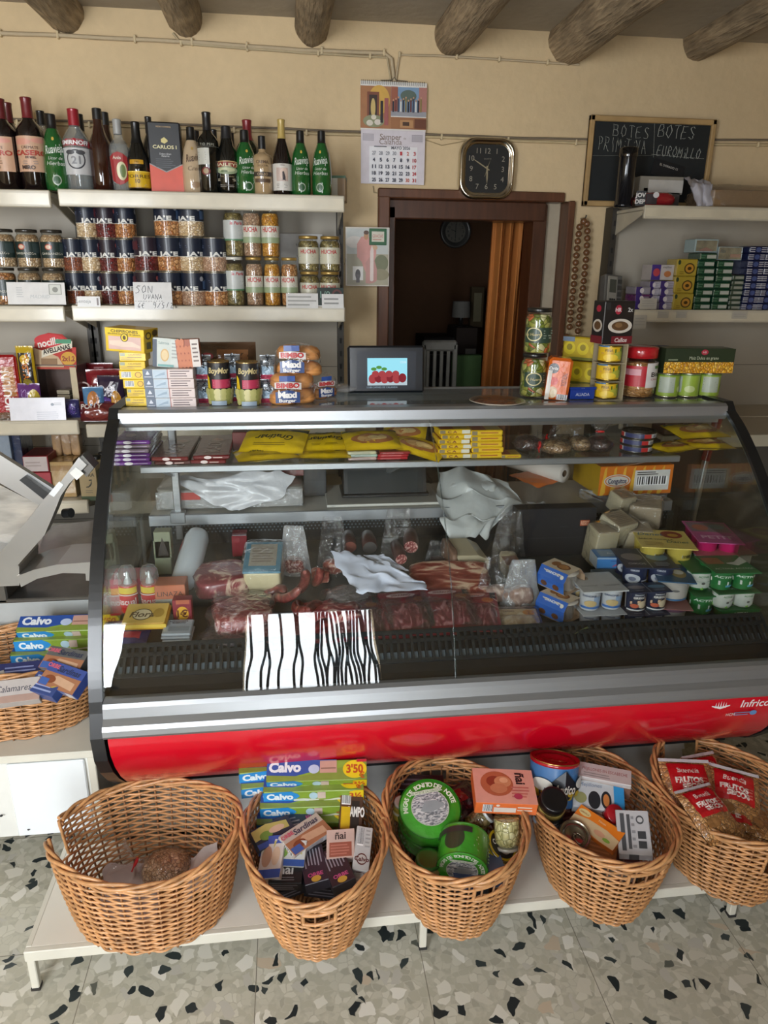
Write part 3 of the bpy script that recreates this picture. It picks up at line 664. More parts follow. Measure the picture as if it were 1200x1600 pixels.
# ================================================================ builders for the goods
def facefn(w, d, h, k):
    return {'F': lambda u, v, e: (-w/2+u*w, -d/2-e, v*h), 'B': lambda u, v, e: (w/2-u*w, d/2+e, v*h), 'T': lambda u, v, e: (-w/2+u*w, -d/2+v*d, h+e),
            'R': lambda u, v, e: (w/2+e, -d/2+u*d, v*h), 'L': lambda u, v, e: (-w/2-e, d/2-u*d, v*h)}[k]
def fdim(w, d, h, k): return {'F': (w, h), 'B': (w, h), 'T': (w, d), 'R': (d, h), 'L': (d, h)}[k]
def carton_mb(w, d, h, base, faces=None, ch=.0012, fin='p', mb=None):
    b = mb or MB(); b.box((-w/2, -d/2, 0), (w/2, d/2, h), C(base, fin) if isinstance(base, str) else base, ch)
    for k, it in (faces or {}).items():
        W, H = fdim(w, d, h, k); b.decals(facefn(w, d, h, k), W, H, it, fin)
    return b
@memo
def carton(name, w, d, h, base, faces=None, fin='p', ch=.0012): return one(carton_mb(w, d, h, base, faces, ch, fin), name)
def prad(prof, z):
    for (r0, z0), (r1, z1) in zip(prof, prof[1:]):
        if z0 <= z <= z1 and z1 > z0: return r0+(r1-r0)*(z-z0)/(z1-z0)
    return prof[-1][0] if z > prof[-1][1] else prof[0][0]
def cyl(prof, z0, z1, span=180, rot=0):
    """face laid round a lathed body; returns fn, width, height"""
    R = prad(prof, (z0+z1)/2); sp = radians(span)
    def fn(u, v, e):
        z = z0+(z1-z0)*v; a = (u-.5)*sp+radians(rot); r = prad(prof, z)+e+.0003; return (r*sin(a), -r*cos(a), z)
    fn.curved = True
    return fn, R*sp, z1-z0
BP = {'bordeaux': [(.0, 0), (.93, 0), (1, .015), (1, .6), (.96, .65), (.8, .70), (.5, .75), (.38, .79), (.36, .97), (.40, .975), (.40, 1)],
      'burgundy': [(0, 0), (.93, 0), (1, .015), (1, .42), (.93, .5), (.7, .62), (.45, .73), (.36, .80), (.34, .97), (.38, .975), (.38, 1)],
      'drop': [(0, 0), (.85, 0), (.95, .02), (1, .12), (1, .32), (.93, .5), (.78, .66), (.55, .76), (.38, .83), (.36, 1)],
      'spirit': [(0, 0), (.93, 0), (1, .02), (1, .58), (.97, .64), (.7, .72), (.42, .78), (.40, .99), (.42, 1)],
      'cognac': [(0, 0), (.85, 0), (.95, .015), (1, .2), (1, .5), (.92, .6), (.6, .7), (.42, .8), (.4, 1)],
      'square': [(0, 0), (.95, 0), (1, .015), (1, .62), (.96, .67), (.5, .71), (.36, .74), (.36, 1)],
      'liqueur': [(0, 0), (.93, 0), (1, .02), (1, .5), (.9, .62), (.6, .72), (.5, .8), (.42, .9), (.4, 1)],
      'faceted': [(0, 0), (.80, 0), (.85, .02), (1, .45), (1, .58), (.85, .66), (.45, .74), (.38, .8), (.38, 1)]}
DG = lambda c, n: pbr('bottle_glass_'+n, c, .08, 0, .9, var=.03, coatr=.03)
BGL = {'black': ('#0b0d0c', 0), 'green': ('#1a5424', 0), 'dgreen': ('#10200f', 0), 'amber': ('#2c120a', 0), 'cream': ('#b59f82', 0), 'wine': ('#120a0b', 0), 'cream2': ('#a48b68', 0), 'clear': (None, 1)}
@memo
def bottle(kind, h, r, glass, capc, capf, labels=(), n=24):
    """capf = share of the height covered by cap; labels: (z0,z1,span,[decals],name)"""
    prof = [(a*r, z*h) for a, z in BP[kind]]; b = MB(); zc = h*(1-capf)
    if kind == 'faceted': n = 12
    body = [p for p in prof if p[1] < zc]+[(prad(prof, zc), zc)]
    if glass == 'clear':
        b.lathe(body, glassm('clear_bottle', (.93, .95, .95), .02, 1.5, milk=.16, milkc=(.55, .58, .58), boost=1.5, wrinkle=.25 if kind == 'faceted' else 0), n, smooth=kind != 'faceted')
        q = MB(); q.lathe([(max(a-.003, 0), z+.004 if z < .01 else z) for a, z in body if z < h*.68], glassm('clear_spirit', (.86, .88, .87), 0, 1.33, milk=.08), n)
        subs = [P('spirit', q)]
    else: b.lathe(body, DG(BGL[glass][0], glass), n); subs = []
    parts = [P('bottle_body', b, subs)]
    c = MB(); rc = prad(prof, zc); rt = prof[-1][0]; w = .0008
    c.lathe([(prad(prof, zc+(h-zc)*t)+w, zc+(h-zc)*t) for t in (0, .1, .3, .6, .8, .93)]+[(rt+w, h*.995), (rt*.9, h), (0, h)], pbr('cap_'+capc, capc, .35, .1, .3, var=.08), 16)
    parts.append(P('cap', c))
    for lb in labels:
        z0, z1, sp, dec = lb[:4]; fn, W, H = cyl(prof, z0*h, z1*h, sp, lb[5] if len(lb) > 5 else 0); m = MB(); m.decals(fn, W, H, dec, e=.0003); parts.append(P(lb[4] if len(lb) > 4 else 'label', m))
    return parts
@memo
def can(r, h, bands, decs=(), lidc='#b9b4a6', pull=0, span=200, rim=1, rot=0):
    b = MB(); prof = [(r*.97, 0), (r, .0015), (r, h-.0015), (r*.97, h)]
    zs = [.002]+[z*h for z, _ in bands[:-1]]+[h-.002]
    for (z0, z1), (_, m) in zip(zip(zs, zs[1:]), bands): b.lathe([(r, z0), (r, z1)], C(m) if isinstance(m, str) else m, 28, caps=False)
    st = pbr('tin_metal_'+lidc, lidc, .25, .9, var=.04)
    b.lathe([(0, .001), (r*.96, .0), (r*1.015, .0005), (r*1.015, .0035), (r, .004)], st, 28, caps=False)
    parts = []
    if decs: fn, W, H = cyl(prof, 0, h, span, rot); b.decals(fn, W, H, decs, e=.0002)
    parts.append(P('can_body', b))
    t = MB(); t.lathe([(r, h-.004), (r*1.015, h-.0035), (r*1.015, h), (r*.97, h), (r*.96, h-.004), (r*.8, h-.004), (r*.76, h-.0025), (r*.6, h-.0025), (r*.56, h-.004), (0, h-.004)], st, 28, caps=False)
    subs = []
    if pull:
        q = MB(); q.tube([(r*.75*cos(a)*.38, -r*.35+r*.42*sin(a), h-.0005) for a in [k*2*pi/14 for k in range(14)]], .0016, st, 6, closed=True); q.lathe([(.004, -.003), (.004, .001), (0, .0015)], st, 10, c=(0, r*.02, h)); subs.append(P('ring_pull', q))
    parts.append(P('can_lid', t, subs)); return parts
JP = [(0, 0), (.9, 0), (.98, .02), (1, .06), (1, .78), (.95, .84), (.84, .88), (.84, 1)]
@memo
def jar(r, h, lidc, content, label=None, lidh=.1, liq=None, fill=.86, wave=0):
    prof = [(a*r, z*h*(1-lidh*.4)) for a, z in JP]
    g = MB(); g.lathe(prof, glassm('jar_glass', (.95, .97, .96), 0, 1.5, boost=1.3), 26)
    c = MB(); c.lathe([(0, .003)]+[(max(a-.0022, .001), max(z, .003)) for a, z in prof[1:] if z <= h*fill]+[(prad(prof, h*fill)-.0022, h*fill), (0, h*fill+.001)], content, 26)
    parts = [P('glass_jar', g), P('jar_contents', c)]
    l = MB(); lr = r*.88; lh = h*lidh
    l.lathe([(lr, h-lh), (lr*1.03, h-lh+.0005), (lr*1.03, h-.002), (lr*.98, h), (lr*.8, h-.0008), (0, h-.0008)], pbr('lid_'+lidc, lidc, .3, .5 if lidc in ('#a98a4a', '#b59a5a') else .1, .3, var=.05), 26)
    parts.append(P('jar_lid', l))
    if label:
        z0, z1, sp, dec = label[:4]; fn, W, H = cyl(prof, z0*h, z1*h, sp, label[4] if len(label) > 4 else 0); m = MB(); m.decals(fn, W, H, dec, e=.0003); parts.append(P('jar_label', m))
    return parts
def pil(w, l, t, seed=0, wr=.25, seal=.06, flatb=0, ns=6):
    def top(u, v, e=0, s=1):
        vv = (v-seal)/(1-2*seal); q = 0 if vv <= 0 or vv >= 1 else (max(sin(pi*vv), 0)**.45)*(max(sin(pi*min(max(u, 0), 1)), 0)**.4)
        nz = noise.noise((u*ns+seed*3.1, v*ns*l/w+seed, s*2.3)); n2 = noise.noise((u*ns*3+seed, v*ns*2.5*l/w, s*5.1+seed))
        z = t/2*q*(1+wr*nz+wr*.5*n2)+(.0006+.0025*abs(noise.noise((u*14+seed, v*3, 7)))*(1-q)*(wr > 0))
        if s < 0 and flatb: z = t*.08*q
        x = (u-.5)*w*(1-.05*q); y = (v-.5)*l*(1-.03*q)
        return (x, y, s*z+e*s)
    return top
def pouch_mb(w, l, t, mat, decs=(), seed=0, wr=.25, seal=.06, fin='g', b=None, back=None, flatb=0, nu=14, nv=20, ns=6):
    b = b or MB(); f = pil(w, l, t, seed, wr, seal, flatb, ns)
    b.grid(lambda u, v: f(u, v), nu, nv, mat); b.grid(lambda u, v: f(1-u, v, 0, -1), nu, nv, back or mat)
    if decs:
        def fn(u, v, e): return f(u, v, e+.0006)
        # decals on a wavy surface need fine strips
        for li, d in enumerate(decs, 1):
            k = d[0]
            if k == 'r':
                _, u0, v0, u1, v1, c = d; m = C(c, fin) if isinstance(c, str) else c; a = max(2, int((u1-u0)*nu*1.5)); bb = max(2, int((v1-v0)*nv*1.5))
                b.grid(lambda u, v: fn(u0+(u1-u0)*u, v0+(v1-v0)*v, li*.0004), a, bb, m)
            elif k == 'e':
                _, cu, cv, ru, rv, c = d; m = C(c, fin) if isinstance(c, str) else c
                vs = [tuple(fn(cu+ru*q*cos(a), cv+rv*q*sin(a), li*.0004)) for q in (.001, .35, .7, 1) for a in [2*pi*i/18 for i in range(18)]]
                b.add(vs, [(r*18+i, r*18+(i+1) % 18, (r+1)*18+(i+1) % 18, (r+1)*18+i) for r in range(3) for i in range(18)], m, True)
            else: b.decals(fn, w, l, [d], fin, e=.0004*li)
    return b
@memo
def pouch(name, w, l, t, col, decs=(), seed=0, wr=.25, seal=.06, fin='g', flatb=0):
    return one(pouch_mb(w, l, t, C(col, fin) if isinstance(col, str) else col, decs, seed, wr, seal, fin, flatb=flatb), name)
FILM = glassm('clear_film', (.97, .97, .97), .06, 1.5, milk=.02, milkc=(.8, .8, .8), boost=1.15, wrinkle=.5)
FILM2 = glassm('cloudy_film', (.93, .94, .95), .12, 1.5, milk=.30, milkc=(.62, .62, .63), boost=1.5, wrinkle=.5)
def blob(rx, ry, rz, seed=0, amp=.18, fr=2.2, flat=.0, cut=0):
    def fn(u, v):
        a = 2*pi*u; b = -pi/2+pi*v; x, y, z = cos(b)*cos(a), cos(b)*sin(a), sin(b)
        k = 1+amp*noise.noise((x*fr+seed*5.3, y*fr+seed, z*fr))+amp*.4*noise.noise((x*fr*3+seed, y*fr*3, z*fr*3+seed))
        z = rz*z*k
        return (rx*x*k, ry*y*k, max(z, -rz*(1-flat))+rz*(1-flat))
    return fn
@memo
def tied_bag(rx, ry, rz, content, seed=0, neck=(.6, 0, .5), nl=.05, tie='#c01818', label=None):
    """clear bag of nuts or legumes, twisted shut with a coloured tie"""
    c = MB(); c.grid(blob(rx*.94, ry*.94, rz*.94, seed, .12, 2.2, .25), 22, 14, content)
    f = MB(); f.grid(blob(rx, ry, rz, seed, .12, 2.2, .25), 26, 16, FILM)
    d = Vector(neck).normalized(); s0 = Vector((d.x*rx*.9, d.y*ry*.9, rz*.8+d.z*rz*.7))
    side = d.cross(Vector((0, 1, 0))).normalized(); up = d.cross(side)
    def nk(u, v):
        t = v; a = 2*pi*u; r = .010+.03*(max(0, t-.35)**1.2)*2+.014*max(0, .25-t)*4; r *= 1+.35*sin(a*5+seed)
        return s0+d*(nl*t*1.2)+side*cos(a)*r+up*sin(a)*r*.55
    f.grid(nk, 20, 8, FILM)
    t = MB(); p = s0+d*nl*.36
    t.tube([p+side*cos(a)*.0095+up*sin(a)*.0075 for a in [k*2*pi/12 for k in range(12)]], .0035, C(tie), 6, closed=True); t.tube([p+side*.008, p+side*.02+up*.012], .002, C(tie), 5)
    return [P('clear_bag', f), P('bag_contents', c, kind='stuff'), P('bag_tie', t)]
def loaf(w, d, h, mat, b=None, n=16, seed=0, amp=.05, e=.35, top=None, M=None):
    """superellipsoid lump"""
    b = b or MB(); old = b.M
    if M is not None: b.M = b.M @ M
    def sp(c, p): return (abs(c)**p)*(1 if c >= 0 else -1)
    def fn(u, v):
        a = 2*pi*u; q = -pi/2+pi*v
        x, y, z = sp(cos(q), e)*sp(cos(a), e), sp(cos(q), e)*sp(sin(a), e), sp(sin(q), e)
        k = 1+amp*noise.noise((x*1.7+seed, y*1.7, z*1.7+seed*2))+amp*.5*noise.noise((x*5+seed, y*5, z*5))
        return (w/2*x*k, d/2*y*k, h/2+h/2*z*k)
    b.grid(fn, n*2, n, mat); b.M = old; return b
def sheet(name, pts4, mat, M=None, nu=18, nv=18, amp=.01, fr=5, seed=0, th=.0006, fold=None):
    """crumpled sheet spanned by a grid of control points (rows of xyz)"""
    rows = pts4; R, Cn = len(rows), len(rows[0])
    def ip(arr, t):
        n = len(arr)-1; x = min(t*n, n-1e-6); i = int(x); q = x-i; q = q*q*(3-2*q)*.5+q*.5; return arr[i]*(1-q)+arr[i+1]*q
    def fn(u, v, e=0):
        p = ip([ip([Vector(c) for c in r], u) for r in rows], v)
        return p+Vector((noise.noise((u*fr, v*fr, seed)), noise.noise((u*fr, v*fr, seed+5)), noise.noise((u*fr, v*fr, seed+9))))*amp+Vector((0, -e, e*.3))
    b = MB(); b.grid(lambda u, v: fn(u, v), nu, nv, mat); b.grid(lambda u, v: fn(u, v)+Vector((0, th, -th)), nu, nv, mat)
    return b
@memo
def cup(r, h, colr, lidc, dec=(), lidd=(), sq=.0, taper=.82, rot=0):
    """dairy cup: tapered pot and foil lid"""
    n = 24
    prof = [(r*taper*.9, 0), (r*taper, .003), (r*.97, h*.93), (r*1.04, h*.95), (r*1.04, h)]
    b = MB(); b.lathe([(0, 0)]+prof[:-1], C(colr) if isinstance(colr, str) else colr, n)
    if dec: fn, W, H = cyl(prof, .003, h*.93, 170, rot); b.decals(fn, W, H, dec, e=.0003)
    l = MB(); l.lathe([(0, h*.94), (r*1.08, h*.94), (r*1.08, h), (0, h+.0005)], C(lidc, 'p'), n)
    if lidd: l.decals(lambda u, v, e: ((u-.5)*2*r, (v-.5)*2*r, h+.0006+e), 2*r, 2*r, lidd)
    return [P('cup', b), P('foil_lid', l)]
def offs(parts, M, nm=None): return [(nm or p[0], p[1], p[2], p[3], M @ p[4] if p[4] is not None else M, p[5]) for p in parts]
@memo
def cup_pack(nx, ny, r, h, colr, lidc, dec, lidd, gap=.002, sleeve=None, label2=None, taper=.86):
    """block of dairy cups joined by one foil lid (or a printed card sleeve)"""
    parts = []; st = 2*r+gap; cm = cup(r, h, colr, lidc, dec, (), taper=taper)[0]
    for j in range(ny):
        for i in range(nx): parts.append(('cup', cm[1], [], None, Matrix.Translation(((i-(nx-1)/2)*st, (j-(ny-1)/2)*st, 0)), None))
    l = MB(); W, D = nx*st+.004, ny*st+.004
    l.box((-W/2, -D/2, h*.96), (W/2, D/2, h+.001), C(lidc, 'p'), .0004); l.decals(lambda u, v, e: (-W/2+u*W, -D/2+v*D, h+.001+e), W, D, lidd); parts.append(P('foil_lid', l))
    if sleeve:
        s = MB(); s.box((-W/2+.006, -D/2-.001, h*.25), (W/2-.006, -D/2, h+.002), C(sleeve)); s.decals(lambda u, v, e: (-W/2+.006+u*(W-.012), -D/2-.001-e, h*.25+v*(h*.75)), W-.012, h*.75, label2 or []); parts.append(P('card_sleeve', s))
    return parts
@memo
def tray_pack(w, l, t, cardc, meat, decs, seed=0):
    """flat vacuum pack: card, sliced meat, film"""
    c = MB(); c.box((-w/2, -l/2, 0), (w/2, l/2, .0015), C(cardc), .0005); c.decals(lambda u, v, e: (-w/2+u*w, -l/2+v*l, .0015+e), w, l, decs)
    m = MB(); f = pil(w*.86, l*.62, t*1.6, seed, .3, .02)
    m.grid(lambda u, v: Vector(f(u, v))+Vector((0, -l*.12, .002)), 14, 14, meat)
    g = MB(); f2 = pil(w, l, t*2.2, seed+3, .2, .03); g.grid(lambda u, v: Vector(f2(u, v))+Vector((0, 0, .003)), 14, 16, FILM)
    return [P('backing_card', c), P('sliced_meat', m), P('clear_film', g)]
ORD = ['first', 'second', 'third', 'fourth', 'fifth', 'sixth', 'seventh', 'eighth', 'ninth', 'tenth', 'eleventh', 'twelfth']
def lvl(k, n): return 'bottom' if k == 0 else 'top' if k == n-1 else ORD[k]+' from the bottom' 
def on(px0, px1, py0, py1, Y, z=None):
    x, z0, w, h = fit(px0, px1, py0, py1, Y); return x, (z if z is not None else z0), w, h
BEAN = {'white': voro('white_beans', ['#d9c3a0', '#cdb48d', '#e2d0b2', '#c2a67c'], 78, '#7a5a38', .09, stretch=(1, 1, 1.7)), 'red': voro('kidney_beans', ['#5e1d1d', '#712828', '#4e1517', '#6b2423'], 85, '#1e0808', .1, stretch=(1, 1, 1.5)),
        'tan': voro('pinto_beans', ['#c48d5a', '#b67b48', '#d3a06c', '#a86c3c'], 85, '#4c2812', .1), 'rust': voro('lentils', ['#7e4026', '#8d4c2c', '#6d3420'], 160, '#30140a', .1),
        'chick': voro('chickpeas', ['#d79a3e', '#cf8e30', '#e0aa55', '#c28228'], 105, '#6e430c', .1), 'pink': voro('pink_beans', ['#c2a084', '#b58f72', '#cfb094', '#a98367'], 120, '#5f4230', .1),
        'corn': voro('sweetcorn', ['#e2a92c', '#d5981f', '#edbd4b', '#c98a18'], 120, '#6e4308', .1), 'pick': voro('pickles', ['#6e7a2a', '#8c8f3a', '#a3a052', '#5c6422', '#c9c291', '#b65a30'], 55, '#2d3310', .07),
        'olive': voro('olives', ['#7d6d42', '#8b7a4b', '#6c5e38', '#988858'], 75, '#372c18', .08), 'nut': voro('kikos', ['#c08a4c', '#b07838', '#cf9c60', '#9c6628'], 110, '#4c2a0c', .1),
        'seed': voro('chickpeas_pale', ['#c9ab86', '#bd9c75', '#d5ba98', '#ae8b64'], 120, '#5c4028', .12), 'pea': voro('peanuts', ['#b3936a', '#a38058', '#c4a680', '#8f6c46'], 75, '#45301c', .1, stretch=(1, 2, 1)),
        'raisin': voro('raisins', ['#3c1e18', '#4d2a20', '#2c1410'], 110, '#120806', .1), 'grain': voro('crackers', ['#c99b62', '#bb8b50', '#d7ae7a', '#a87840'], 60, '#553416', .06, stretch=(1, 1, 3)),
        'bread': pbr('bread_crust', '#c4874c', .6, 0, .1, var=.25, vscale=14, bump=.3, bscale=60)}
MUST = voro('jarred_garlic', ['#cfc58f', '#c3b87e', '#ddd5a6'], 70, '#77703a', .1)
LBLK = '#1a1c24'
# ================================================================ things on the back wall
def wallface(x0, z0, w, h, y): return lambda u, v, e: (x0+u*w, y-e, z0+v*h)
# calendar
x, z, w, h = fit(563, 665, 128, 288, 2.985)
x0, x1 = x-w/2, x+w/2
b = MB(); zm = at(614, 204, Y=2.985).z
fU = wallface(x0, zm, w, z+h-zm, 2.982); hU = z+h-zm
b.box((x0, 2.982, zm), (x1, 2.986, z+h), C('#dedad4'), .0005)
b.decals(fU, w, hU, [('r', .0, .03, .46, .90, '#a8744e'), ('r', .46, .34, 1, .90, '#7c9ab8'), ('r', .46, .30, 1, .40, '#9a9aa0'), ('r', .46, .03, 1, .28, '#9c6a46'), ('e', .28, .62, .16, .3, '#d0a550'), ('r', .10, .2, .28, .78, '#7d4a38'), ('r', .13, .22, .25, .72, '#3b2c28'), ('e', .19, .45, .035, .2, '#c9b070'),
  ('e', .2, .18, .16, .13, '#8c8f6e'), ('e', .14, .14, .05, .06, '#d8d0c0'), ('e', .26, .16, .05, .06, '#d9cfc4'), ('e', .2, .26, .04, .05, '#dad2c0'), ('r', .30, .15, .34, .6, '#2a2428'), ('r', .36, .1, .42, .66, '#a05a58'), ('r', .46, .4, .56, .9, '#9a5c48'), ('r', .88, .4, 1, .9, '#b07a70'), ('e', .72, .72, .12, .12, '#5b6b62'), ('r', .6, .06, .8, .22, '#b98a5c'), ('r', .82, .05, 1, .25, '#6b3f2c'), ('r', .64, .1, .74, .18, '#4c3526')]+
  [('r', .48+.038*k, .38+.01*(k % 2), .505+.038*k, .60+.03*(k % 3), ['#2c2f3c', '#6e3b3a', '#43485c', '#d8d4ce', '#35303a', '#8a7a4a'][k % 6]) for k in range(12)]+[('e', .492+.038*k, .62+.03*(k % 3), .011, .02, '#c79a7c') for k in range(12)])
bl = MB(); fL = wallface(x0+.002, z, w-.004, zm-z, 2.980); hL = zm-z
bl.box((x0+.002, 2.980, z), (x1-.002, 2.983, zm), C('#d4ccd2'), .0005)
it = [('t', 'Samper', .46, .88, .105, '#7d6a5c', {'b': .01}), ('t', 'de', .68, .86, .04, '#7d6a5c'), ('t', 'Calanda', .46, .79, .105, '#7d6a5c'), ('r', .13, .02, .88, .70, '#e4e2e4'), ('t', 'MAYO 2026', .62, .68, .055, '#4a4a56', {'b': .03})]
for bx in (.03, .79):
    for r_ in range(5): it += [('r', bx+.025*c, .91-.028*r_, bx+.025*c+.014, .924-.028*r_, '#6a6470') for c in range(7)]
nums = [27, 28, 29, 30]+list(range(1, 32))
for k, nmb in enumerate(nums):
    r_, c_ = divmod(k, 7); col = '#9a9aa2' if k < 4 else '#b83038' if c_ == 6 or nmb == 1 else '#c87060' if nmb in (2, 30) else '#2a2f48'
    it.append(('t', str(nmb), .20+.106*c_, .575-.125*r_, .068, col, {'b': .03, 'w': .06 if nmb > 9 else .035}))
it += [('l', .20, .675, .40, .71, 1, '#3a3a42')]
bl.decals(fL, w-.004, hL, it, e=.00006)
wr = MB()
for k in range(34): q = x0+w*(k+.6)/35; wr.tube([(q, 2.981+.004*cos(a), z+h-.004+.007*sin(a)) for a in [j*2*pi/8 for j in range(8)]], .0007, C('#2c2c30', 'm'), 4, closed=True)
hk = MB(); hk.tube([(x-.05, 2.978, z+h+.002), (x-.008, 2.978, z+h+.004), (x, 2.978, z+h+.014), (x+.008, 2.978, z+h+.004), (x+.05, 2.978, z+h+.002)], .0012, C('#333336', 'm'), 5)
thing('wall_calendar', [P('picture_page', b), P('month_page', bl), P('spiral_binding', wr), P('hanger', hk)], Matrix.Identity(4), 'wall calendar open at May 2026 hanging left of the black square clock', 'calendar')
# square clock
x, z, w, h = fit(718, 805, 221, 305, 2.96)
def rsq(s, r, n=6):
    o = []
    for cx, cy, a0 in ((s-r, s-r, 0), (-s+r, s-r, 90), (-s+r, -s+r, 180), (s-r, -s+r, 270)):
        for k in range(n+1): a = radians(a0+90*k/n); o.append((cx+r*cos(a), cy+r*sin(a)))
    return o
cx, cz, S = x, z+h/2, w/2
b = MB(); CH = pbr('chrome_frame', '#c8c2b4', .12, 1, var=.02)
rings = [(S, .06, 2.985), (S, .06, 2.965), (S*.95, .055, 2.955), (S*.87, .05, 2.958), (S*.84, .048, 2.966), (S*.80, .045, 2.962), (S*.77, .04, 2.966)]
vs = []; 
for s_, r_, y_ in rings: vs += [(cx+p[0], y_, cz+p[1]) for p in rsq(s_, r_*S/.11)]
n = 28; b.add(vs, [(k*n+i, k*n+(i+1) % n, (k+1)*n+(i+1) % n, (k+1)*n+i) for k in range(len(rings)-1) for i in range(n)], CH, True)
d = MB(); s_ = S*.79; d.prism([(cx+p[0], cz+p[1]) for p in rsq(s_, .042*S/.11)], 2.967, 2.98, C('#1d1c1a', 'm'))
it = []
for k in range(1, 13):
    a = radians(90-30*k); m = 1/max(abs(cos(a)), abs(sin(a))); rr = .36*min(m, 1.22); it.append(('t', str(k), .5+rr*cos(a), .5+rr*sin(a), .11, '#8f887a', {}))
it += [('t', 'QUARTZ', .5, .70, .03, '#7a7468')]
d.decals(wallface(cx-s_, cz-s_, 2*s_, 2*s_, 2.967), 2*s_, 2*s_, it)
def hand(ang, L, wd, y, tail=.01):
    q = MB(); a = radians(90-ang); dx, dz = cos(a), sin(a); nx, nz = -dz, dx
    q.prism([(cx-dx*tail+nx*wd, cz-dz*tail+nz*wd), (cx+dx*L*.6+nx*wd, cz+dz*L*.6+nz*wd), (cx+dx*L, cz+dz*L), (cx+dx*L*.6-nx*wd, cz+dz*L*.6-nz*wd), (cx-dx*tail-nx*wd, cz-dz*tail-nz*wd)], y, y+.001, pbr('hand_metal', '#d0c6a8', .25, .7)); return q
thing('wall_clock', [P('clock_frame', b), P('clock_dial', d), P('minute_hand', hand(300, S*.66, .0022, 2.963)), P('hour_hand', hand(178, S*.5, .003, 2.964)), P('second_hand', hand(18, S*.32, .0007, 2.962, .03))], Matrix.Identity(4), 'square black-faced wall clock with rounded chrome frame above the doorway', 'clock')
cable('wall_cable', [(664, 219), (690, 228), (720, 222), (740, 216)], .0012, '#a08c68', 'thin slack wire between the calendar and the black square clock')
# religious print
x, z, w, h = fit(540, 608, 355, 447, 2.93)
b = MB(); b.box((x-w/2, 2.93, z), (x+w/2, 2.9312, z+h), C('#c9c0b4'))
b.decals(wallface(x-w/2, z, w, h, 2.93), w, h, [('r', .02, .55, .98, .98, '#b9bcb8'), ('r', .02, .02, .98, .55, '#a39c86'), ('e', .82, .4, .16, .14, '#6f7256'), ('e', .2, .75, .2, .1, '#cfc9c2'), ('e', .8, .2, .2, .1, '#8b8468'),
  ('q', [(.26, .5, .72), (.36, .42, .84), (.48, .2, .85), (.6, .25, .8), (.7, .55, .7)], '#c98f86'), ('q', [(.46, .05, .4), (.54, .04, .5), (.66, .06, .45), (.72, .1, .3)], '#b98880'), ('e', .47, .86, .055, .07, '#b08460'), ('e', .47, .91, .06, .035, '#5a4030'), ('e', .66, .66, .07, .04, '#c4a080'), ('q', [(.56, .1, .6), (.6, .08, .7), (.64, .1, .62)], '#d9c8c0'), ('r', .16, .10, .40, .34, '#e0ddd8'), ('e', .28, .2, .06, .09, '#4a4648'), ('r', .24, .06, .32, .2, '#5b5558')])
thing('devotional_print', one(b, 'devotional_print'), Matrix.Identity(4), 'pale unframed devotional picture of a robed figure, taped left of the door frame', 'picture')
b = MB(); x, z, w, h = fit(577, 604, 357, 383, 2.925); b.box((x-w/2, 2.925, z), (x+w/2, 2.9285, z+h), C('#1f5a34'), .001, M=Matrix.Identity(4)); b.decals(wallface(x-w/2, z, w, h, 2.925), w, h, [('r', .14, .2, .86, .82, '#c8c4b4'), ('t', 'GRACIAS', .5, .55, .2, '#b85a50', {'w': .6}), ('r', .2, .3, .7, .36, '#b98070')])
thing('greeting_card', one(b, 'greeting_card'), Matrix.Identity(4), 'small green-edged card pinned on the corner of the devotional picture', 'card')
# chalkboard
pA, pB_ = at(922, 180, Y=2.97), at(1119, 184, Y=2.97); x0, x1 = pA.x, pB_.x; z1 = pA.z; z0 = at(915, 322, Y=2.97).z
parts = []; OAK = pbr('pine_frame', '#a98a5c', .55, var=.12, vscale=12)
b = MB(); b.box((x0, 2.968, z0), (x1, 2.976, z1), pbr('slate_black', '#15191a', .7, var=.25, vscale=7)); parts.append(P('board_panel', b))
for a, c in (((x0, z1-.02), (x1, z1)), ((x0, z0), (x1, z0+.02)), ((x0, z0), (x0+.018, z1)), ((x1-.018, z0), (x1, z1))):
    b = MB(); b.box((a[0], 2.955, a[1]), (c[0], 2.979, c[1]), OAK, .003); parts.append(P('frame_rail', b))
W_, H_ = x1-x0, z1-z0
cf = lambda px, py: at(px, py, Y=2.966)
CHK = pbr('chalk', '#a8a99f', .95, var=.2, vscale=90)
b = MB()
def chalk(t, px, py, hp, wf=.62, gap=.28, sd=1, sl=0, r=.0017, drop=0):
    q = cf(px, py); m = 1/CF*3.0; b.strokes(t, lambda x, y: (x, 2.9662, y-drop*(x-q.x)), q.x, q.z, hp*m, CHK, r, wf, gap, .05, sd, sl)
chalk('BOTES', 958, 212, 15, .5, .28, 3, 0, .0022, .05); chalk('PRIMiTiVA', 935, 234, 18, .34, .17, 5, 0, .002, .06)
chalk('BOTES', 1028, 214, 17, .5, .2, 8, .1, .0026, .03); chalk('EUROMiLLO', 1026, 243, 14, .4, .18, 9, .1, .0022, .05)
b.tube([cf(1023, 189), cf(1021, 246)], .0012, CHK, 4, flat=.3); b.tube([cf(926, 243), cf(1020, 243)], .0012, CHK, 4, flat=.3); b.tube([cf(1018, 241), cf(1060, 245), cf(1100, 248)], .0018, CHK, 4, flat=.3)
parts.append(P('chalk_writing', b))
thing('chalkboard', parts, Matrix.Identity(4), 'black chalkboard in a pine frame with chalk writing about lottery jackpots', 'chalkboard')
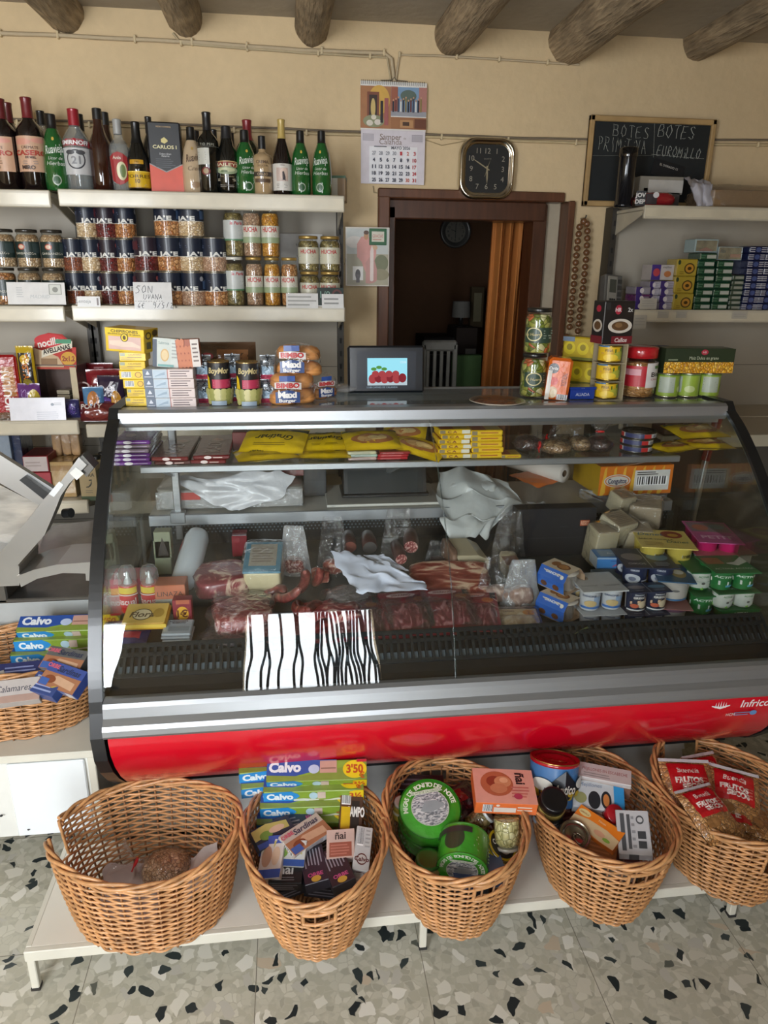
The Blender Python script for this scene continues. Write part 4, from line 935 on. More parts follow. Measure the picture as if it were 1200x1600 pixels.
# giant rosary
BEAD = pbr('bead_wood', '#6e4a2e', .35, 0, .4, var=.2, vscale=60)
def strand(pts, step=11.2):
    P_ = [Vector((x, y)) for x, y in pts]; out = []; acc = 0
    for a, c in zip(P_, P_[1:]):
        L = (c-a).length; t = acc
        while t < L: out.append(a.lerp(c, t/L)); t += step
        acc = t-L
    return out
bm_ = MB(); bm_.lathe([(0, -.0128), (.006, -.0115), (.011, -.007), (.0135, 0), (.011, .007), (.006, .0115), (0, .0128)], BEAD, 12); bme = bm_.mesh('bead'); parts = []
cord = MB()
for pl in ([(912, 346), (906, 352), (903, 375), (900, 405), (897, 440), (893, 475), (890, 511)], [(917, 350), (918, 365), (916, 400), (912, 440), (907, 480), (903, 516), (898, 550), (894, 600)], [(885, 526), (881, 545), (879, 600)], [(891, 530), (888, 550), (885, 600)]):
    cord.tube([at(x, y, Y=2.955) for x, y in pl], .0015, C('#8a7a60', 'm'), 4)
    for i, q in enumerate(strand(pl)):
        p = at(q.x, q.y, Y=2.955); parts.append(('bead', bme, [], None, Matrix.Translation(p), None))
cord.tube([at(890, 511, Y=2.955), at(885, 526, Y=2.955)], .001, C('#8a7a60', 'm'), 4); cord.tube([at(890, 511, Y=2.955), at(891, 530, Y=2.955)], .001, C('#8a7a60', 'm'), 4)
parts.append(P('rosary_cord', cord))
q = at(912, 341, Y=2.97); c = MB(); c.tube([(q.x, 3.0, q.z), (q.x, 2.95, q.z), (q.x, 2.945, q.z+.01)], .003, C('#77736a', 'f'), 6); parts.append(P('wall_hook', c))
thing('wooden_rosary', parts, Matrix.Identity(4), 'oversized rosary of brown wooden beads hanging right of the doorway', 'rosary')
# ================================================================ through the doorway
CUR = pbr('ochre_curtain', '#a8672c', .8, var=.12, vscale=3, bump=.1)
xa, xb = at(764, 500, Y=3.2).x, at(862, 500, Y=3.2).x
b = MB()
def cur(u, v, s=0):
    f = sin(u*2*pi*6.5+.6*sin(v*3)+1.2*noise.noise((u*3, v, 2)))+.35*sin(u*2*pi*15+v); lean = (1-v)*-.03*(1-u)
    return (xa+(xb-xa)*u+lean, 3.215+.028*f+s, .3+1.56*v)
b.grid(cur, 110, 16, CUR); b.grid(lambda u, v: cur(1-u, v, .004), 110, 16, CUR)
rd = MB(); rd.tube([(.38, 3.215, 1.852), (1.2, 3.215, 1.852)], .006, C('#6b6256', 'f'), 8)
thing('doorway_curtain', [P('curtain_cloth', b), P('curtain_rod', rd)], Matrix.Identity(4), 'ochre pleated curtain drawn to the right side of the dark doorway', 'curtain')
q = at(711, 362, Y=4.8); R_ = .098
b = MB(); b.lathe([(0, 0), (R_, 0), (R_, .02), (R_*.93, .03), (R_*.84, .022), (R_*.68, .02), (R_*.66, .014), (0, .014)], pbr('grey_plastic', '#6d6b66', .3, .2, .3), 40)
ds = MB(); ds.lathe([(0, .014), (R_*.66, .0145)], C('#8b8578'), 32, caps=False)
f_ = lambda u, v, e: ((u-.5)*2*R_, (v-.5)*2*R_, .016+e)
ds.decals(f_, 2*R_, 2*R_, [('t', str(k), .5+.25*cos(radians(90-30*k)), .5+.25*sin(radians(90-30*k)), .075, '#2c2926') for k in range(1, 13)]+[('r', .49, .5, .51, .72, '#222222'), ('q', [(.36, .55, .565), (.5, .49, .51)], '#222222'), ('r', .492, .3, .508, .5, '#222222')])
thing('wall_clock', [P('clock_frame', b), P('clock_dial', ds)], Matrix.Translation(q) @ Matrix.Rotation(radians(90), 4, 'X'), 'round grey wall clock in the dark room beyond the doorway', 'clock')
# white slatted chair
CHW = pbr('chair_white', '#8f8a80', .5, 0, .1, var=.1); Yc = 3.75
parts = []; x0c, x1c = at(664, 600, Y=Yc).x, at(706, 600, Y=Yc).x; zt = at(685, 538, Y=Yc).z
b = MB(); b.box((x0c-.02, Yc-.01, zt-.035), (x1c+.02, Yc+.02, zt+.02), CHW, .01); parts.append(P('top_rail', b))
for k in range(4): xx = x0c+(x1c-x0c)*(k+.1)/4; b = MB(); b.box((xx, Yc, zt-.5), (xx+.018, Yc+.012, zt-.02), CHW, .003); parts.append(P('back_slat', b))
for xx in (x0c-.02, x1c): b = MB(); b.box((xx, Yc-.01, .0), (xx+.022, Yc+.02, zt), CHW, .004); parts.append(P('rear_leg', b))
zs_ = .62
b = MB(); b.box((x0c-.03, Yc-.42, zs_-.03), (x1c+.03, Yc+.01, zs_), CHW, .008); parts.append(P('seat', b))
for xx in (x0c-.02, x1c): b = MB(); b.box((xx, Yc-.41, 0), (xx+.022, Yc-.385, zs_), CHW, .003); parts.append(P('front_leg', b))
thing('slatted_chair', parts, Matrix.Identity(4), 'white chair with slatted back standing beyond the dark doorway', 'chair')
def dk(px0, px1, py0, py1, Y, d, col, name, label, cat, sub=None, z0=None):
    x, z, w, h = fit(px0, px1, py0, py1, Y)
    if z0 is not None: h = z+h-z0; z = z0
    thing(name, one(carton_mb(w, d, h, col, sub, .003, 'm'), name), (x, Y+d/2, z), label, cat)
dtz = at(700, 575, Y=4.1).z
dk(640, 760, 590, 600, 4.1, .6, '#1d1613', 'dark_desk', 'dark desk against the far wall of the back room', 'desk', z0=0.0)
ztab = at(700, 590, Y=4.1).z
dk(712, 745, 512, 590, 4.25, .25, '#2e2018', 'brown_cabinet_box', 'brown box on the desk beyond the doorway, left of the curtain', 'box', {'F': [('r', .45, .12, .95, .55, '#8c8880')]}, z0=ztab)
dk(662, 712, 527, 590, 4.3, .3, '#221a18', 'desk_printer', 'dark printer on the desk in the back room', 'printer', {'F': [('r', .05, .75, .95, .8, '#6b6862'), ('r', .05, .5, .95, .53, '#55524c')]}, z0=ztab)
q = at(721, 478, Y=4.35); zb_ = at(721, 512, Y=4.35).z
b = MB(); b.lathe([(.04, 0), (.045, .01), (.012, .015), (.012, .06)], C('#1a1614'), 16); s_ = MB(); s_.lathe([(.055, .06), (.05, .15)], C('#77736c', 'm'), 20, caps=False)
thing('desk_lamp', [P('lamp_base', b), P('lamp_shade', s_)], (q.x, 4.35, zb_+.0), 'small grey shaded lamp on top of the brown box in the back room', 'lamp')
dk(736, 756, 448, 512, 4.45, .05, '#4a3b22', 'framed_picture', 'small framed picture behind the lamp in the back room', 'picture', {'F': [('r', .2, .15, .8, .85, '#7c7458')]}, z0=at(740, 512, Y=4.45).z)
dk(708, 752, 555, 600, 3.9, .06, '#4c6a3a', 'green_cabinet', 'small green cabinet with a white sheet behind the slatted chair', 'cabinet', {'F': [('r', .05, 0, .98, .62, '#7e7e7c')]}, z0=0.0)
# ================================================================ top left shelf: bottles
ZT1 = 1.827
RV = [('e', .5, .93, .05, .035, '#c9a94a'), ('t', 'Ruavieja', .5, .74, .17, '#cfd6cc', {'b': .01, 's': .25, 'r': 8, 'w': .62}), ('t', 'Licor de', .52, .56, .06, '#c3ccbf', {'s': .2}), ('t', 'Hierbas', .52, .46, .08, '#c3ccbf', {'s': .2}), ('e', .5, .14, .13, .1, '#98a594'), ('e', .5, .14, .10, .075, '#1c4a22')]
RVC = [('e', .45, .93, .06, .035, '#a8884a'), ('t', 'Ruavieja', .5, .74, .17, '#4a3328', {'b': .01, 's': .25, 'r': 8, 'w': .66}), ('t', 'Crema', .55, .50, .1, '#77604c', {'s': .2}), ('e', .5, .14, .14, .07, '#94785c')]
WINE = [('r', 0, 0, 1, 1, '#c39c80'), ('e', .3, .84, .25, .09, '#c98e7a'), ('e', .75, .88, .2, .07, '#cc9080'), ('t', 'CREMATE', .5, .68, .08, '#4a342c'), ('t', 'CASERO', .5, .53, .14, '#a83c30', {'b': .03, 'w': .9}), ('t', 'DE MIEL', .5, .40, .06, '#4a342c', {'b': .03}), ('t', 'MIRO', .42, .12, .11, '#3c2c28', {'b': .03}), ('l', .3, .2, .7, .32, 2, '#7c6250')]
def stand(px0, px1, pyt, Y, kind, glass, cap, cf_, labels, lb, group=None, rz=0, n=24, h=None, cat='bottle', nm='bottle', zb=ZT1):
    xm = (px0+px1)/2; p = at(xm, pyt, Y=Y); r = (at(px1, 260, Y=Y).x-at(px0, 260, Y=Y).x)/2
    thing(nm, bottle(kind, round(h or p.z-zb, 4), round(r, 4), glass, cap, cf_, labels, n), (at(xm, pyt+40, Y=Y).x, Y, zb+.001, rz), lb, cat, group)
wl = ((.20, .58, 150, tuple(WINE), 'label'),)
stand(-18, 24, 155, 2.72, 'bordeaux', 'wine', '#5e1a1e', .22, wl, 'large dark wine bottle with red capsule, cut off by the left edge', rz=-25, nm='wine_bottle')
stand(23, 66, 153, 2.72, 'bordeaux', 'wine', '#6a1c22', .22, wl, 'large dark wine bottle with red capsule and brown paper label beside the green bottle', rz=8, nm='wine_bottle')
stand(-4, 34, 161, 2.84, 'bordeaux', 'wine', '#5e1a1e', .22, (), 'dark wine bottle with red capsule standing behind the two large labelled ones', nm='wine_bottle')
rl = lambda z0=.04, z1=.72: ((z0, z1, 150, tuple(RV), 'printed_label'),)
stand(64, 102, 179, 2.70, 'drop', 'green', '#151515', .19, rl(), 'green herb liqueur bottle between the large wine and the red-capped vodka', rz=12, nm='liqueur_bottle')
stand(52, 82, 174, 2.85, 'spirit', 'clear', '#1c1c1e', .16, (), 'clear bottle with black cap, behind the left green liqueur bottle', nm='spirit_bottle')
stand(66, 90, 178, 2.92, 'spirit', 'black', '#1c1c1e', .2, (), 'dark bottle furthest back behind the left green liqueur bottle', nm='spirit_bottle')
SM = (('q', [(0, .72, .9), (.25, .75, .93), (.5, .76, .95), (.75, .75, .93), (1, .72, .9)], '#a02430'), ('t', 'SMIRNOFF', .5, .84, .11, '#e4dede', {'b': .03, 'w': .86}), ('r', .06, 0, .94, .70, '#b9b8b8'), ('e', .5, .40, .26, .26, '#3a3a40'), ('e', .5, .40, .22, .22, '#b4b4b4'), ('e', .36, .58, .12, .06, '#444448'), ('e', .64, .58, .12, .06, '#444448'), ('t', '21', .5, .38, .2, '#77777b', {'b': .02}))
stand(97, 138, 171, 2.71, 'spirit', 'clear', '#8e1b28', .20, ((.20, .66, 150, SM, 'label'),), 'clear vodka bottle with red cap and silver crest label', nm='vodka_bottle', rz=6)
stand(112, 142, 179, 2.86, 'spirit', 'black', '#141416', .2, (), 'dark bottle peeking out behind the vodka bottle', nm='spirit_bottle')
stand(137, 172, 170, 2.71, 'cognac', 'amber', '#1a1a1a', .13, (), 'amber brandy bottle without front label, right of the vodka', nm='brandy_bottle')
stand(150, 182, 176, 2.84, 'cognac', 'amber', '#1a1a1a', .15, ((.25, .55, 120, (('r', 0, 0, 1, 1, '#b88a22'),), 'label'),), 'amber bottle with gold label behind the plain brandy bottle', nm='brandy_bottle')
stand(169, 202, 187, 2.70, 'faceted', 'clear', '#9a9a98', .20, ((.10, .55, 130, (('q', [(.1, .15, .85), (.3, .05, .95), (.5, 0, 1), (.7, .05, .95), (.9, .15, .85)], '#9c3032'), ('e', .62, .42, .22, .28, '#c9c29a'), ('e', .66, .42, .12, .2, '#6a7a4a'), ('t', 'Anis', .45, .82, .1, '#d8c8b8', {'b': .02})), 'label'),), 'faceted clear anise bottle with red label', nm='anise_bottle')
T10 = (('r', 0, 0, 1, 1, '#c9a21c'), ('r', 0, .0, 1, .06, '#6a4a10'), ('r', 0, .94, 1, 1, '#e0c04a'), ('t', 'TORRES', .5, .70, .2, '#4a3410', {'w': .8}), ('t', '10', .5, .42, .24, '#4a3410', {'b': .01}), ('l', .2, .1, .8, .25, 2, '#8a6a18'))
stand(196, 232, 191, 2.70, 'burgundy', 'black', '#131313', .30, ((.06, .30, 160, T10, 'label'), (.40, .46, 70, (('r', 0, 0, 1, 1, '#b98a1c'), ('t', 'TRS', .5, .5, .5, '#4a3410')), 'neck_label')), 'black brandy bottle with bright yellow label, left of the tall box', nm='brandy_bottle')
stand(222, 246, 183, 2.86, 'spirit', 'black', '#202022', .2, (), 'dark bottle behind the tall black and orange box', nm='spirit_bottle')
x, z, w, h = fit(231, 282, 189, 302, 2.68); hh = at(256, 190, Y=2.68).z-ZT1
thing('brandy_box', carton('brandy_box', w, .085, hh, '#1d1e22', {'F': [('r', 0, 0, 1, .30, '#c94a32'), ('q', [(0, .30, .42), (.5, .29, .31), (1, .30, .42)], '#c94a32'), ('q', [(0, .41, .425), (.5, .30, .315), (1, .41, .425)], '#8c8a88'), ('e', .5, .75, .06, .03, '#c9bb7a'), ('q', [(.4, .72, .76), (.5, .70, .79), (.6, .73, .75)], '#c9bb7a'), ('t', 'CARLOS I', .5, .655, .048, '#d8cfa0', {'b': .02, 'w': .72}), ('t', 'Solera Gran', .5, .56, .026, '#c8c8c8', {'s': .2}), ('t', 'Reserva', .5, .53, .026, '#c8c8c8', {'s': .2}), ('t', 'PEDRO DOMECQ', .5, .93, .02, '#c9a878'), ('l', .2, .36, .8, .5, 5, '#4a4c52')], 'R': [('r', 0, 0, 1, .35, '#a83c28')], 'L': [('r', 0, 0, 1, .35, '#a83c28')]}, ch=.004), (x, 2.73, ZT1+.001, 4), 'tall black and orange brandy box among the bottles', 'box')
stand(283, 316, 199, 2.70, 'drop', 'cream', '#131313', .20, ((.04, .72, 150, tuple(RVC), 'printed_label'),), 'beige cream liqueur bottle right of the tall black and orange box', nm='liqueur_bottle', rz=18)
stand(292, 322, 205, 2.86, 'spirit', 'black', '#1c1c20', .2, (), 'dark bottle behind the beige cream liqueur', nm='spirit_bottle')
stand(307, 341, 176, 2.69, 'bordeaux', 'black', '#17171a', .22, ((.36, .56, 75, (('r', 0, 0, 1, 1, '#b9b8ae'), ('l', .2, .2, .8, .8, 4, '#8a8880')), 'label', -28), (.575, .625, 170, (('r', 0, 0, 1, .06, '#8a8a80'), ('t', 'TIO PEPE', .5, .55, .6, '#a8a89a', {'sp': 1.2})), 'shoulder_print'), (.22, .34, 60, (('e', .5, .5, .4, .42, '#6a1d1d'), ('e', .5, .5, .25, .28, '#a08a6a')), 'seal', -12)), 'tallest black sherry bottle with a small white label', nm='sherry_bottle')
stand(322, 348, 203, 2.86, 'spirit', 'black', '#19191c', .2, (), 'dark bottle behind and right of the tall sherry bottle', nm='spirit_bottle')
BA = (('e', .5, .86, .5, .12, '#b89a6a'), ('e', .5, .85, .46, .095, '#7e2420'), ('t', 'BAILEYS', .5, .85, .10, '#d8cfa8', {'b': .02, 'w': .72}), ('e', .5, .66, .33, .13, '#8c9878'), ('e', .5, .68, .24, .07, '#b8ba94'), ('e', .42, .63, .1, .04, '#5a6a44'), ('t', 'THE ORIGINAL', .5, .46, .05, '#9a8a68'), ('l', .2, .3, .8, .4, 2, '#8a7a58'), ('l', .3, .1, .7, .2, 2, '#5a5040'), ('e', .88, .27, .08, .06, '#8a9a54'))
stand(336, 373, 198, 2.70, 'liqueur', 'black', '#1d1d20', .18, ((.06, .50, 160, BA, 'label'),), 'dark cream-liqueur bottle with oval red and green label', nm='liqueur_bottle')
stand(350, 374, 208, 2.86, 'spirit', 'black', '#19191c', .2, (), 'dark bottle behind the one with the oval label', nm='spirit_bottle')
stand(365, 401, 204, 2.70, 'drop', 'green', '#151515', .19, rl(), 'green herb liqueur bottle in front of the red-capped bottle', rz=14, nm='liqueur_bottle')
stand(369, 405, 188, 2.83, 'bordeaux', 'dgreen', '#7c2028', .26, (), 'dark green bottle with red capsule behind the middle green liqueur', nm='wine_bottle')
stand(395, 425, 213, 2.69, 'square', 'cream2', '#17181a', .22, ((.1, .62, 150, (('t', 'CREMA', .5, .88, .10, '#5a4430', {'b': .02}), ('t', 'DE LICOR', .5, .76, .06, '#5a4430'), ('r', .1, .42, .9, .56, '#3a3028'), ('t', 'ORUJO', .5, .49, .08, '#a89070', {'b': .02}), ('r', .2, .22, .8, .34, '#54402e')), 'printed_label'),), 'square-shouldered tan cream liqueur bottle with black cap', nm='liqueur_bottle')
stand(425, 455, 187, 2.69, 'burgundy', 'wine', '#b39a58', .25, ((.07, .42, 165, (('r', 0, 0, 1, 1, '#c6c2ba'), ('r', .28, .35, .7, .85, '#b8a398'), ('e', .55, .62, .14, .22, '#c9b0a0'), ('q', [(.5, .38, .7), (.55, .4, .72), (.6, .36, .5)], '#3a3234'), ('t', 'VIÑA', .5, .94, .06, '#6a5a50'), ('l', .3, .08, .7, .26, 3, '#8a8278')), 'label'),), 'dark wine bottle with gold capsule and white picture label', nm='wine_bottle')
stand(454, 485, 205, 2.69, 'drop', 'green', '#151515', .19, rl(), 'green herb liqueur bottle between the gold-capped wine and the last bottle', rz=4, nm='liqueur_bottle')
stand(487, 518, 205, 2.69, 'drop', 'green', '#151515', .19, rl(), 'rightmost green herb liqueur bottle on the top shelf', rz=-14, nm='liqueur_bottle')
x, z, w, h = fit(512, 543, 274, 303, 2.8); thing('small_carton', carton('small_carton', w, .09, at(527, 274, Y=2.8).z-ZT1, '#8a6a3c', {'F': [('r', .0, .1, .6, .9, '#b9b19c'), ('r', 0, .9, 1, 1, '#2f5a34')], 'R': [('r', 0, .85, 1, 1, '#2f5a34')]}), (x, 2.86, ZT1+.001, -8), 'small brown and green carton at the right end of the bottle shelf', 'box')

# ================================================================ middle left shelf
ZT2 = 1.470
AK = {'white': 'white beans', 'red': 'red kidney beans', 'tan': 'brown beans', 'rust': 'lentils', 'pink': 'pale pink beans'}
def jae(kind, r, h, rot=0):
    rd = kind == 'red'
    return can(r, h, ((.44, BEAN[kind]), (1, '#151d2e' if not rd else '#211724')), (('r', 0, .435, 1, .45, '#c8c4b8'), ('t', "JA'E", .5, .52, .115, '#d8d6d0', {'b': .045, 'w': .42, 'sp': 1.1}), ('l', .12, .68, .34, .78, 2, '#56617c'), ('e', .8, .8, .045, .07, '#a8524c' if rd else '#8c8c92'), ('r', .82, .50, .98, .74, '#3c5272' if not rd else '#5a2a34'))+((('r', .1, .62, .3, .86, '#4c1a24'),) if rd else ()), '#a8a398', 0, 210, rot=rot)
def canrow(pxs, py0, py1, Y, kinds, group, lab, zbase=None, r=None):
    """pxs: centre pixels; returns top z"""
    rg = random.Random(int(py0+Y*100))
    for i, (px, kd) in enumerate(zip(pxs, kinds)):
        p1 = at(px, py0, Y=Y); x = at(px, (py0+py1)/2, Y=Y).x
        thing('food_can', jae(kd, r, CH_, rg.choice([-18, 0, 12, 24])), (x, Y+r, zbase+.0005, rg.uniform(-3, 3)), lab % AK[kd] if '%s' in lab and isinstance(lab, str) else lab[i] % AK[kd], 'can', group)
CH_ = .108; r_ = .0335
GL = 'navy-topped bean cans in the left stack'
canrow([116, 143, 169, 196], 430, 470, 2.71, ['rust', 'white', 'red', 'tan'], GL, ['can of %s in the left can stack, bottom row, at its left end', 'can of %s in the left can stack, bottom row, second from left', 'can of %s in the left can stack, bottom row, third from left', 'can of %s in the left can stack, bottom row, beside the handwritten price card'], ZT2, r_)
canrow([112, 140, 168, 195], 388, 430, 2.71, ['rust', 'white', 'red', 'tan'], GL, ['can of %s in the left can stack, middle row, at its left end', 'can of %s in the left can stack, middle row, second from left', 'can of %s in the left can stack, middle row, third from left', 'can of %s in the left can stack, middle row, fourth from left'], ZT2+CH_, r_)
canrow([134, 164, 194], 347, 388, 2.71, ['white', 'red', 'tan'], GL, ['can of %s in the left can stack, top row, left one', 'can of %s in the left can stack, top row, middle one', 'can of %s in the left can stack, top row, right one'], ZT2+2*CH_, .0355)
CH_ = .112; r_ = .0425
GR_ = 'navy-topped bean cans in the right stack'
canrow([227, 264, 301, 337], 430, 472, 2.67, ['red', 'tan', 'pink', 'tan'], GR_, ['can of %s in the right can stack, bottom row, behind the price card', 'can of %s in the right can stack, bottom row, second from left', 'can of %s in the right can stack, bottom row, third from left', 'can of %s in the right can stack, bottom row, next to the white-lidded jar'], ZT2, r_)
canrow([227, 263, 298, 334], 383, 430, 2.67, ['red', 'tan', 'white', 'pink'], GR_, ['can of %s in the right can stack, middle row, at its left end', 'can of %s in the right can stack, middle row, second from left', 'can of %s in the right can stack, middle row, third from left', 'can of %s in the right can stack, middle row, at its right end'], ZT2+CH_, r_)
canrow([259, 297], 340, 383, 2.67, ['tan', 'white'], GR_, ['can of %s on top of the right can stack, left one', 'can of %s on top of the right can stack, right one'], ZT2+2*CH_, r_)
# jars of pulses
def jl(top, ink='#b03838', low='#8d9a78'): return (.28, .62, 150, (('r', 0, 0, 1, 1, '#c6c3b4'), ('t', top, .5, .78, .28, ink, {'b': .03, 'w': .62}), ('r', 0, 0, 1, .34, low), ('l', .15, .36, .8, .58, 3, '#77776a')))
def jars(items, name, cat, group):
    for (x0, x1, y0, y1, Y, lid, cont, lab, text, zb, hh, lidh) in items:
        x, z, w, h = fit(x0, x1, y0, y1, Y); thing(name, jar(round(w/2, 4), hh, lid, cont, lab, lidh), (x, Y+w/2, zb+.0005, random.uniform(-12, 12)), text, cat, group)
LP = (.32, .72, 160, (('r', 0, 0, 1, 1, '#b5b8b4'), ('t', 'la Perla', .68, .86, .16, '#b03038', {'b': .02, 's': .2}), ('r', 0, 0, 1, .08, '#4a7a54'), ('l', .1, .2, .9, .6, 5, '#8d938f')))
GD = '#a98a4a'; jh = .163
JG = 'tall glass jars of cooked pulses'
jars([(350, 381, 405, 470, 2.68, '#c9c6bc', BEAN['olive'], LP, 'glass jar with white lid and broad pale label, bottom row beside the cans', ZT2, jh, .06),
 (349, 380, 343, 405, 2.68, '#c9c6bc', BEAN['olive'], LP, 'glass jar with white lid and broad pale label, standing on another such jar', ZT2+jh, jh, .06),
 (383, 411, 406, 470, 2.68, GD, BEAN['pink'], jl('HUCHA'), 'gold-lidded jar of pale pink beans in the bottom row', ZT2, jh, .06),
 (379, 408, 343, 405, 2.68, GD, BEAN['pink'], jl('HUCHA'), 'gold-lidded jar of pale pink beans in the upper row', ZT2+jh, jh, .06),
 (412, 438, 406, 470, 2.68, GD, BEAN['chick'], jl('HUCHA'), 'gold-lidded jar of yellow chickpeas in the bottom row', ZT2, jh, .06),
 (408, 437, 343, 405, 2.68, GD, BEAN['chick'], jl('HUCHA'), 'gold-lidded jar of yellow chickpeas in the upper row', ZT2+jh, jh, .06),
 (439, 466, 406, 470, 2.68, GD, BEAN['tan'], jl('HUCHA'), 'gold-lidded jar of brown beans at the right end of the bottom row', ZT2, jh, .06)], 'pulse_jar', 'jar', JG)
gh = .118
GG = 'squat gold-lidded jars of green vegetables'
gl2 = (.22, .68, 150, (('r', 0, 0, 1, 1, '#bdb9a4'), ('t', 'HUCHA', .5, .74, .24, '#b03838', {'b': .03, 'w': .6}), ('l', .15, .15, .8, .5, 3, '#88866a')))
jars([(468, 500, 424, 470, 2.70, GD, BEAN['olive'], gl2, 'squat gold-lidded jar of greens, bottom row, behind the leaning white slips', ZT2, gh, .09),
 (500, 533, 424, 470, 2.70, GD, BEAN['olive'], gl2, 'squat gold-lidded jar of greens, bottom row, at the right end of the shelf', ZT2, gh, .09),
 (466, 499, 378, 424, 2.70, GD, BEAN['olive'], gl2, 'squat gold-lidded jar of greens, upper row, left one', ZT2+gh, gh, .09),
 (500, 533, 377, 424, 2.70, GD, BEAN['olive'], gl2, 'squat gold-lidded jar of greens, upper row, right one', ZT2+gh, gh, .09)], 'vegetable_jar', 'jar', GG)
# far-left jars
DJ = (.26, .68, 170, (('r', 0, 0, 1, 1, '#1c2c28'), ('e', .42, .68, .10, .18, '#b0503c'), ('e', .42, .68, .07, .12, '#d0b8a0'), ('t', 'GARBANZOS', .5, .28, .14, '#c8c4b4', {'w': .6}), ('r', .72, .3, .95, .9, '#2f3d3c')))
gh2 = .122
jars([(-22, 19, 370, 420, 2.70, '#2e2a24', BEAN['seed'], DJ, 'dark-labelled jar of chickpeas in the upper row, cut by the left edge', ZT2-.003+gh2, gh2, .08), (21, 58, 371, 421, 2.70, '#2e2a24', BEAN['seed'], DJ, 'dark-labelled jar of chickpeas in the upper row, middle one', ZT2-.003+gh2, gh2, .08), (60, 97, 371, 421, 2.70, '#2e2a24', BEAN['seed'], DJ, 'dark-labelled jar of chickpeas in the upper row, next to the cans', ZT2-.003+gh2, gh2, .08),
 (-20, 20, 422, 470, 2.70, '#2e2a24', BEAN['tan'], DJ, 'dark-labelled jar in the lower row, cut by the left edge', ZT2-.003, gh2, .08), (24, 60, 422, 470, 2.70, '#2e2a24', BEAN['seed'], DJ, 'dark-labelled jar behind the white envelope, left one', ZT2-.003, gh2, .08), (62, 98, 422, 470, 2.70, '#2e2a24', BEAN['seed'], DJ, 'dark-labelled jar behind the white envelope, right one', ZT2-.003, gh2, .08)], 'chickpea_jar', 'jar', 'dark-labelled chickpea jars at the far left')
# price cards and envelopes leaning on the lips
def card(px0, px1, py0, py1, Y, items, name, lb, cat='card', col='#cfcdca', hand=(), rz=0, tilt=-12, zb=None):
    x, z, w, h = fit(px0, px1, py0, py1, Y)
    if zb is not None: h = z+h-zb; z = zb
    b = MB(); b.box((-w/2, 0, 0), (w/2, .0012, h), C(col)); b.decals(lambda u, v, e: (-w/2+u*w, -e, v*h), w, h, items, e=.0002)
    for t, u, v, hh, c, r, sd in hand: b.strokes(t, lambda xx, yy: (xx, -.0006, yy), -w/2+u*w, v*h, hh*h, C(c, 'm'), r*1.8, .55, .25, .08, sd, .15)
    thing(name, one(b, name), (x, Y, z, rz, tilt), lb, cat)
card(10, 101, 441, 472, 2.646, [('r', .72, .45, .94, .92, '#8a8c84'), ('r', .735, .48, .925, .89, '#c4c4bc'), ('e', .83, .68, .05, .12, '#7c7c74'), ('l', .16, .3, .28, .8, 5, '#b4b4b4'), ('t', 'MADRID', .56, .36, .17, '#b4b6b6', {'s': .2})], 'window_envelope', 'white stamped envelope leaning in front of the far-left jars', 'envelope', zb=ZT2+.004, tilt=-8)
card(208, 268, 441, 474, 2.634, [], 'price_card', 'white card with handwritten price standing before the red bean cans', 'price card', hand=[('SON', .05, .60, .28, '#20242c', .0012, 2), ('uVANA'.upper(), .25, .38, .18, '#20242c', .001, 3), ('-----------', .02, .25, .12, '#33363c', .0008, 5), ('6€', .08, .06, .18, '#20242c', .0011, 6), ('9/5/26', .48, .06, .20, '#20242c', .0011, 7)], zb=ZT2-.01, tilt=-6)
card(120, 156, 463, 473, 2.634, [('t', 'Lenteja', .28, .55, .35, '#5a5a58'), ('r', .85, .15, .93, .85, '#5a4a44')], 'shelf_label', 'narrow printed shelf label below the left can stack', 'label', zb=ZT2-.002, tilt=-6)
card(438, 505, 362, 405, 2.90, [], 'handwritten_note', 'handwritten white note propped behind the squat jars', 'note', hand=[('JAN 26', .35, .82, .14, '#33363a', .0012, 2), ('- VALE - 3P', .10, .56, .13, '#33363a', .001, 3), ('90', .25, .28, .14, '#33363a', .001, 4)], zb=ZT2+.01+0*.2)
card(447, 497, 458, 472, 2.634, [('l', .05, .1, .95, .9, 3, '#9a9a96')], 'paper_slip', 'crumpled white slip lying on the shelf edge before the squat jars', 'slip', zb=ZT2-.003)
card(496, 537, 449, 471, 2.642, [('r', .0, .1, 1, 1, '#23302c'), ('t', '1/9', .3, .65, .35, '#7a9a8c'), ('e', .75, .62, .2, .3, '#5a3230'), ('e', .75, .62, .13, .2, '#1c2420')], 'small_notice', 'dark green and red notice at the right end of the middle shelf', 'card', zb=ZT2)
card(503, 537, 459, 472, 2.634, [('l', .1, .2, .9, .8, 2, '#8a8a88')], 'paper_slip', 'white slip in front of the dark green notice', 'slip', zb=ZT2-.003)
# ================================================================ third level, far left
ZT3 = 1.081
CQ = [('r', 0, 0, 1, 1, '#a81a1e'), ('r', .1, .30, .9, .75, '#a8602c'), ('t', 'CHIQUILIN', .5, .20, .045, '#e0d8d0', {'b': .03, 'w': .9}), ('e', .5, .84, .3, .06, '#c8c4c0'), ('l', .2, .4, .8, .7, 5, '#c88a4c')]
def packpx(px0, px1, py0, py1, Y, zb, name, t, col, dec, lb, cat, seed=0, rz=0, tilt=-80, fin='g', roll=0, group=None, wr=.25):
    """film pack standing upright"""
    x, z, w, h = fit(px0, px1, py0, py1, Y)
    if zb is not None: h = z+h-zb; z = zb
    o = thing(name, pouch(name, round(w, 3), round(h, 3), t, col, tuple(dec), seed, wr, .05, fin), Matrix.Translation((x, Y+t/2, z+h/2)) @ Matrix.Rotation(radians(rz), 4, 'Z') @ Matrix.Rotation(radians(roll), 4, 'Y') @ Matrix.Rotation(radians(90+(-80-tilt)), 4, 'X'), lb, cat, group)
    return o
b = MB(); x, z, w, h = fit(-16, 24, 556, 645, 2.68)
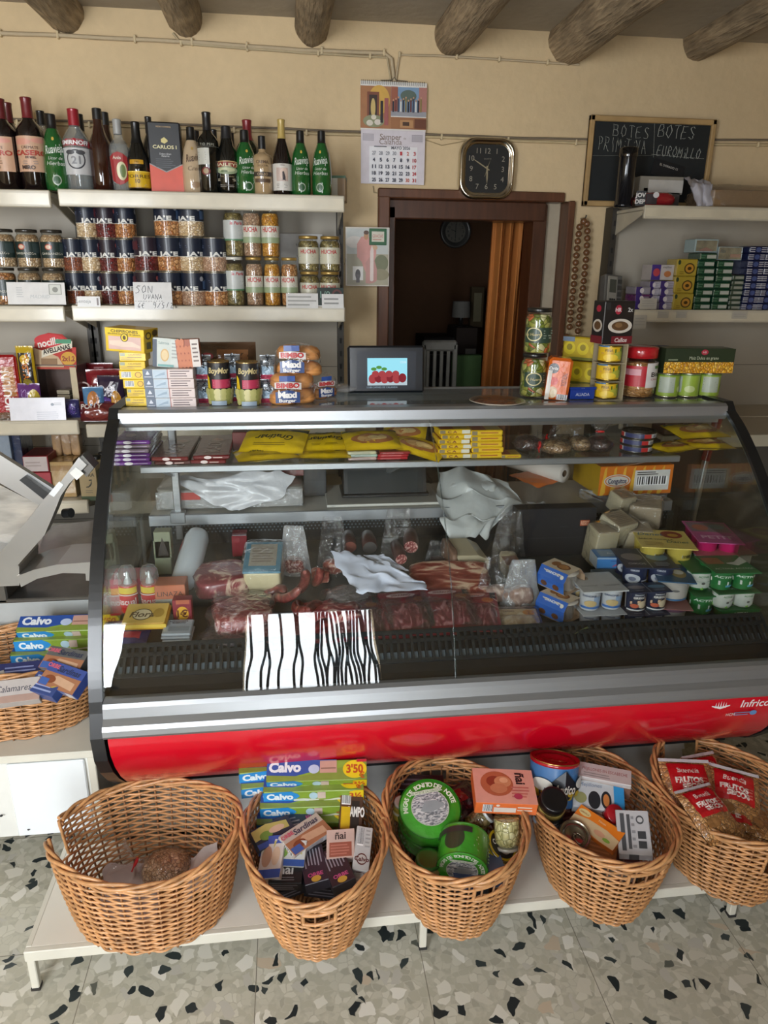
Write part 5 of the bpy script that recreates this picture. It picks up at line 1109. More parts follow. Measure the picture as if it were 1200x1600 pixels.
b = carton_mb(w, .09, at(6, 556, Y=2.68).z-ZT3, '#9c181c', {'F': [('r', .38, .35, .85, .82, '#a5682e'), ('t', 'CHIQUILIN', .5, .34, .12, '#e4dcd4', {'b': .03, 'r': 90}), ('e', .35, .9, .22, .04, '#c89090'), ('l', .45, .45, .8, .75, 5, '#c08a50'), ('r', 0, 0, 1, .1, '#6a4a30')]}, .008, 'g')
thing('biscuit_pack', one(b, 'biscuit_pack'), (x, 2.74, ZT3+.001, 8), 'red shiny pack of biscuits standing at the far left edge', 'biscuits')
SN = [('r', .1, .1, .9, .86, '#2c2622'), ('r', 0, .86, 1, 1, '#b89a1c'), ('t', 'TOSTA', .5, .55, .13, '#c8722c', {'b': .03, 'r': -90}), ('e', .5, .72, .3, .1, '#c8a030'), ('e', .5, .2, .28, .08, '#7a6a1c')]
packpx(26, 53, 541, 606, 2.70, 1.175, 'snack_pack', .03, '#b7951f', SN, 'tall gold and black snack bag left of the hazelnut cream display box', 'snack bag', 3, 0)
packpx(27, 62, 600, 648, 2.685, ZT3+.002, 'snack_pack', .035, '#5f2f70', [('t', 'CRACS', .3, .5, .16, '#a88ac0', {'r': 90}), ('e', .75, .55, .25, .3, '#b8a03a')], 'purple snack bag with a yellow spot behind the envelope', 'snack bag', 5)
card(14, 101, 622, 656, 2.642, [('l', .48, .05, .92, .45, 5, '#b2b2bc'), ('e', .77, .72, .03, .06, '#5a6474'), ('l', .80, .68, .95, .8, 2, '#9a9aa4'), ('l', .05, .02, .35, .08, 1, '#8a8a90')], 'window_envelope', 'plain white envelope leaning below the hazelnut cream display box', 'envelope', col='#d2d0d6', zb=ZT3-.004, tilt=-10, rz=1)
# display box with tilted header
parts = []; x, z, w, h = fit(55, 126, 565, 648, 2.74); hb = at(90, 572, Y=2.74).z-ZT3; CB_ = '#4a352c'
b = MB(); b.box((-w/2, -.05, 0), (-w/2+.004, .05, hb), C(CB_)); b.box((w/2-.004, -.05, 0), (w/2, .05, hb), C('#3c2222')); b.box((-w/2, .046, 0), (w/2, .05, hb), C(CB_)); b.box((-w/2-.008, -.052, hb), (w/2+.004, .052, hb+.004), C('#6a5a50')); b.box((-w/2, -.05, 0), (w/2, .05, .003), C(CB_))
b.box((-w/2, -.052, 0), (-w/2+.018, -.049, hb-.005), C('#b8a88a')); b.box((w/2-.022, -.052, 0), (w/2, -.049, hb-.005), C('#b8a88a'))
b.decals(lambda u, v, e: (w/2+e, -.05+u*.1, v*hb), .1, hb, [('r', 0, 0, 1, .85, '#5c2622'), ('e', .5, .5, .3, .3, '#7c3a30')])
parts.append(P('display_tray', b))
hd = MB(); wh, hh_ = w*1.02, .125
hd.box((-wh/2, 0, 0), (wh/2, .003, hh_*.62), C('#b3281f')); hd.prism([(-wh*.42, hh_*.5), (wh*.42, hh_*.5), (wh*.36, hh_*.8), (wh*.2, hh_*.98), (-wh*.1, hh_*1.02), (-wh*.35, hh_*.92), (-wh*.42, hh_*.7)], 0, .003, C('#b3281f'))
hd.decals(lambda u, v, e: (-wh/2+u*wh, -e, v*hh_), wh, hh_, [('q', [(0, 0, .62), (.3, 0, .50), (.6, 0, .35), (.72, 0, .1)], '#c0a482'), ('q', [(0, .0, .06), (1, .0, .06)], '#a83a28'), ('r', .22, .13, .58, .3, '#8a6a4a'), ('e', .42, .80, .34, .19, '#c8343a'), ('t', 'nocilla', .40, .76, .20, '#e6dcd4', {'b': .03, 'r': 12, 'w': .50}), ('q', [(.24, .32, .52), (.92, .60, .80)], '#d8d0bc'), ('t', 'AVELLANAS', .57, .56, .13, '#2e2622', {'b': .04, 'r': 13, 'w': .62}), ('e', .83, .30, .17, .19, '#c9952c'), ('t', '2x1.2', .83, .30, .14, '#8c2a1c', {'b': .04, 'w': .28}), ('r', .55, .72, .9, .84, '#4c9270')], e=.0002)
parts.append(P('printed_header', hd, M=TM(.0, -.05, hb-.012, 0, -14)))
thing('spread_display_box', parts, (x, 2.79, ZT3+.001, -6), 'hazelnut cream display box with a tilted red printed header', 'display box')
for k in range(5):
    b = carton_mb(.045, .035, .014, '#a89c84', {'F': [('r', .05, .2, .95, .8, '#8c8068')]})
    thing('cream_sachet_box', one(b, 'cream_sachet_box'), (x+.012, 2.775, ZT3+.005+k*.0175, -6), 'small beige pack inside the hazelnut cream display box, %s of the column' % lvl(k, 5), 'pack', 'beige packs in the display box')
b = carton_mb(.042, .03, .042, '#7e1c22', {'F': [('t', 'BOLLZON', .5, .5, .25, '#d0c0b8', {'b': .02})]})
thing('chocolate_pack', one(b, 'chocolate_pack'), (x-.038, 2.775, ZT3+.005, -4), 'dark red small pack at the left inside the hazelnut cream display box', 'pack')
GB = dict(cat='snack bag')
packpx(100, 122, 625, 646, 2.68, ZT3+.001, 'snack_bag', .03, '#2c2a58', [('e', .5, .5, .3, .3, '#5a4a8a')], 'small dark blue bag at the foot of the hazelnut cream display box', 'snack bag', 8, wr=.5)
packpx(134, 176, 568, 606, 2.84, 1.10, 'snack_bag', .04, '#6e1a22', [('l', .3, .85, .7, .95, 1, '#a86a70')], 'dark red snack bag standing behind the others beside the yellow cartons', 'snack bag', 9, wr=.3)
packpx(133, 186, 578, 612, 2.76, 1.09, 'snack_bag', .05, '#7a1f26', [('t', 'Dulces', .35, .6, .22, '#d0b8b0', {'b': .02}), ('r', .1, .1, .5, .35, '#5a2f6a')], 'wine-red snack bag in the middle of the pile beside the yellow cartons', 'snack bag', 10, rz=6)
packpx(150, 192, 588, 628, 2.70, 1.075, 'snack_bag', .05, '#2c2038', [('t', 'aé', .4, .72, .34, '#c9c4cc', {'b': .03}), ('e', .35, .3, .3, .22, '#4c2f7c'), ('e', .75, .45, .18, .22, '#b8801c'), ('t', 'O', .35, .3, .16, '#c0b8d0')], 'dark purple snack bag with white lettering touching the yellow cartons', 'snack bag', 11, rz=-8)
packpx(128, 160, 606, 640, 2.68, 1.07, 'snack_bag', .045, '#4f7aa0', [('e', .5, .6, .3, .3, '#b0703a'), ('r', 0, 0, 1, .25, '#a83838')], 'light blue snack bag low in the pile beside the envelope', 'snack bag', 12, rz=5)
packpx(122, 178, 629, 652, 2.665, 1.068, 'snack_bag', .05, '#5c1e20', [('t', 'POLLY', .35, .72, .26, '#d8ccc4', {'b': .03}), ('e', .5, .35, .35, .3, '#76322c')], 'brown-red snack bag lying at the front of the lower left shelf', 'snack bag', 13, tilt=-60)
# fourth level
ZT4 = .786
def bx(px0, px1, py0, py1, Y, d, col, name, lb, cat='box', faces=None, zb=None, rz=0, fin='p', group=None, ch=.0015, ry=0, rx=0):
    x, z, w, h = fit(px0, px1, py0, py1, Y)
    if zb is not None: h = z+h-zb; z = zb
    o = thing(name, carton(name, round(w, 4), d, round(h, 4), col, faces, fin, ch), TM(x, Y+d/2, z+.0008, rz, rx, ry), lb, cat, group); return x, z, w, h
bx(36, 76, 713, 738, 2.68, .14, '#7a1c24', 'red_carton', 'red carton with white front on the low shelf behind the slicer, upper one', faces={'F': [('r', .03, .05, .95, .95, '#b5a8a4'), ('l', .1, .3, .8, .7, 2, '#9a8c88')], 'T': [('r', .1, .1, .9, .9, '#5c1a20')]})
bx(40, 80, 739, 760, 2.68, .14, '#9c2a34', 'red_carton', 'plain red carton below the white-fronted one behind the slicer', zb=None)
bx(40, 82, 761, 778, 2.67, .14, '#b0a49c', 'pale_carton', 'pale carton at the bottom of the pile behind the slicer', zb=ZT4)
bx(-8, 17, 680, 728, 2.70, .1, '#7f8b98', 'wrapped_folder_pack', 'pale blue plastic-wrapped pack at the left edge behind the slicer', 'pack', fin='g', zb=ZT4)
bx(18, 34, 678, 728, 2.72, .12, '#22304c', 'blue_binder_pack', 'dark blue pack beside the plastic-wrapped one behind the slicer', 'pack', fin='g', zb=ZT4)
WR = pbr('paper_tan', '#a5835c', .6, 0, .2, var=.2, vscale=18, bump=.6, bscale=30)
x, z, w, h = fit(78, 118, 672, 720, 2.74)
parts = []
for k in range(3):
    b = MB(); loaf(.034, .05, .115, WR, b, 10, k, .08, .4); parts.append(P('wrapped_loaf', b, M=TM((k-1)*.033, 0, 0)))
b = MB(); b.grid(blob(.062, .036, .062, 5, .15, 2.5, 0), 24, 16, FILM); parts.append(P('clear_film', b))
thing('wrapped_bread_pack', parts, (x, 2.80, 1.066-.125-.02), 'tan rolls wrapped in clear film under the envelope shelf, left of the broth cartons', 'bread')
bx(80, 117, 722, 778, 2.69, .15, '#a58656', 'toast_pack', 'tan toast pack standing below the film-wrapped rolls', faces={'F': [('r', .05, .75, .95, .9, '#8c6a3c'), ('t', 'Pan', .6, .4, .12, '#4a3a28', {'s': .2, 'r': 80})]}, fin='g', zb=ZT4)
for k in range(6):
    Yk = 2.66+k*.05
    f = {'F': [('r', 0, 0, 1, .12, '#3f4d34'), ('t', 'RA', .72, .70, .09, '#3b3a30', {'b': .02}), ('q', [(.35, .36, .38), (.5, .36, .40), (.62, .40, .46), (.7, .46, .58)], '#33322a'), ('q', [(.55, .54, .57), (.72, .55, .58)], '#33322a'), ('l', .3, .2, .75, .3, 2, '#7a705a')], 'R': [('r', .1, .2, .9, .8, '#57604a')]}
    x_ = at(137, 740, Y=2.66).x+.012*k
    t = MB()
    parts = [P('carton_body', carton_mb(.062, .045, .14, '#a08c66', f))]
    c = MB(); c.lathe([(.015, 0), (.015, .010), (.013, .012), (0, .012)], C('#1d1d1b'), 14); parts.append(P('screw_cap', c, M=TM(.004, 0, .14)))
    thing('broth_carton', parts, (x_, Yk+.022, ZT4-.006, -4), 'brown drinks carton behind the slicer arm, %s in the row from the front' % ORD[k], 'carton', 'brown drinks cartons behind the slicer')
# ================================================================ upper glass shelf of the case
ZS = 1.0895
def st_flat(px0, px1, Y, d, h, n, col, cols, name, lb, cat, faces, group, zb=ZS, fin='g', jit=.004, rz=0, py=720):
    """stack of n flat packs; lb has %s for the level"""
    rg = random.Random(int(px0)); a, c = at(px0, py, Y=Y).x, at(px1, py, Y=Y).x; w = c-a
    for k in range(n):
        thing(name, carton(name, round(w, 4), d, h-.0006, (cols or [col])[k % len(cols or [col])], faces, fin, min(.003, h*.3)), TM((a+c)/2+rg.uniform(-jit, jit), Y+d/2+rg.uniform(-jit, jit), zb+k*h+.0004, rz+rg.uniform(-2, 2)), lb % lvl(k, n), cat, group)
CHF = {'F': [('e', .38, .5, .12, .38, '#d8d0d4'), ('r', .5, .4, .9, .55, '#b9a4c4')], 'T': [('r', 0, .0, 1, .12, '#5c2a72'), ('e', .35, .3, .15, .1, '#c8b0b4'), ('t', 'VALOR', .5, .55, .1, '#b090c0')]}
st_flat(180, 237, 1.962, .21, .0118, 6, None, ['#6b2f86', '#6b2f86', '#5a2573', '#8b7a86', '#7a6a70', '#6b2f86'], 'chocolate_bar', 'purple chocolate bar in the leftmost stack on the glass shelf, %s', 'chocolate bar', CHF, 'purple chocolate bars')
CHR = {'F': [('e', .40, .5, .10, .38, '#d8c4c0'), ('r', .55, .35, .8, .55, '#d0b0a8')], 'T': [('r', 0, 0, 1, .08, '#7c2a30'), ('e', .55, .72, .22, .12, '#8a6a5a'), ('e', .55, .72, .16, .08, '#b06848'), ('t', 'KAO', .5, .36, .16, '#a89890', {'r': 90})]}
st_flat(237, 295, 1.958, .26, .0125, 2, None, ['#4a1a1c', '#6a2022'], 'chocolate_bar', 'dark red chocolate bar in the pile right of the purple ones, %s', 'chocolate bar', CHR, 'dark red chocolate bars, left pile')
st_flat(299, 356, 1.962, .26, .0125, 2, None, ['#6a1c20', '#6a1c20'], 'chocolate_bar', 'dark red chocolate bar in the pile left of the yellow cheese bags, %s', 'chocolate bar', CHR, 'dark red chocolate bars, right pile')
bx(363, 392, 676, 694, 2.12, .06, '#6a2018', 'small_red_pack', 'small dark red pack at the back of the glass shelf behind the chocolate', 'pack', zb=ZS)
def lie(px, py, Y, w, l, t, col, dec, lb, rz, seed, zb, cat='bag', name='cheese_bag', tx=0, ty=0, group=None, fin='g', wr=.3, flatb=.0):
    x = at(px, py, Y=Y).x
    return thing(name, pouch(name, w, l, t, col, tuple(dec), seed, wr, .07, fin), Matrix.Translation((x, Y, zb)) @ Matrix.Rotation(radians(rz), 4, 'Z') @ Matrix.Rotation(radians(tx), 4, 'X') @ Matrix.Rotation(radians(ty), 4, 'Y'), lb, cat, group)
YB_ = '#d9b512'
GRT = (('r', .0, .78, 1, .93, '#2b3d22'), ('t', 'Gratinar', .5, .45, .18, '#3c3a12', {'b': .02, 's': .3, 'r': 180}), ('e', .5, .86, .16, .05, '#c8c8b8'), ('l', .2, .15, .8, .25, 2, '#8a7410'))
GRP = (('e', .5, .38, .40, .22, '#a86a3c'), ('e', .42, .38, .2, .14, '#c49a60'), ('e', .6, .4, .18, .12, '#d8b87a'), ('r', .0, .80, 1, .90, '#6a6a38'))
CG_ = 'yellow bags of grated cheese on the glass shelf'
lie(415, 710, 2.00, .17, .13, .026, YB_, GRT, 'yellow bag of grated cheese in the left pair, lower one sticking out left', 12, 21, ZS+.016, group=CG_)
lie(430, 700, 2.04, .18, .13, .030, YB_, GRT, 'yellow bag of grated cheese in the left pair, upper one with folded corner', -12, 22, ZS+.045, tx=18, group=CG_)
lie(507, 710, 2.01, .15, .12, .024, YB_, GRT, 'yellow bag of grated cheese in the second pile, lower one', -4, 23, ZS+.014, group=CG_)
lie(508, 698, 2.05, .15, .12, .026, YB_, GRT, 'yellow bag of grated cheese in the second pile, upper one', 5, 24, ZS+.038, tx=12, group=CG_)
st_flat(545, 590, 1.965, .07, .009, 3, None, ['#c8a8a0', '#9ab0a0', '#c8c4a0'], 'small_cheese_pack', 'thin pastel pack under the middle yellow picture bag, %s', 'pack', {'F': [('l', .1, .2, .9, .8, 2, '#8a8a88')]}, 'thin pastel packs')
st_flat(592, 640, 1.965, .07, .0085, 3, None, ['#a82028', '#a82028', '#8e2424'], 'small_cheese_pack', 'thin red pack beside the pastel ones, %s', 'pack', {'F': [('l', .1, .2, .9, .8, 2, '#c87070')]}, 'thin red packs')
lie(580, 694, 2.03, .16, .12, .030, YB_, GRP, 'yellow bag of grated cheese with pasta picture lying on the pastel packs', 4, 25, ZS+.044, tx=14, group=CG_)
lie(632, 684, 2.10, .13, .11, .028, YB_, GRP, 'yellow bag of grated cheese behind the red thin packs', -15, 26, ZS+.05, tx=22, group=CG_)
lie(656, 706, 2.015, .15, .12, .028, YB_, GRP, 'yellow bag of grated cheese drooping at the glass joint beside the stock cubes', -28, 27, ZS+.024, tx=8, ty=12, group=CG_)
KN = {'F': [('r', .03, .15, .2, .85, '#8a7a5a'), ('t', 'C A', .42, .5, .5, '#7a3420', {'b': .03, 'w': .3}), ('r', .72, .12, .98, .9, '#d8d4c4')], 'T': [('r', .05, .05, .5, .95, '#a85a3c'), ('r', .52, .1, .95, .9, '#b8983c')]}
KN2 = {'F': [('r', .03, .15, .2, .85, '#8a7a5a'), ('l', .3, .3, .95, .8, 1, '#b0601c')], 'T': KN['T']}
KG = 'yellow stock cube cartons, left stack'
st_flat(686, 735, 1.968, .10, .0140, 6, None, ['#dfb616'], 'stock_cube_carton', 'yellow stock cube carton in the left stack, %s', 'carton', KN, KG, fin='p')
st_flat(735, 784, 1.965, .10, .0165, 5, None, ['#dfb616'], 'stock_cube_carton', 'yellow stock cube carton in the right stack, %s', 'carton', KN2, 'yellow stock cube cartons, right stack', fin='p')
st_flat(784, 816, 1.952, .065, .0115, 1, None, ['#cfa91c'], 'stock_cube_carton', 'single yellow stock cube carton lying alone right of the stacks%.0s', 'carton', KN2, None, fin='p')
def tb(px, py, Y, rx, ry, rz_, cont, seed, neck, lb, tie='#c01818', nl=.05, zb=ZS, name='nut_bag', rot=0):
    thing(name, tied_bag(rx, ry, rz_, cont, seed, neck, nl, tie), (at(px, py, Y=Y).x, Y, zb+.001, rot), lb, 'bag')
tb(825, 690, 2.06, .045, .045, .026, BEAN['raisin'], 3, (.5, 0, .1), 'clear bag of dark dried fruit right of the stock cube cartons')
tb(868, 695, 2.02, .048, .05, .024, BEAN['pea'], 5, (-.8, 0, .1), 'clear bag of nuts with red tie in the middle of the glass shelf', nl=.02)
tb(905, 692, 2.05, .038, .045, .024, BEAN['pea'], 6, (.2, .9, .3), 'clear bag of nuts squeezed between the tied nuts and the raisins', tie='#c8c8c8', nl=.02)
tb(938, 690, 2.03, .040, .045, .026, BEAN['raisin'], 8, (.05, .2, .9), 'clear bag of raisins tied upright in red beside the round tins', nl=.045)
TN = (('r', .05, .2, .45, .8, '#2b3566'), ('r', .45, .2, .6, .8, '#b82a2a'), ('t', 'Anchoa', .78, .5, .5, '#2b3566', {'s': .2}), ('r', -.1, .2, .02, .8, '#b82a2a'))
for k, (dx, rr) in enumerate(((0, .047), (-.001, .047), (.004, .05))):
    thing('round_tin', can(rr, .020, ((1, '#c8c8c6'),), TN, '#6a6a6a' if k < 2 else '#5c5a58', 0, 170), (at(992, 695, Y=2.04).x+dx, 2.03, ZS+.0006+k*.0206, 0, 0), 'flat round white tin on the glass shelf, %s of the three' % lvl(k, 3), 'tin', 'flat round white tins')
lie(1050, 693, 2.00, .13, .10, .026, YB_, GRP, 'yellow bag at the right end of the glass shelf, lower left one', 18, 31, ZS+.014)
lie(1100, 693, 2.02, .15, .11, .028, YB_, GRP, 'yellow bag at the right end of the glass shelf, lower right one', -8, 32, ZS+.016)
lie(1085, 680, 2.07, .17, .12, .028, YB_, GRP, 'yellow bag at the right end of the glass shelf, upper one', 6, 33, ZS+.046, tx=8)
# ================================================================ worktop inside the case
ZW = .886
PL = pbr('white_plastic_bag', '#c9c9cc', .35, 0, .3, var=.05, vscale=10, bump=.5, bscale=22)
b = MB(); w0, w1 = at(243, 780, Y=2.19).x, at(474, 780, Y=2.19).x
loaf(w1-w0, .26, .068, pbr('bag_bundle', '#a3a09a', .35, 0, .4, var=.12, vscale=18, bump=.6, bscale=25), b, 18, 3, .05, .22)
q = MB(); q.grid(lambda u, v: Vector(((u-.5)*(w1-w0)*.99, -.132+.002*sin(u*9), .006+.055*v)), 14, 3, FILM2)
q.decals(lambda u, v, e: ((u-.5)*(w1-w0), -.1325-e, .004+v*.058), w1-w0, .058, [('t', 'BOLSAS', .66, .7, .16, '#b83a48'), ('l', .55, .45, .85, .6, 2, '#c05a66'), ('r', .12, .55, .3, .95, '#b8423c')], e=.001)
thing('carrier_bag_bundle', [P('bag_bundle', b), P('clear_wrapper', q)], ((w0+w1)/2, 2.315, ZW), 'plastic-wrapped bundle of carrier bags on the inner worktop, left', 'bags')
g = lambda x, y, Y: tuple(at(x, y, Y=Y))
s_ = sheet('loose_carrier_bag', [[g(272, 752, 2.2), g(300, 768, 2.17), g(335, 790, 2.16), g(370, 797, 2.15)], [g(285, 742, 2.24), g(330, 752, 2.18), g(390, 762, 2.17), g(440, 778, 2.16)], [g(330, 735, 2.3), g(390, 735, 2.2), g(430, 735, 2.2), g(462, 745, 2.2)]], PL, amp=.012, seed=4, fr=6)
thing('loose_carrier_bag', one(s_, 'loose_carrier_bag'), Matrix.Identity(4), 'white plastic carrier bag lying loosely over the wrapped bundle', 'bag')
bx(440, 476, 724, 760, 2.30, .1, '#8c1c1c', 'red_roll_pack', 'dark red pack right of the wrapped bundle inside the case', 'pack', zb=ZW+.07, fin='g')
bx(474, 510, 728, 788, 2.3, .1, '#1d2022', 'black_device', 'black plastic device between the bag bundle and the scale', 'device', zb=ZW, faces={'F': [('r', .1, .1, .9, .5, '#2c3032')]})
bx(511, 690, 787, 800, 2.17, .22, '#b4b2aa', 'white_board', 'white cutting board under the black scale on the inner worktop', 'board', zb=ZW, faces={'F': [('r', 0, .3, 1, .9, '#c9c8c0'), ('t', 'mono', .05, .55, .35, '#6a6a68')]})
b = MB(); x0, x1 = at(535, 770, Y=2.24).x, at(666, 770, Y=2.24).x; zt = at(600, 727, Y=2.27).z; z0_ = at(600, 775, Y=2.2).z
b.prism([(2.215, z0_), (2.245, zt), (2.275, zt), (2.32, z0_)], x0+.004, x1-.004, BLK, 'YZ'); b.box((x0-.004, 2.205, z0_-.006), (x1+.004, 2.33, z0_+.005), BLK, .003)
pn = MB(); pn.prism([(2.2135, z0_+.008), (2.241, zt-.008), (2.2425, zt-.008), (2.216, z0_+.008)], x0+.016, x1-.016, pbr('scale_panel', '#2a2f31', .25, 0, .3), 'YZ')
thing('counter_scale', [P('scale_housing', b), P('scale_panel', pn)], Matrix.Translation((0, 0, 0)), 'black counter scale seen from behind under the glass shelf', 'scale')
PBG = pbr('white_bag_pile', '#c2c5c3', .4, 0, .25, var=.06, vscale=12, bump=.45, bscale=16)
s_ = sheet('x', [[g(700, 835, 2.06), g(735, 842, 2.05), g(752, 838, 2.06), g(752, 836, 2.07)], [g(690, 800, 2.11), g(735, 805, 2.10), g(775, 808, 2.11), g(790, 806, 2.12)], [g(682, 775, 2.18), g(735, 778, 2.15), g(790, 780, 2.15), g(815, 782, 2.17)], [g(685, 738, 2.30), g(720, 728, 2.30), g(760, 745, 2.28), g(795, 755, 2.26)]], PBG, amp=.035, seed=2, fr=4, nu=30, nv=30)
b = MB(); b.M = Matrix.Translation(at(735, 770, Y=2.27)-Vector((0, 0, .02))); loaf(.17, .16, .07, PBG, b, 16, 4, .25, .6)
thing('carrier_bag_pile', [P('hanging_bag', s_), P('folded_bags', b)], Matrix.Identity(4), 'pile of white carrier bags drooping over the worktop at the glass joint', 'bags')
s_ = sheet('x', [[g(796, 742, 2.2), g(842, 762, 2.165)], [g(830, 735, 2.3), g(885, 748, 2.18)]], C('#b5602a'), amp=.003, th=.002)
thing('butcher_paper', one(s_, 'butcher_paper'), Matrix.Identity(4), 'orange wrapping paper lying under the paper roll', 'paper')
b = MB(); RL = pbr('paper_roll_white', '#c6bdb4', .7, var=.03); rr = .030
b.lathe([(.011, 0), (rr, 0), (rr, .24), (.011, .24)], RL, 32, caps=False); c = MB(); c.lathe([(.0115, .0005), (.0115, .24)], C('#5a4634'), 16, caps=False); c.lathe([(.0, .03), (.0114, .03)], C('#2a201a'), 16, caps=False)
q = at(882, 740, Y=2.17); thing('paper_roll', [P('paper_winding', b), P('roll_core', c)], Matrix.Translation(q) @ Matrix.Rotation(radians(30), 4, 'Z') @ Matrix.Rotation(radians(-90), 4, 'X'), 'white paper roll lying end-on on the inner worktop', 'paper roll')
ob = {'F': [('q', [(.02+.13*k, 0, .02), (.06+.13*k, 0, .9), (.09+.13*k, .1, 1)], '#d9a838') for k in range(7)]+[('e', .24, .5, .18, .22, '#c8c4bc'), ('e', .24, .5, .165, .19, '#c8702a'), ('e', .24, .5, .15, .16, '#c8c4bc'), ('t', 'Conguitos', .24, .5, .17, '#2c2a50', {'b': .03, 'w': .25}), ('r', .47, .14, .95, .84, '#cfcdc8'), ('l', .5, .66, .8, .80, 2, '#2c2a2a'), ('bar', .5, .32, .92, .62)], 'L': [('r', 0, 0, 1, 1, '#b8921c')]}
bx(934, 1050, 728, 773, 2.15, .20, '#cf6f14', 'orange_carton', 'orange carton with yellow swirls and barcode sticker inside the case, right', faces=ob, rz=2, zb=at(990, 773, Y=2.15).z)
s_ = sheet('x', [[g(905, 776, 2.16), g(960, 790, 2.14), g(1040, 778, 2.15)], [g(905, 765, 2.2), g(960, 768, 2.2), g(1045, 768, 2.2)]], FILM2, amp=.012, fr=6)
b = MB(); b.M = Matrix.Translation(at(985, 776, Y=2.26)-Vector((0, 0, .002))); loaf(.2, .18, .03, FILM2, b, 12, 5, .2, .4)
thing('clear_bag_bundle', [P('film_flap', s_), P('folded_film', b)], Matrix.Identity(4), 'crumpled clear bags and papers under the orange carton', 'bags')
# ================================================================ display deck
def dz(Y): return .680+(Y-1.62)*.190+.0012
RAW = marbled('raw_pork', '#7c2a2e', '#9c4648', '#c9a59c', 26); BACON = marbled('bacon_slab', '#6e3028', '#8a4c40', '#c0a58c', 9, (1, 3.5, 3.5), 1.6); HAMM = marbled('sliced_ham', '#5e1e28', '#7c343e', '#a8787a', 22, (1.6, .5, 1)); SALM = marbled('salami_cut', '#6a2428', '#8c4a48', '#c9aaa0', 170, dist=.6)
CHZ = pbr('cheese_ivory', '#cfc39c', .4, 0, .3, var=.04, vscale=10); CHZ2 = pbr('cheese_pale', '#b3a88c', .45, 0, .3, var=.08, vscale=14); SAUS = marbled('blood_sausage', '#4e1a1c', '#6e2c2a', '#8e4a44', 20); WSAU = marbled('pale_sausage', '#8a7268', '#a08a7e', '#b9a89c', 22)
# long white cooked sausage roll
b = MB(); RW = pbr('roll_casing_white', '#c2cad2', .28, 0, .5, var=.02, bump=.15, bscale=12); hR = .215; R_ = .036
prof = [(.004, -.004), (.015, 0), (R_*.8, .01), (R_, .03), (R_*1.02, hR*.5), (R_*.98, hR*.85), (R_*.82, hR*.95), (R_*.45, hR*.99), (.006, hR)]
b.lathe(prof, RW, 32); d = MB(); fn, W, H = cyl([(r, z) for r, z in prof[3:7]], .03, .195, 150, 165)
d.decals(fn, W, H, [('r', .02, .0, .16, .9, '#b3434a'), ('e', .2, .62, .09, .10, '#b02a34'), ('q', [(.1, .75, .78), (.25, .7, .82), (.3, .66, .70)], '#c08a8c')]+[('q', [(u-.04, v, v+.01), (u, v-.05, v+.05), (u+.04, v, v+.01)], '#4a2c2e') for u, v in ((.3, .95), (.22, .38), (.14, .1))], e=.0003)
ea, eb = at(282, 886, Y=1.90), at(310, 797, Y=2.10); dv = (eb-ea); 
thing('cooked_meat_roll', [P('roll_casing', b), P('roll_print', d)], Matrix.Translation((ea.x, ea.y, dz(ea.y)+.022)) @ dv.to_track_quat('Z', 'Y').to_matrix().to_4x4(), 'long white cooked meat roll leaning against the inner worktop', 'meat')
# whipped cream cans
CRM = lambda: [P('can_body', (lambda m: (m.lathe([(.019, 0), (.021, .004), (.021, .065), (.0215, .069), (.0195, .071)], C('#b8262c', 'g'), 24), m.decals(*((lambda t: (t[0], t[1], t[2]))(cyl([(.021, 0), (.021, .07)], .004, .068, 160))), [('r', 0, .74, 1, .98, '#d0b840'), ('r', .05, .2, .95, .66, '#b8202c'), ('t', 'Pascual', .5, .44, .25, '#d8c8c8', {'w': .8, 'b': .02}), ('r', 0, .68, 1, .72, '#d8d0c8')], e=.0003), m)[-1])(MB())), P('nozzle', (lambda m: (m.lathe([(.010, .07), (.008, .08), (.005, .085), (.004, .097), (.002, .10)], C('#c8c8c8'), 14), m)[-1])(MB())),
  P('clear_cap', (lambda m: (m.lathe([(.0215, .070), (.0215, .09), (.0195, .104), (.013, .114), (0, .1175)], glassm('cap_clear', (.93, .95, .96), .03, 1.5, milk=.14, milkc=(.6, .65, .68), boost=2), 24, caps=False), m)[-1])(MB()))]
crm = CRM()
for k, (px, lb) in enumerate(((193, 'whipped cream spray can with clear cap next to the left end glass'), (228, 'whipped cream spray can with clear cap beside the white meat roll'))):
    q = at(px, 890, Y=1.80); thing('cream_spray_can', crm, (q.x, 1.83, dz(1.83)+.005, -12, 0, 0, 1.12), lb, 'spray can', 'whipped cream spray cans')
def lump(px, py, Y, w, d, h, mat, lb, cat, name, seed=0, amp=.12, e=.6, rz=0, rx=0, ry=0, up=0, group=None, film=0, zb=None):
    x = at(px, py, Y=Y).x; b = MB(); loaf(w, d, h, mat, b, 16, seed, amp, e); parts = [P('meat' if 'meat' in name or 'sausage' in name or 'chop' in name else 'body', b)]
    if film: f = MB(); f.M = Matrix.Translation((0, 0, -.003)); loaf(w*1.18, d*1.2, h*1.22, FILM, f, 16, seed+4, .22, .55); parts.append(P('vacuum_film', f))
    return thing(name, parts, TM(x, Y, (dz(Y) if zb is None else zb)+up, rz, rx, ry), lb, cat, group)
bx(240, 266, 832, 852, 2.0, .04, '#8a9078', 'green_carton', 'small green carton left of the white meat roll, upper one', faces={'F': [('q', [(.2, .1, .2), (.5, .1, .8), (.8, .1, .2)], '#3a3430')]}, zb=dz(2.0)+.05)
bx(240, 266, 846, 872, 2.0, .04, '#8a9078', 'green_carton', 'small green carton left of the white meat roll, lower one', zb=dz(2.0))
lump(346, 880, 1.92, .155, .17, .062, marbled('cured_loin', '#6e2630', '#823640', '#c4aa96', 16, dist=2.5), 'large joint of raw cured meat with fatty rim, left of the cheese block', 'meat', 'cured_meat_joint', 2, .10, .5, 8, ry=0)
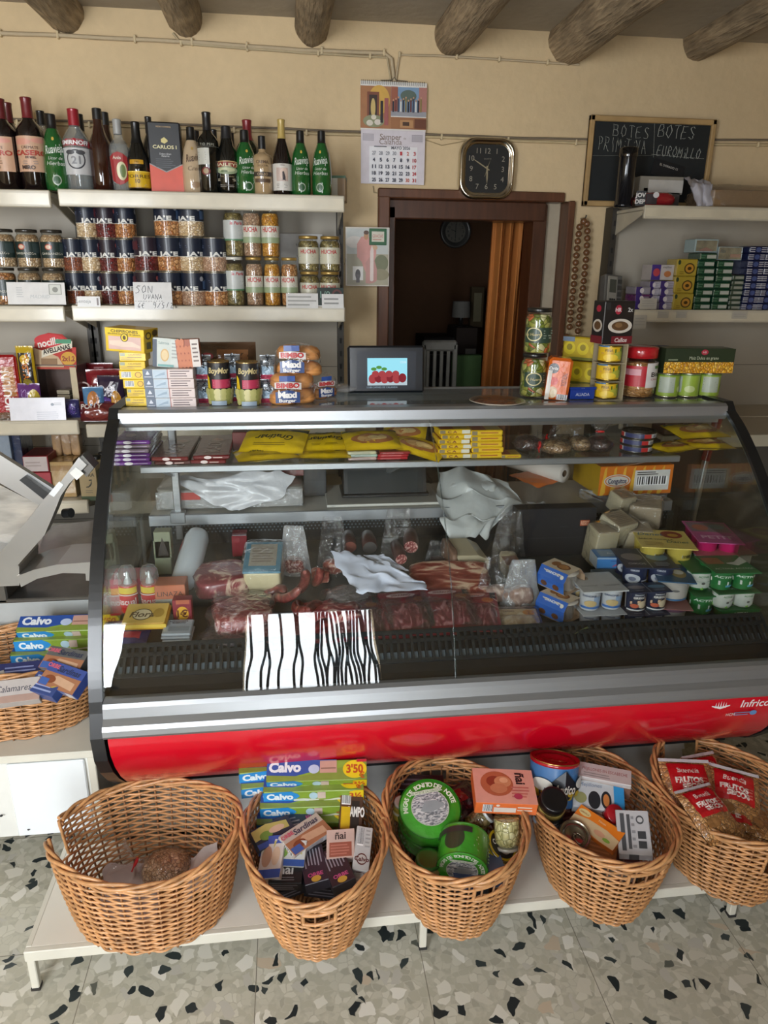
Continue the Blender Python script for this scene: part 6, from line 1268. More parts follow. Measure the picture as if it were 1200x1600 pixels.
bx(362, 386, 838, 858, 2.08, .06, '#7c2c34', 'red_meat_pack', 'dark red pack behind the raw joint', 'pack', zb=dz(2.08), fin='g')
# cheese block with blue wrapping
parts = []; w = at(441, 870, Y=1.88).x-at(381, 870, Y=1.88).x; hc = .078
b = MB(); loaf(w*.98, .14, hc, CHZ, b, 16, 1, .01, .18); parts.append(P('cheese', b))
c = MB(); c.box((-w/2, -.072, hc*.97), (w/2, .075, hc+.004), pbr('blue_wrap', '#4f87a0', .3, 0, .4, var=.1), .003); c.decals(lambda u, v, e: (-w/2+u*w, -.072+v*.147, hc+.0045+e), w, .147, [('r', .14, .2, .86, .9, '#a8a294'), ('l', .2, .3, .8, .8, 6, '#8a7a70')])
parts.append(P('wrapper_label', c)); f = MB(); loaf(w*1.1, .155, hc+.02, FILM, f, 16, 7, .06, .25); parts.append(P('clear_film', f))
x = at(411, 870, Y=1.88).x; thing('cheese_block', parts, (x, 1.93, dz(1.9)+.02, -3, 14), 'block of ivory cheese with blue and white label on top', 'cheese')
# hanging dark red sausages in the centre left
k = 0
for (px, py, Y, L, r, rz, rx, lb) in ((470, 885, 1.86, .10, .014, 20, 55, 'in the middle, standing steepest'), (495, 880, 1.88, .09, .014, -15, 50, 'top right, behind the orange-red tip'), (448, 905, 1.80, .11, .013, 35, 30, 'at the left, bending down'), (470, 930, 1.76, .11, .015, 12, 22, 'in front, thick and lying low'), (492, 925, 1.75, .10, .014, -12, 24, 'in front, right one'), (505, 955, 1.68, .09, .015, -30, 8, 'lowest, touching the grille'), (430, 905, 1.84, .07, .012, 60, 10, 'at the far left')):
    b = MB(); n = 9; b.tube([(.012*sin(i*.5+k), -L/2+L*i/(n-1), .006*sin(i*.8+k)) for i in range(n)], r, SAUS, 12, rr=[r*(.35 if i in (0, n-1) else .9 if i in (1, n-2) else 1) for i in range(n)])
    q = at(px, py, Y=Y); thing('red_sausage', one(b, 'red_sausage'), TM(q.x, Y, max(dz(Y)+r+sin(radians(rx))*L*.4, q.z*.5+dz(Y)*.5), rz, -rx), 'dark red sausage in the heap by the cheese, '+lb, 'sausage', 'dark red sausages in a heap'); k += 1
lump(378, 955, 1.76, .15, .16, .055, RAW, 'tray of raw red meat in film behind the bright reflection, left', 'meat', 'raw_meat_pack', 6, .15, .5, 5, film=1)
lump(350, 985, 1.68, .11, .09, .03, pbr('dark_film_pack', '#5c5458', .25, 0, .6, var=.2, bump=.6), 'brownish film-wrapped meat lump just behind the grille, left', 'meat', 'wrapped_meat', 8, .2, .5, -20, film=1)
lump(440, 975, 1.69, .14, .11, .04, marbled('mince', '#6a3030', '#7c4444', '#a08080', 60), 'low pack of minced meat behind the grille, left of the white stripes', 'meat', 'minced_meat_pack', 9, .1, .4, 0, film=1)
# plastic-wrapped salamis with stand-up film
def filmup(px, py0, py1, w, Y, lb, seed, content=None, cw=.05, ch=.04):
    zt = at(px, py0, Y=Y).z; zb = dz(Y); x = at(px, (py0+py1)/2, Y=Y).x; H = zt-zb; parts = []
    b = MB()
    for s in (1, -1):
        b.grid(lambda u, v: ((u-.5)*w*(1-.45*v+.1*noise.noise((u*3, v*3, seed))), s*(.022*(1-v)**1.5+.003)*sin(pi*min(max(u, .02), .98))+.012*noise.noise((u*4, v*4, seed+s)), H*v), 14, 14, FILM2 if seed % 2 else FILM)
    parts.append(P('plastic_bag', b))
    if content: c = MB(); loaf(cw, .045, ch, content, c, 14, seed, .12, .7); parts.append(P('bag_contents', c))
    thing('plastic_food_bag', parts, (x, Y, zb+.001, random.Random(seed).uniform(-12, 12)), lb, 'bag')
filmup(460, 822, 905, .10, 1.98, 'clear plastic bag standing between the cheese block and the raw sausages', 3, SALM, .06, .05)
filmup(520, 808, 905, .10, 1.97, 'tall clear plastic bag with a peak above the red heap', 4, marbled('chorizo_pink', '#8a4840', '#a86858', '#c0a090', 40), .06, .045)
filmup(622, 795, 880, .12, 2.0, 'tallest clear plastic bag holding the cut salamis', 6, None)
filmup(685, 845, 880, .09, 1.98, 'low clear plastic bag left of the glass joint', 8, pbr('dark_salami', '#3c2626', .4), .05, .035)
filmup(795, 800, 895, .12, 1.95, 'clear bag with a cream-coloured cheese label left of the black box', 10, CHZ2, .06, .06)
filmup(780, 870, 960, .15, 1.80, 'clear bag of pale sausages in front of the labelled cheese', 12, WSAU, .10, .05)
filmup(815, 875, 950, .12, 1.78, 'clear bag of pale sausages next to the dessert boxes', 5, WSAU, .07, .06)
# salamis with cut faces
def salami(px, py, Y, r, L, rz, lb, up=0, face=SALM, skin='#3d2322'):
    b = MB(); b.lathe([(r*.9, 0), (r, .004), (r*1.02, L*.5), (r*.8, L*.94), (r*.3, L)], pbr('salami_skin'+skin, skin, .45, 0, .2, var=.2), 24, caps=False); c = MB(); c.lathe([(0, -.0005), (r*.9, 0)], face, 24, caps=False)
    x = at(px, py, Y=Y).x; thing('cut_salami', [P('salami_body', b), P('cut_face', c)], Matrix.Translation((x, Y, at(px, py, Y=Y).z)) @ Matrix.Rotation(radians(rz), 4, 'Z') @ Matrix.Rotation(radians(-80), 4, 'X'), lb, 'salami', 'cut salamis in the middle of the deck')
salami(642, 855, 1.93, .022, .09, -8, 'larger cut salami in the tall clear bag, upper right')
salami(627, 874, 1.88, .018, .09, 4, 'smaller cut salami below the larger one')
salami(547, 855, 1.97, .020, .08, 0, 'brown round salami end behind the white paper, left', face=pbr('salami_end', '#6e4038', .4, var=.2))
salami(578, 856, 1.96, .022, .08, 0, 'dark salami with black and white label behind the white paper', face=pbr('salami_dark', '#3c3a3a', .4, var=.2))
lump(500, 862, 1.90, .05, .04, .04, marbled('chorizo_pink', '#8a4840', '#a86858', '#c0a090', 40), 'orange-pink piece of cured sausage against the tall peaked bag', 'meat', 'cured_sausage_piece', 3, .2, .5, up=.02)
lump(545, 905, 1.82, .12, .10, .04, pbr('grey_wrapped', '#8a8487', .3, 0, .5, var=.25, bump=.6), 'grey film-wrapped piece under the left end of the white paper', 'meat', 'wrapped_piece', 5, .2, .5, 20, film=1)
lump(520, 935, 1.74, .15, .12, .05, RAW, 'raw meat glimpsed behind the white stripes', 'meat', 'raw_meat_piece', 15, .15, .5, 0)
# white papers
WP = pbr('white_deli_paper', '#bcc2d2', .6, 0, .05, var=.03)
def up_(p, d): return (p[0], p[1], p[2]+d)
s_ = sheet('x', [[g(556, 925, 1.78), g(600, 925, 1.77), g(668, 922, 1.77)], [g(535, 895, 1.84), g(590, 897, 1.83), g(664, 912, 1.80)], [g(515, 860, 1.91), g(560, 868, 1.90), g(610, 882, 1.86)]], WP, amp=.014, fr=5, seed=3)
thing('deli_paper', one(s_, 'deli_paper'), Matrix.Identity(4), 'large crumpled white paper lying across the middle of the deck', 'paper')
s_ = sheet('x', [[g(600, 885, 1.87), g(640, 893, 1.86)], [g(568, 868, 1.92), g(600, 866, 1.92)]], WP, amp=.006, seed=8)
thing('deli_paper', one(s_, 'deli_paper'), Matrix.Identity(4), 'small white paper tag behind the large crumpled paper', 'paper')
# bacon slab and cheese wedge
b = MB(); loaf(.225, .14, .034, BACON, b, 22, 4, .08, .4); c = MB(); c.M = Matrix.Translation((.045, -.068, .001)); loaf(.14, .02, .030, marbled('bacon_edge', '#a84c4c', '#c48a80', '#d0b8aa', 10, (.6, 1, 9), 1), c, 12, 2, .05, .5)
thing('bacon_slab', [P('bacon_meat', b), P('cut_edge', c)], TM(at(702, 900, Y=1.86).x, 1.86, dz(1.86)+.022, -8, 22), 'large slab of streaky bacon in front of the cheese wedge', 'meat')
b = MB(); b.prism([(-.055, 0), (.06, 0), (.055, .035), (.02, .055), (-.045, .06)], -.05, .05, CHZ2, 'XZ'); c = MB(); c.M = Matrix.Translation((-.052, .0, .005)); loaf(.025, .11, .065, pbr('cheese_rind', '#6a5040', .6, var=.2), c, 10, 1, .1, .5)
thing('cheese_wedge', [P('cheese_body', b), P('cheese_rind', c)], TM(at(728, 850, Y=1.97).x, 1.98, dz(1.97)+.015, 8, 10), 'pale cheese wedge with brown rind behind the bacon slab', 'cheese')
# labelled cheese
b = carton_mb(.045, .05, .05, '#b3a78e', {'F': [('q', [(.3, .1, .15), (.45, .1, .9), (.6, .1, .95), (.8, .1, .2)], '#4a4442'), ('q', [(.4, .2, .25), (.5, .2, .7), (.6, .2, .75), (.7, .2, .3)], '#b3a78e')], 'T': [('r', 0, 0, 1, 1, '#8a5a3a')]}, .006)
thing('labelled_cheese', one(b, 'labelled_cheese'), TM(at(793, 872, Y=1.93).x, 1.90, dz(1.93)+.012, 4, 8), 'small cream cheese piece with brown top and dark mark', 'cheese')
# sliced ham vacuum packs
HC = [('r', 0, .8, 1, 1, '#7c1e2c'), ('e', .45, .9, .3, .05, '#b9a0a0'), ('t', 'SERRANO', .45, .9, .05, '#6a1c28', {'b': .02}), ('e', .8, .78, .12, .06, '#b8602c'), ('r', .86, .82, .97, .97, '#1c2c38'), ('r', .8, .35, .95, .5, '#9a9498')]
n_ = 0
for (px, Y, rz, up, lb) in ((520, 1.70, 6, 0, 'leftmost, mostly behind the white stripes'), (560, 1.70, 3, .008, 'second from the left'), (598, 1.70, -4, .004, 'third from the left'), (640, 1.71, 5, .012, 'in the middle, on top of its neighbours'), (672, 1.70, -3, .006, 'right of the middle one'), (705, 1.71, 2, .016, 'under the front edge of the bacon slab'), (742, 1.70, -9, .010, 'rightmost, with the red border leaning right')):
    thing('sliced_ham_pack', tray_pack(.135, .175, .012, '#8c2236', HAMM, tuple(HC), n_ % 3), TM(at(px, 950, Y=Y).x, Y+.01, dz(Y)+up+.030, rz, 11), 'dark red vacuum pack of sliced ham, '+lb, 'ham pack', 'dark red vacuum packs of sliced ham'); n_ += 1
TC = [('r', .04, .42, .96, .92, '#b39c78'), ('q', [(.3, .42, .5), (.6, .42, .8), (.9, .42, .55)], '#c8b898'), ('t', 'TIERNO', .35, .84, .06, '#6a4a38', {'b': .02}), ('e', .78, .78, .13, .10, '#b8782c'), ('t', '2', .78, .78, .1, '#5a2c1c'), ('t', 'NUESTRAS', .5, .36, .08, '#8c3a34', {'b': .02}), ('t', 'SELECCION', .5, .25, .05, '#8c3a34', {'b': .02})]
thing('wafer_pack', tray_pack(.125, .11, .012, '#2c1c1c', marbled('turron', '#a89070', '#b8a488', '#c8b8a0', 20), tuple(TC), 5), TM(at(812, 965, Y=1.67).x, 1.68, dz(1.68)+.024, -3, 14), 'dark pack with cream label lying in front of the pale sausage bags', 'pack')
# black box
bx(805, 928, 795, 893, 2.02, .05, '#15151a', 'black_carton', 'large matt black carton standing at the back of the deck', faces={'F': [('r', .80, .62, .92, .74, '#b0522c'), ('t', 'RESET', .86, .68, .08, '#d8a88c', {'b': .03, 'w': .1}), ('r', 0, .38, 1, .385, '#3a3a3e'), ('r', .56, .62, .64, .63, '#3a3a3e')]}, zb=dz(2.02), fin='m')
b = MB(); x = at(845, 800, Y=2.06).x; s_ = sheet('x', [[g(812, 795, 2.08), g(850, 803, 2.08), g(880, 805, 2.08)], [g(825, 785, 2.1), g(850, 784, 2.1), g(875, 800, 2.1)]], FILM2, amp=.01, seed=4)
thing('plastic_scrap', one(s_, 'plastic_scrap'), Matrix.Identity(4), 'greyish clear film lying over the top of the black carton', 'film')
# curved dessert twin packs
def dessert(M, lb):
    parts = []; w, d, h = .095, .085, .062
    poly = [(-.5, .12), (-.42, 0), (.42, 0), (.5, .12), (.5, .62), (.30, 1), (-.30, 1), (-.5, .62)]
    b = MB(); P2 = [(x*d, z*h) for x, z in poly]; n = len(P2)
    cols = ['#c9b49a', '#c9b49a', '#b8a080', '#b08060', '#2758a8', '#c8b8a0', '#2758a8', '#2f62b0']
    for i in range(n):
        p, q = P2[i], P2[(i+1) % n]; b.add([(-w/2, p[0], p[1]), (w/2, p[0], p[1]), (w/2, q[0], q[1]), (-w/2, q[0], q[1])], [(0, 1, 2, 3)], C(cols[i])); b.add([(-w/2, p[0]*.985, p[1]*.985+.0004), (w/2, p[0]*.985, p[1]*.985+.0004), (w/2, q[0]*.985, q[1]*.985+.0004), (-w/2, q[0]*.985, q[1]*.985+.0004)], [(3, 2, 1, 0)], C('#b09478'))
    def ff(a, c): return lambda u, v, e: (-w/2+u*w, a[0]+(c[0]-a[0])*v, a[1]+(c[1]-a[1])*v+e)
    b.decals(lambda u, v, e: (-w/2+u*w, P2[7][0]-e+(P2[6][0]-P2[7][0])*v, P2[7][1]+(P2[6][1]-P2[7][1])*v+e), w, .04, [('t', 'DANONE', .5, .6, .26, '#d0d0d4', {'b': .03, 'w': .5}), ('e', .85, .5, .06, .2, '#c8c4bc')])
    b.decals(lambda u, v, e: (-w/2+u*w, P2[6][0]+(P2[5][0]-P2[6][0])*v, h+e), w, .6*d, [('e', .6, .5, .22, .3, '#7a4a2c'), ('e', .6, .5, .16, .22, '#a87848'), ('e', .3, .55, .14, .25, '#8c5c34')])
    b.decals(lambda u, v, e: (-w/2+u*w, -d/2-e, h*(.12+.5*v)), w, h*.5, [('r', 0, .55, 1, 1, '#2758a8'), ('e', .25, .35, .12, .25, '#5c3820'), ('e', .7, .35, .12, .25, '#5c3820')])
    parts.append(P('card_sleeve', b))
    cm = cup(.031, .052, glassm('dessert_glass', (.8, .8, .82), .05, 1.5, milk=.35, milkc=(.62, .55, .48), boost=2), '#b5aca0')
    for x in (-.022, .020):
        parts.append(('dessert_cup', cm[0][1], [(cm[1][0], cm[1][1], [], None, None, None)], None, TM(x, 0, .003), None))
    thing('dessert_twin_pack', parts, M, lb, 'dessert pack', 'blue sleeved dessert packs')
dessert(TM(at(880, 900, Y=1.76).x, 1.77, dz(1.74)+.066, -62, 6), 'blue sleeved dessert pack stacked in front of the black carton, upper one')
dessert(TM(at(876, 950, Y=1.72).x, 1.73, dz(1.71)+.004, -58, 2), 'blue sleeved dessert pack in front of the black carton, lower one')
# stacked dairy
DN = (('r', .5, .15, .8, .75, '#8a9fb8'), ('r', .05, .08, .95, .2, '#3c6aa8'), ('t', 'DANONE', .35, .8, .11, '#3a4a6a', {'b': .02}), ('e', .4, .38, .2, .18, '#b8a070'))
def pack(px0, px1, Y, nx, ny, h, colr, lidc, dec, lidd, M_up, lb, name='yogurt_pack', rz=0, rx=0, group=None, sleeve=None, l2=None, py=900, cat='yogurt pack'):
    Y -= .035; a, c = at(px0, py, Y=Y).x, at(px1, py, Y=Y).x; r = round(((c-a)/nx-.002)/2, 4)
    thing(name, cup_pack(nx, ny, r, h, colr, lidc, tuple(dec), tuple(lidd), .002, sleeve, tuple(l2) if l2 else None), TM((a+c)/2, Y+r*ny, dz(Y)+M_up, rz, rx), lb, cat, group)
LDW = (('t', 'DANONE', .25, .3, .06, '#55585c'), ('t', 'DANONE', .75, .3, .06, '#55585c'), ('e', .25, .7, .12, .12, '#a09488'))
pack(912, 978, 1.70, 2, 2, .040, '#c5c8cc', '#b5b8ba', DN, LDW, .0, 'white four-cup yogurt pack beside the lower dessert pack, bottom one', py=960)
pack(912, 980, 1.71, 2, 2, .060, '#c5c8cc', '#b5b8ba', DN, LDW, .043, 'white four-cup yogurt pack beside the lower dessert pack, upper one', py=930)
AZ = {'F': [('r', 0, .86, 1, 1, '#8fa8c4'), ('t', 'Actimel', .62, .34, .20, '#c04a64', {'b': .04, 's': .2, 'w': .55}), ('t', 'Original', .62, .16, .1, '#3c4c84'), ('r', .3, .68, .75, .74, '#2a4a8c')], 'T': [('r', .1, .15, .9, .85, '#7d96b0'), ('t', 'Actimel', .5, .5, .2, '#c0c8d4')], 'L': [('r', 0, 0, 1, 1, '#b9c2c8')]}
bx(934, 1001, 872, 925, 1.84, .07, '#3c7ab8', 'yogurt_drink_pack', 'light blue pack of small yogurt drinks behind the white cups', 'pack', faces=AZ, rz=-6, zb=dz(1.86)+.055, ch=.004)
bx(938, 1000, 905, 930, 1.85, .08, '#9fb4c4', 'pale_yogurt_pack', 'pale pack underneath the light blue yogurt drinks', 'pack', zb=dz(1.87))
GZ = (('r', 0, 0, 1, 1, '#18233c'), ('t', 'DANONE', .5, .9, .08, '#c8c8c8', {'b': .02}), ('t', 'GRIEGO', .5, .74, .12, '#d0ccc4', {'b': .04}), ('q', [(.2, .35, .5), (.5, .45, .6), (.8, .5, .62)], '#c0a080'), ('e', .66, .35, .22, .22, '#c4b496'), ('e', .35, .28, .14, .12, '#b0563c'), ('r', .1, .0, .9, .08, '#c8c8c8'))
OK_ = (('r', 0, 0, 1, 1, '#1c2848'), ('t', 'OIKOS', .4, .9, .10, '#c8ccd4', {'b': .02}), ('e', .35, .42, .22, .26, '#b8bcc4'), ('e', .35, .42, .10, .12, '#6a7084'), ('r', .6, .1, 1, .18, '#c4c8cc'), ('r', .6, .28, 1, .34, '#c4c8cc'))
LDO = (('e', .27, .55, .2, .18, '#7a7478'), ('e', .75, .55, .2, .18, '#5c7c94'), ('r', .49, 0, .51, 1, '#8a8e98'), ('t', 'OIKOS', .27, .2, .08, '#c0c4cc'), ('l', .6, .1, .9, .3, 3, '#8a94a8'))
pack(983, 1046, 1.69, 2, 1, .040, '#c9c6c0', '#1f2a44', GZ, LDO, .0, 'dark blue greek yogurt pack just behind the grille, bottom one', py=960)
pack(983, 1046, 1.70, 2, 1, .058, '#c9c6c0', '#1f2a44', GZ, LDO, .043, 'dark blue greek yogurt pack on top of the one behind the grille', py=945)
pack(984, 1061, 1.77, 2, 2, .060, '#24304c', '#232d46', OK_, LDO, .066, 'dark navy yogurt pack with round pictures on its lid', rz=-8, py=905)
BO = (('t', 'OIKOS', .35, .70, .30, '#8fa6bc', {'w': .7}), ('e', .65, .32, .2, .16, '#8a7a5c'), ('e', .65, .36, .15, .08, '#c8c8cc'))
pack(1046, 1098, 1.72, 1, 2, .062, '#c6c2ba', '#2f5678', (('r', 0, .0, 1, .1, '#3c6a94'), ('e', .5, .55, .08, .06, '#6a6a68')), BO, .050, 'blue-lidded white yogurt pack between the navy cups and the green cups, upper one', rz=-16, py=920)
pack(1042, 1090, 1.70, 1, 2, .045, '#c6c2ba', '#8a5c58', (('r', 0, .8, 1, 1, '#6a4c60'),), (), .0, 'white yogurt cups under the blue-lidded pack', rz=-14, py=960)
FL = (('e', .70, .75, .2, .2, '#8c2c1c'), ('e', .72, .72, .1, .08, '#c89a30'), ('t', 'Danet', .30, .72, .14, '#3c6a88', {'s': .2}), ('t', 'Danet', .72, .35, .12, '#3c6a5c', {'s': .2}), ('t', 'SABOR VAINILLA', .35, .45, .06, '#4a3c10', {'b': .02}), ('l', .1, .1, .5, .3, 3, '#a88c2c'))
FC = (('bar', .5, .4, .85, .62),)
pack(1012, 1082, 1.83, 2, 2, .050, '#cfb24a', '#d6bf58', (), FL, .036, 'yellow custard four-pack behind the navy cups, lower one', rz=-12, py=870, name='custard_pack', cat='custard pack')
pack(1018, 1096, 1.84, 2, 2, .052, '#d8c258', '#d9c468', FC, FL, .088, 'yellow custard four-pack on top, left of the pink pack', rz=-14, py=850, name='custard_pack', cat='custard pack')
PK = (('r', .05, .5, .95, .95, '#7c6a74'), ('e', .3, .7, .18, .14, '#a8604a'), ('e', .7, .75, .18, .12, '#5a8a94'), ('r', .1, .1, .9, .4, '#a83c84'), ('t', 'PETIT', .5, .25, .14, '#d0a0c0', {'b': .03}))
pack(1108, 1170, 1.86, 2, 3, .050, '#c81f6a', '#b04a84', (), PK, .088, 'bright pink six-cup pack on top of the green yogurts', rz=-14, py=850, name='pink_dessert_pack', cat='dessert pack')
AV = (('r', 0, 0, 1, 1, '#1f6a34'), ('t', 'ACTIVIA', .5, .80, .13, '#cfd8cc', {'b': .03, 's': .15, 'w': .75}), ('q', [(0, .45, .66), (.3, .30, .56), (.6, .28, .50), (1, .45, .62)], '#c8ccc4'), ('r', .5, .18, .9, .30, '#5a9ab8'))
AVW = (('r', 0, .5, 1, 1, '#b9bdb4'), ('t', 'ACTIVIA', .5, .80, .11, '#2c7a3c', {'b': .03}), ('r', 0, .1, 1, .5, '#b4bab0'), ('e', .5, .4, .05, .08, '#5a5c58'), ('q', [(0, .05, .3), (.5, .0, .16), (1, .05, .3)], '#6ca83c'))
AL = (('t', 'ACTIVIA', .3, .25, .08, '#c8d0c4'), ('t', 'ACTIVIA', .75, .25, .08, '#c8d0c4'), ('r', .05, .5, .45, .85, '#8a6a3c'), ('q', [(.5, .5, .55), (.7, .4, .6), (1, .6, .9)], '#b8c0b4'))
pack(1122, 1184, 1.71, 2, 2, .028, '#1f6a34', '#2a6a3c', (), AL, .0, 'green card base of the yogurt tower at the right end', sleeve='#1c6634', l2=[('t', 'ACTIVIA', .5, .5, .5, '#cfd8cc', {'b': .02, 's': .2, 'w': .4}), ('q', [(.8, .1, .12), (.9, .1, .3), (1, .1, .7)], '#c8ccc4')], py=970)
pack(1122, 1186, 1.71, 2, 2, .048, '#b9bdb4', '#3c6a44', AVW, AL, .031, 'green and white yogurt four-pack in the right tower, middle one', py=935)
pack(1122, 1188, 1.715, 2, 2, .054, '#1f6a34', '#2c6e3e', AV, AL, .082, 'green yogurt four-pack on top of the right tower', rz=-3, py=900)
pack(1085, 1122, 1.73, 1, 2, .060, '#1f6a34', '#2a6a3c', AV, (), .0, 'green yogurt cups standing at the foot, left of the right tower', py=950)
pack(1085, 1124, 1.75, 1, 2, .056, '#1f6a34', '#2a6a3c', AVW, (), .062, 'green and white yogurt cups left of the right tower, upper ones', rz=-5, py=900)
pack(1095, 1155, 1.84, 2, 2, .056, '#c4c0c4', '#b0606c', (('e', .5, .5, .3, .25, '#7a8ab0'), ('e', .4, .6, .12, .1, '#b85a60')), (), .056, 'white yogurt cups with red lids under the pink pack', rz=-10, py=880)
for k, (nx, Yk, up) in enumerate(((3, 1.9, 0),)): pack(1070, 1180, 1.93, 4, 2, .055, '#b4b0a8', '#8c8478', (), (), 0, 'pale cups hidden at the back below the pink pack', py=880)
pack(1000, 1075, 1.92, 3, 2, .066, '#a8a490', '#8a8470', (), (), 0, 'pale cups hidden at the back below the custard packs', py=880)
# cheeses at the back right
CW2 = [('l', .1, .15, .9, .9, 7, '#8a7868')]
def chz(px0, px1, py0, py1, Y, d, lb, rz, rx, up, col='#bdb293', seed=0):
    x, z, w, h = fit(px0, px1, py0, py1, Y); b = MB(); loaf(w, d, h, pbr('cheese_'+col, col, .45, 0, .3, var=.06), b, 12, seed, .02, .12); t = MB(); t.box((-w*.46, -d*.46, h*.985), (w*.46, d*.46, h+.002), C('#a3947c'), .001); t.decals(lambda u, v, e: (-w*.46+u*w*.92, -d*.46+v*d*.92, h+.0022+e), w*.92, d*.92, CW2)
    f = MB(); loaf(w*1.12, d*1.1, h*1.1, FILM, f, 14, seed+3, .12, .25)
    thing('wrapped_cheese', [P('cheese_piece', b), P('paper_label', t), P('clear_film', f)], TM(x, Y+d/2, dz(Y)+up, rz, rx), lb, 'cheese', 'pale wrapped cheese pieces')
chz(942, 985, 835, 872, 1.95, .08, 'square wrapped cheese with printed top, the most upright of the pieces', 25, 18, .075, '#c2b9a0', 1)
chz(955, 985, 808, 835, 2.05, .06, 'small wrapped cheese on top at the back of the cheese pile', 20, 15, .12, '#b5ab90', 2)
chz(990, 1035, 815, 850, 2.03, .08, 'wrapped cheese with brown rind behind the custard packs', -25, 16, .085, '#a5957c', 3)
chz(922, 958, 850, 905, 1.93, .07, 'wrapped cheese wedge next to the black carton', 8, 10, .02, '#b3a88a', 4)
chz(975, 1015, 862, 895, 1.95, .06, 'wrapped cheese low between the blue drinks and the custard packs', -10, 12, .05, '#b3a68c', 5)
x = at(970, 880, Y=2.0).x; thing('cheese_crate', carton('cheese_crate', .2, .16, .07, '#4c463c', None, 'm'), (x+.02, 2.06, dz(2.02)+.006), 'low dark crate supporting the wrapped cheeses', 'crate')
# left front group
bx(173, 240, 905, 945, 1.86, .08, '#a83450', 'pink_pack', 'pink-red pack at the left end of the deck, upper one', 'pack', zb=dz(1.86)+.03, fin='g')
thing('butter_tub', carton('butter_tub', .055, .04, .028, '#b3b668', {'F': [('e', .5, .5, .3, .3, '#d0d0c0'), ('t', 'Flora', .5, .5, .3, '#3c4430', {'b': .02})]}, 'p', .008), TM(at(266, 905, Y=1.82).x, 1.84, dz(1.84)+.048, -4, 6), 'small pale green margarine tub on the orange carton', 'tub')
bx(242, 290, 915, 945, 1.79, .06, '#b0684c', 'lard_pack', 'orange and grey pack below the pale green tub', 'pack', faces={'F': [('t', 'LINAZA', .5, .75, .14, '#4a3a3a'), ('r', 0, 0, .6, .6, '#8a9088'), ('t', 'LIFE', .35, .25, .2, '#3a3e3a', {'b': .02})]}, zb=dz(1.79))
x, z, w, h = fit(190, 262, 955, 984, 1.70)
b = carton_mb(w, .09, .022, '#c89a30', {'F': [('r', 0, .5, 1, 1, '#d8b850')], 'T': [('r', .04, .06, .96, .94, '#cfae58'), ('e', .42, .45, .22, .26, '#6a5a3a'), ('e', .42, .45, .20, .22, '#d8cda8'), ('t', 'Flora', .42, .45, .24, '#5c4a30', {'b': .02, 's': .2}), ('e', .78, .5, .12, .2, '#a8883c')]}, .007)
thing('margarine_tub', one(b, 'margarine_tub'), TM(x, 1.73, dz(1.7)+.048, -2, 12), 'flat yellow margarine tub near the left end of the deck', 'tub')
bx(270, 300, 938, 975, 1.74, .03, '#7c2630', 'offer_pack', 'dark red pack with a yellow 1 euro spot', 'pack', faces={'F': [('e', .5, .5, .32, .26, '#c9982c'), ('t', '1€', .5, .5, .26, '#5c2a14', {'b': .04}), ('r', .2, .85, .9, 1, '#a85a40')]}, zb=dz(1.74)+.01)
LM = [('t', 'LONGANIZA', .5, .86, .09, '#2a2a2e', {'b': .03}), ('t', 'ANIENTO', .5, .74, .09, '#2a2a2e', {'b': .03}), ('r', .2, .2, .9, .5, '#7a8288')]
for k in range(4): thing('flat_tray_pack', carton('flat_tray_pack', .072, .062, .008, '#8d949a', {'T': LM if k == 3 else [('r', .1, .1, .9, .9, '#7a8288')]}, 'g', .003), TM(at(277, 1005, Y=1.665).x+.002*(k % 2), 1.685, dz(1.66)+.022+k*.009, -3, 10), 'thin clear tray behind the grille near the left, %s of four' % lvl(k, 4), 'tray', 'thin clear trays')
lie(205, 1006, 1.70, .09, .06, .016, '#2c2f68', (('r', .3, .3, .8, .7, '#b03a4c'),), 'dark blue pack with red print right behind the grille, left end', -6, 41, dz(1.7)+.018, cat='pack', name='blue_pack', tx=14)
lie(195, 990, 1.74, .10, .07, .016, '#24283a', (('r', .1, .2, .6, .6, '#8a8a80'),), 'black and grey pack under the yellow margarine tub', 4, 42, dz(1.74)+.014, cat='pack', name='dark_pack', tx=10)
bx(168, 196, 1030, 1052, 1.60, .01, '#3a4448', 'price_holder', 'clear price holder lying on the left end of the grille', 'holder', faces={'F': [('r', .2, .2, .8, .8, '#6a7478')]}, fin='g', zb=.708, rx=-40)
b = MB(); b.M = TM(0, 0, 0); b.tube([(0, 0, 0), (.03, .008, .004), (.045, -.004, .006), (.06, .006, .004)], .0012, C('#8c9a5c', 'm'), 4, flat=.4); b.grid(lambda u, v: (.02+.03*u, .012*(v-.5)*sin(pi*min(max(u, .03), .97)), .005+.004*u), 5, 2, C('#8c9a5c', 'm'))
thing('dry_leaf', one(b, 'dry_leaf'), TM(at(893, 1005, Y=1.6).x, 1.585, .722, 20, -30), 'small dry green leaf lying on the air grille', 'leaf')
# ================================================================ on top of the case
ZC_ = 1.2405
CHI = {'F': [('r', .0, .72, 1, 1, '#d9b81c'), ('t', 'CHIPIRONES', .5, .88, .12, '#3a3218', {'b': .02, 'w': .7}), ('t', 'RELLENOS EN ACEITE DE GIRASOL', .5, .76, .06, '#3a3218', {'b': .02, 'w': .85}), ('r', .08, .10, .92, .66, '#c9a9a0'), ('q', [(.1, .3, .45), (.4, .22, .5), (.7, .25, .45), (.9, .2, .3)], '#d4bfae'), ('e', .5, .62, .10, .18, '#4a3c14'), ('e', .5, .62, .08, .15, '#d8ba2c'), ('e', .5, .62, .04, .09, '#4a3c14')], 'R': [('e', .3, .72, .2, .16, '#4a3c14'), ('e', .3, .72, .12, .1, '#d8ba2c'), ('e', .75, .8, .2, .14, '#5a4a1c'), ('r', .15, .15, .45, .45, '#5a5230'), ('r', .55, .2, .9, .55, '#5a5230')]}
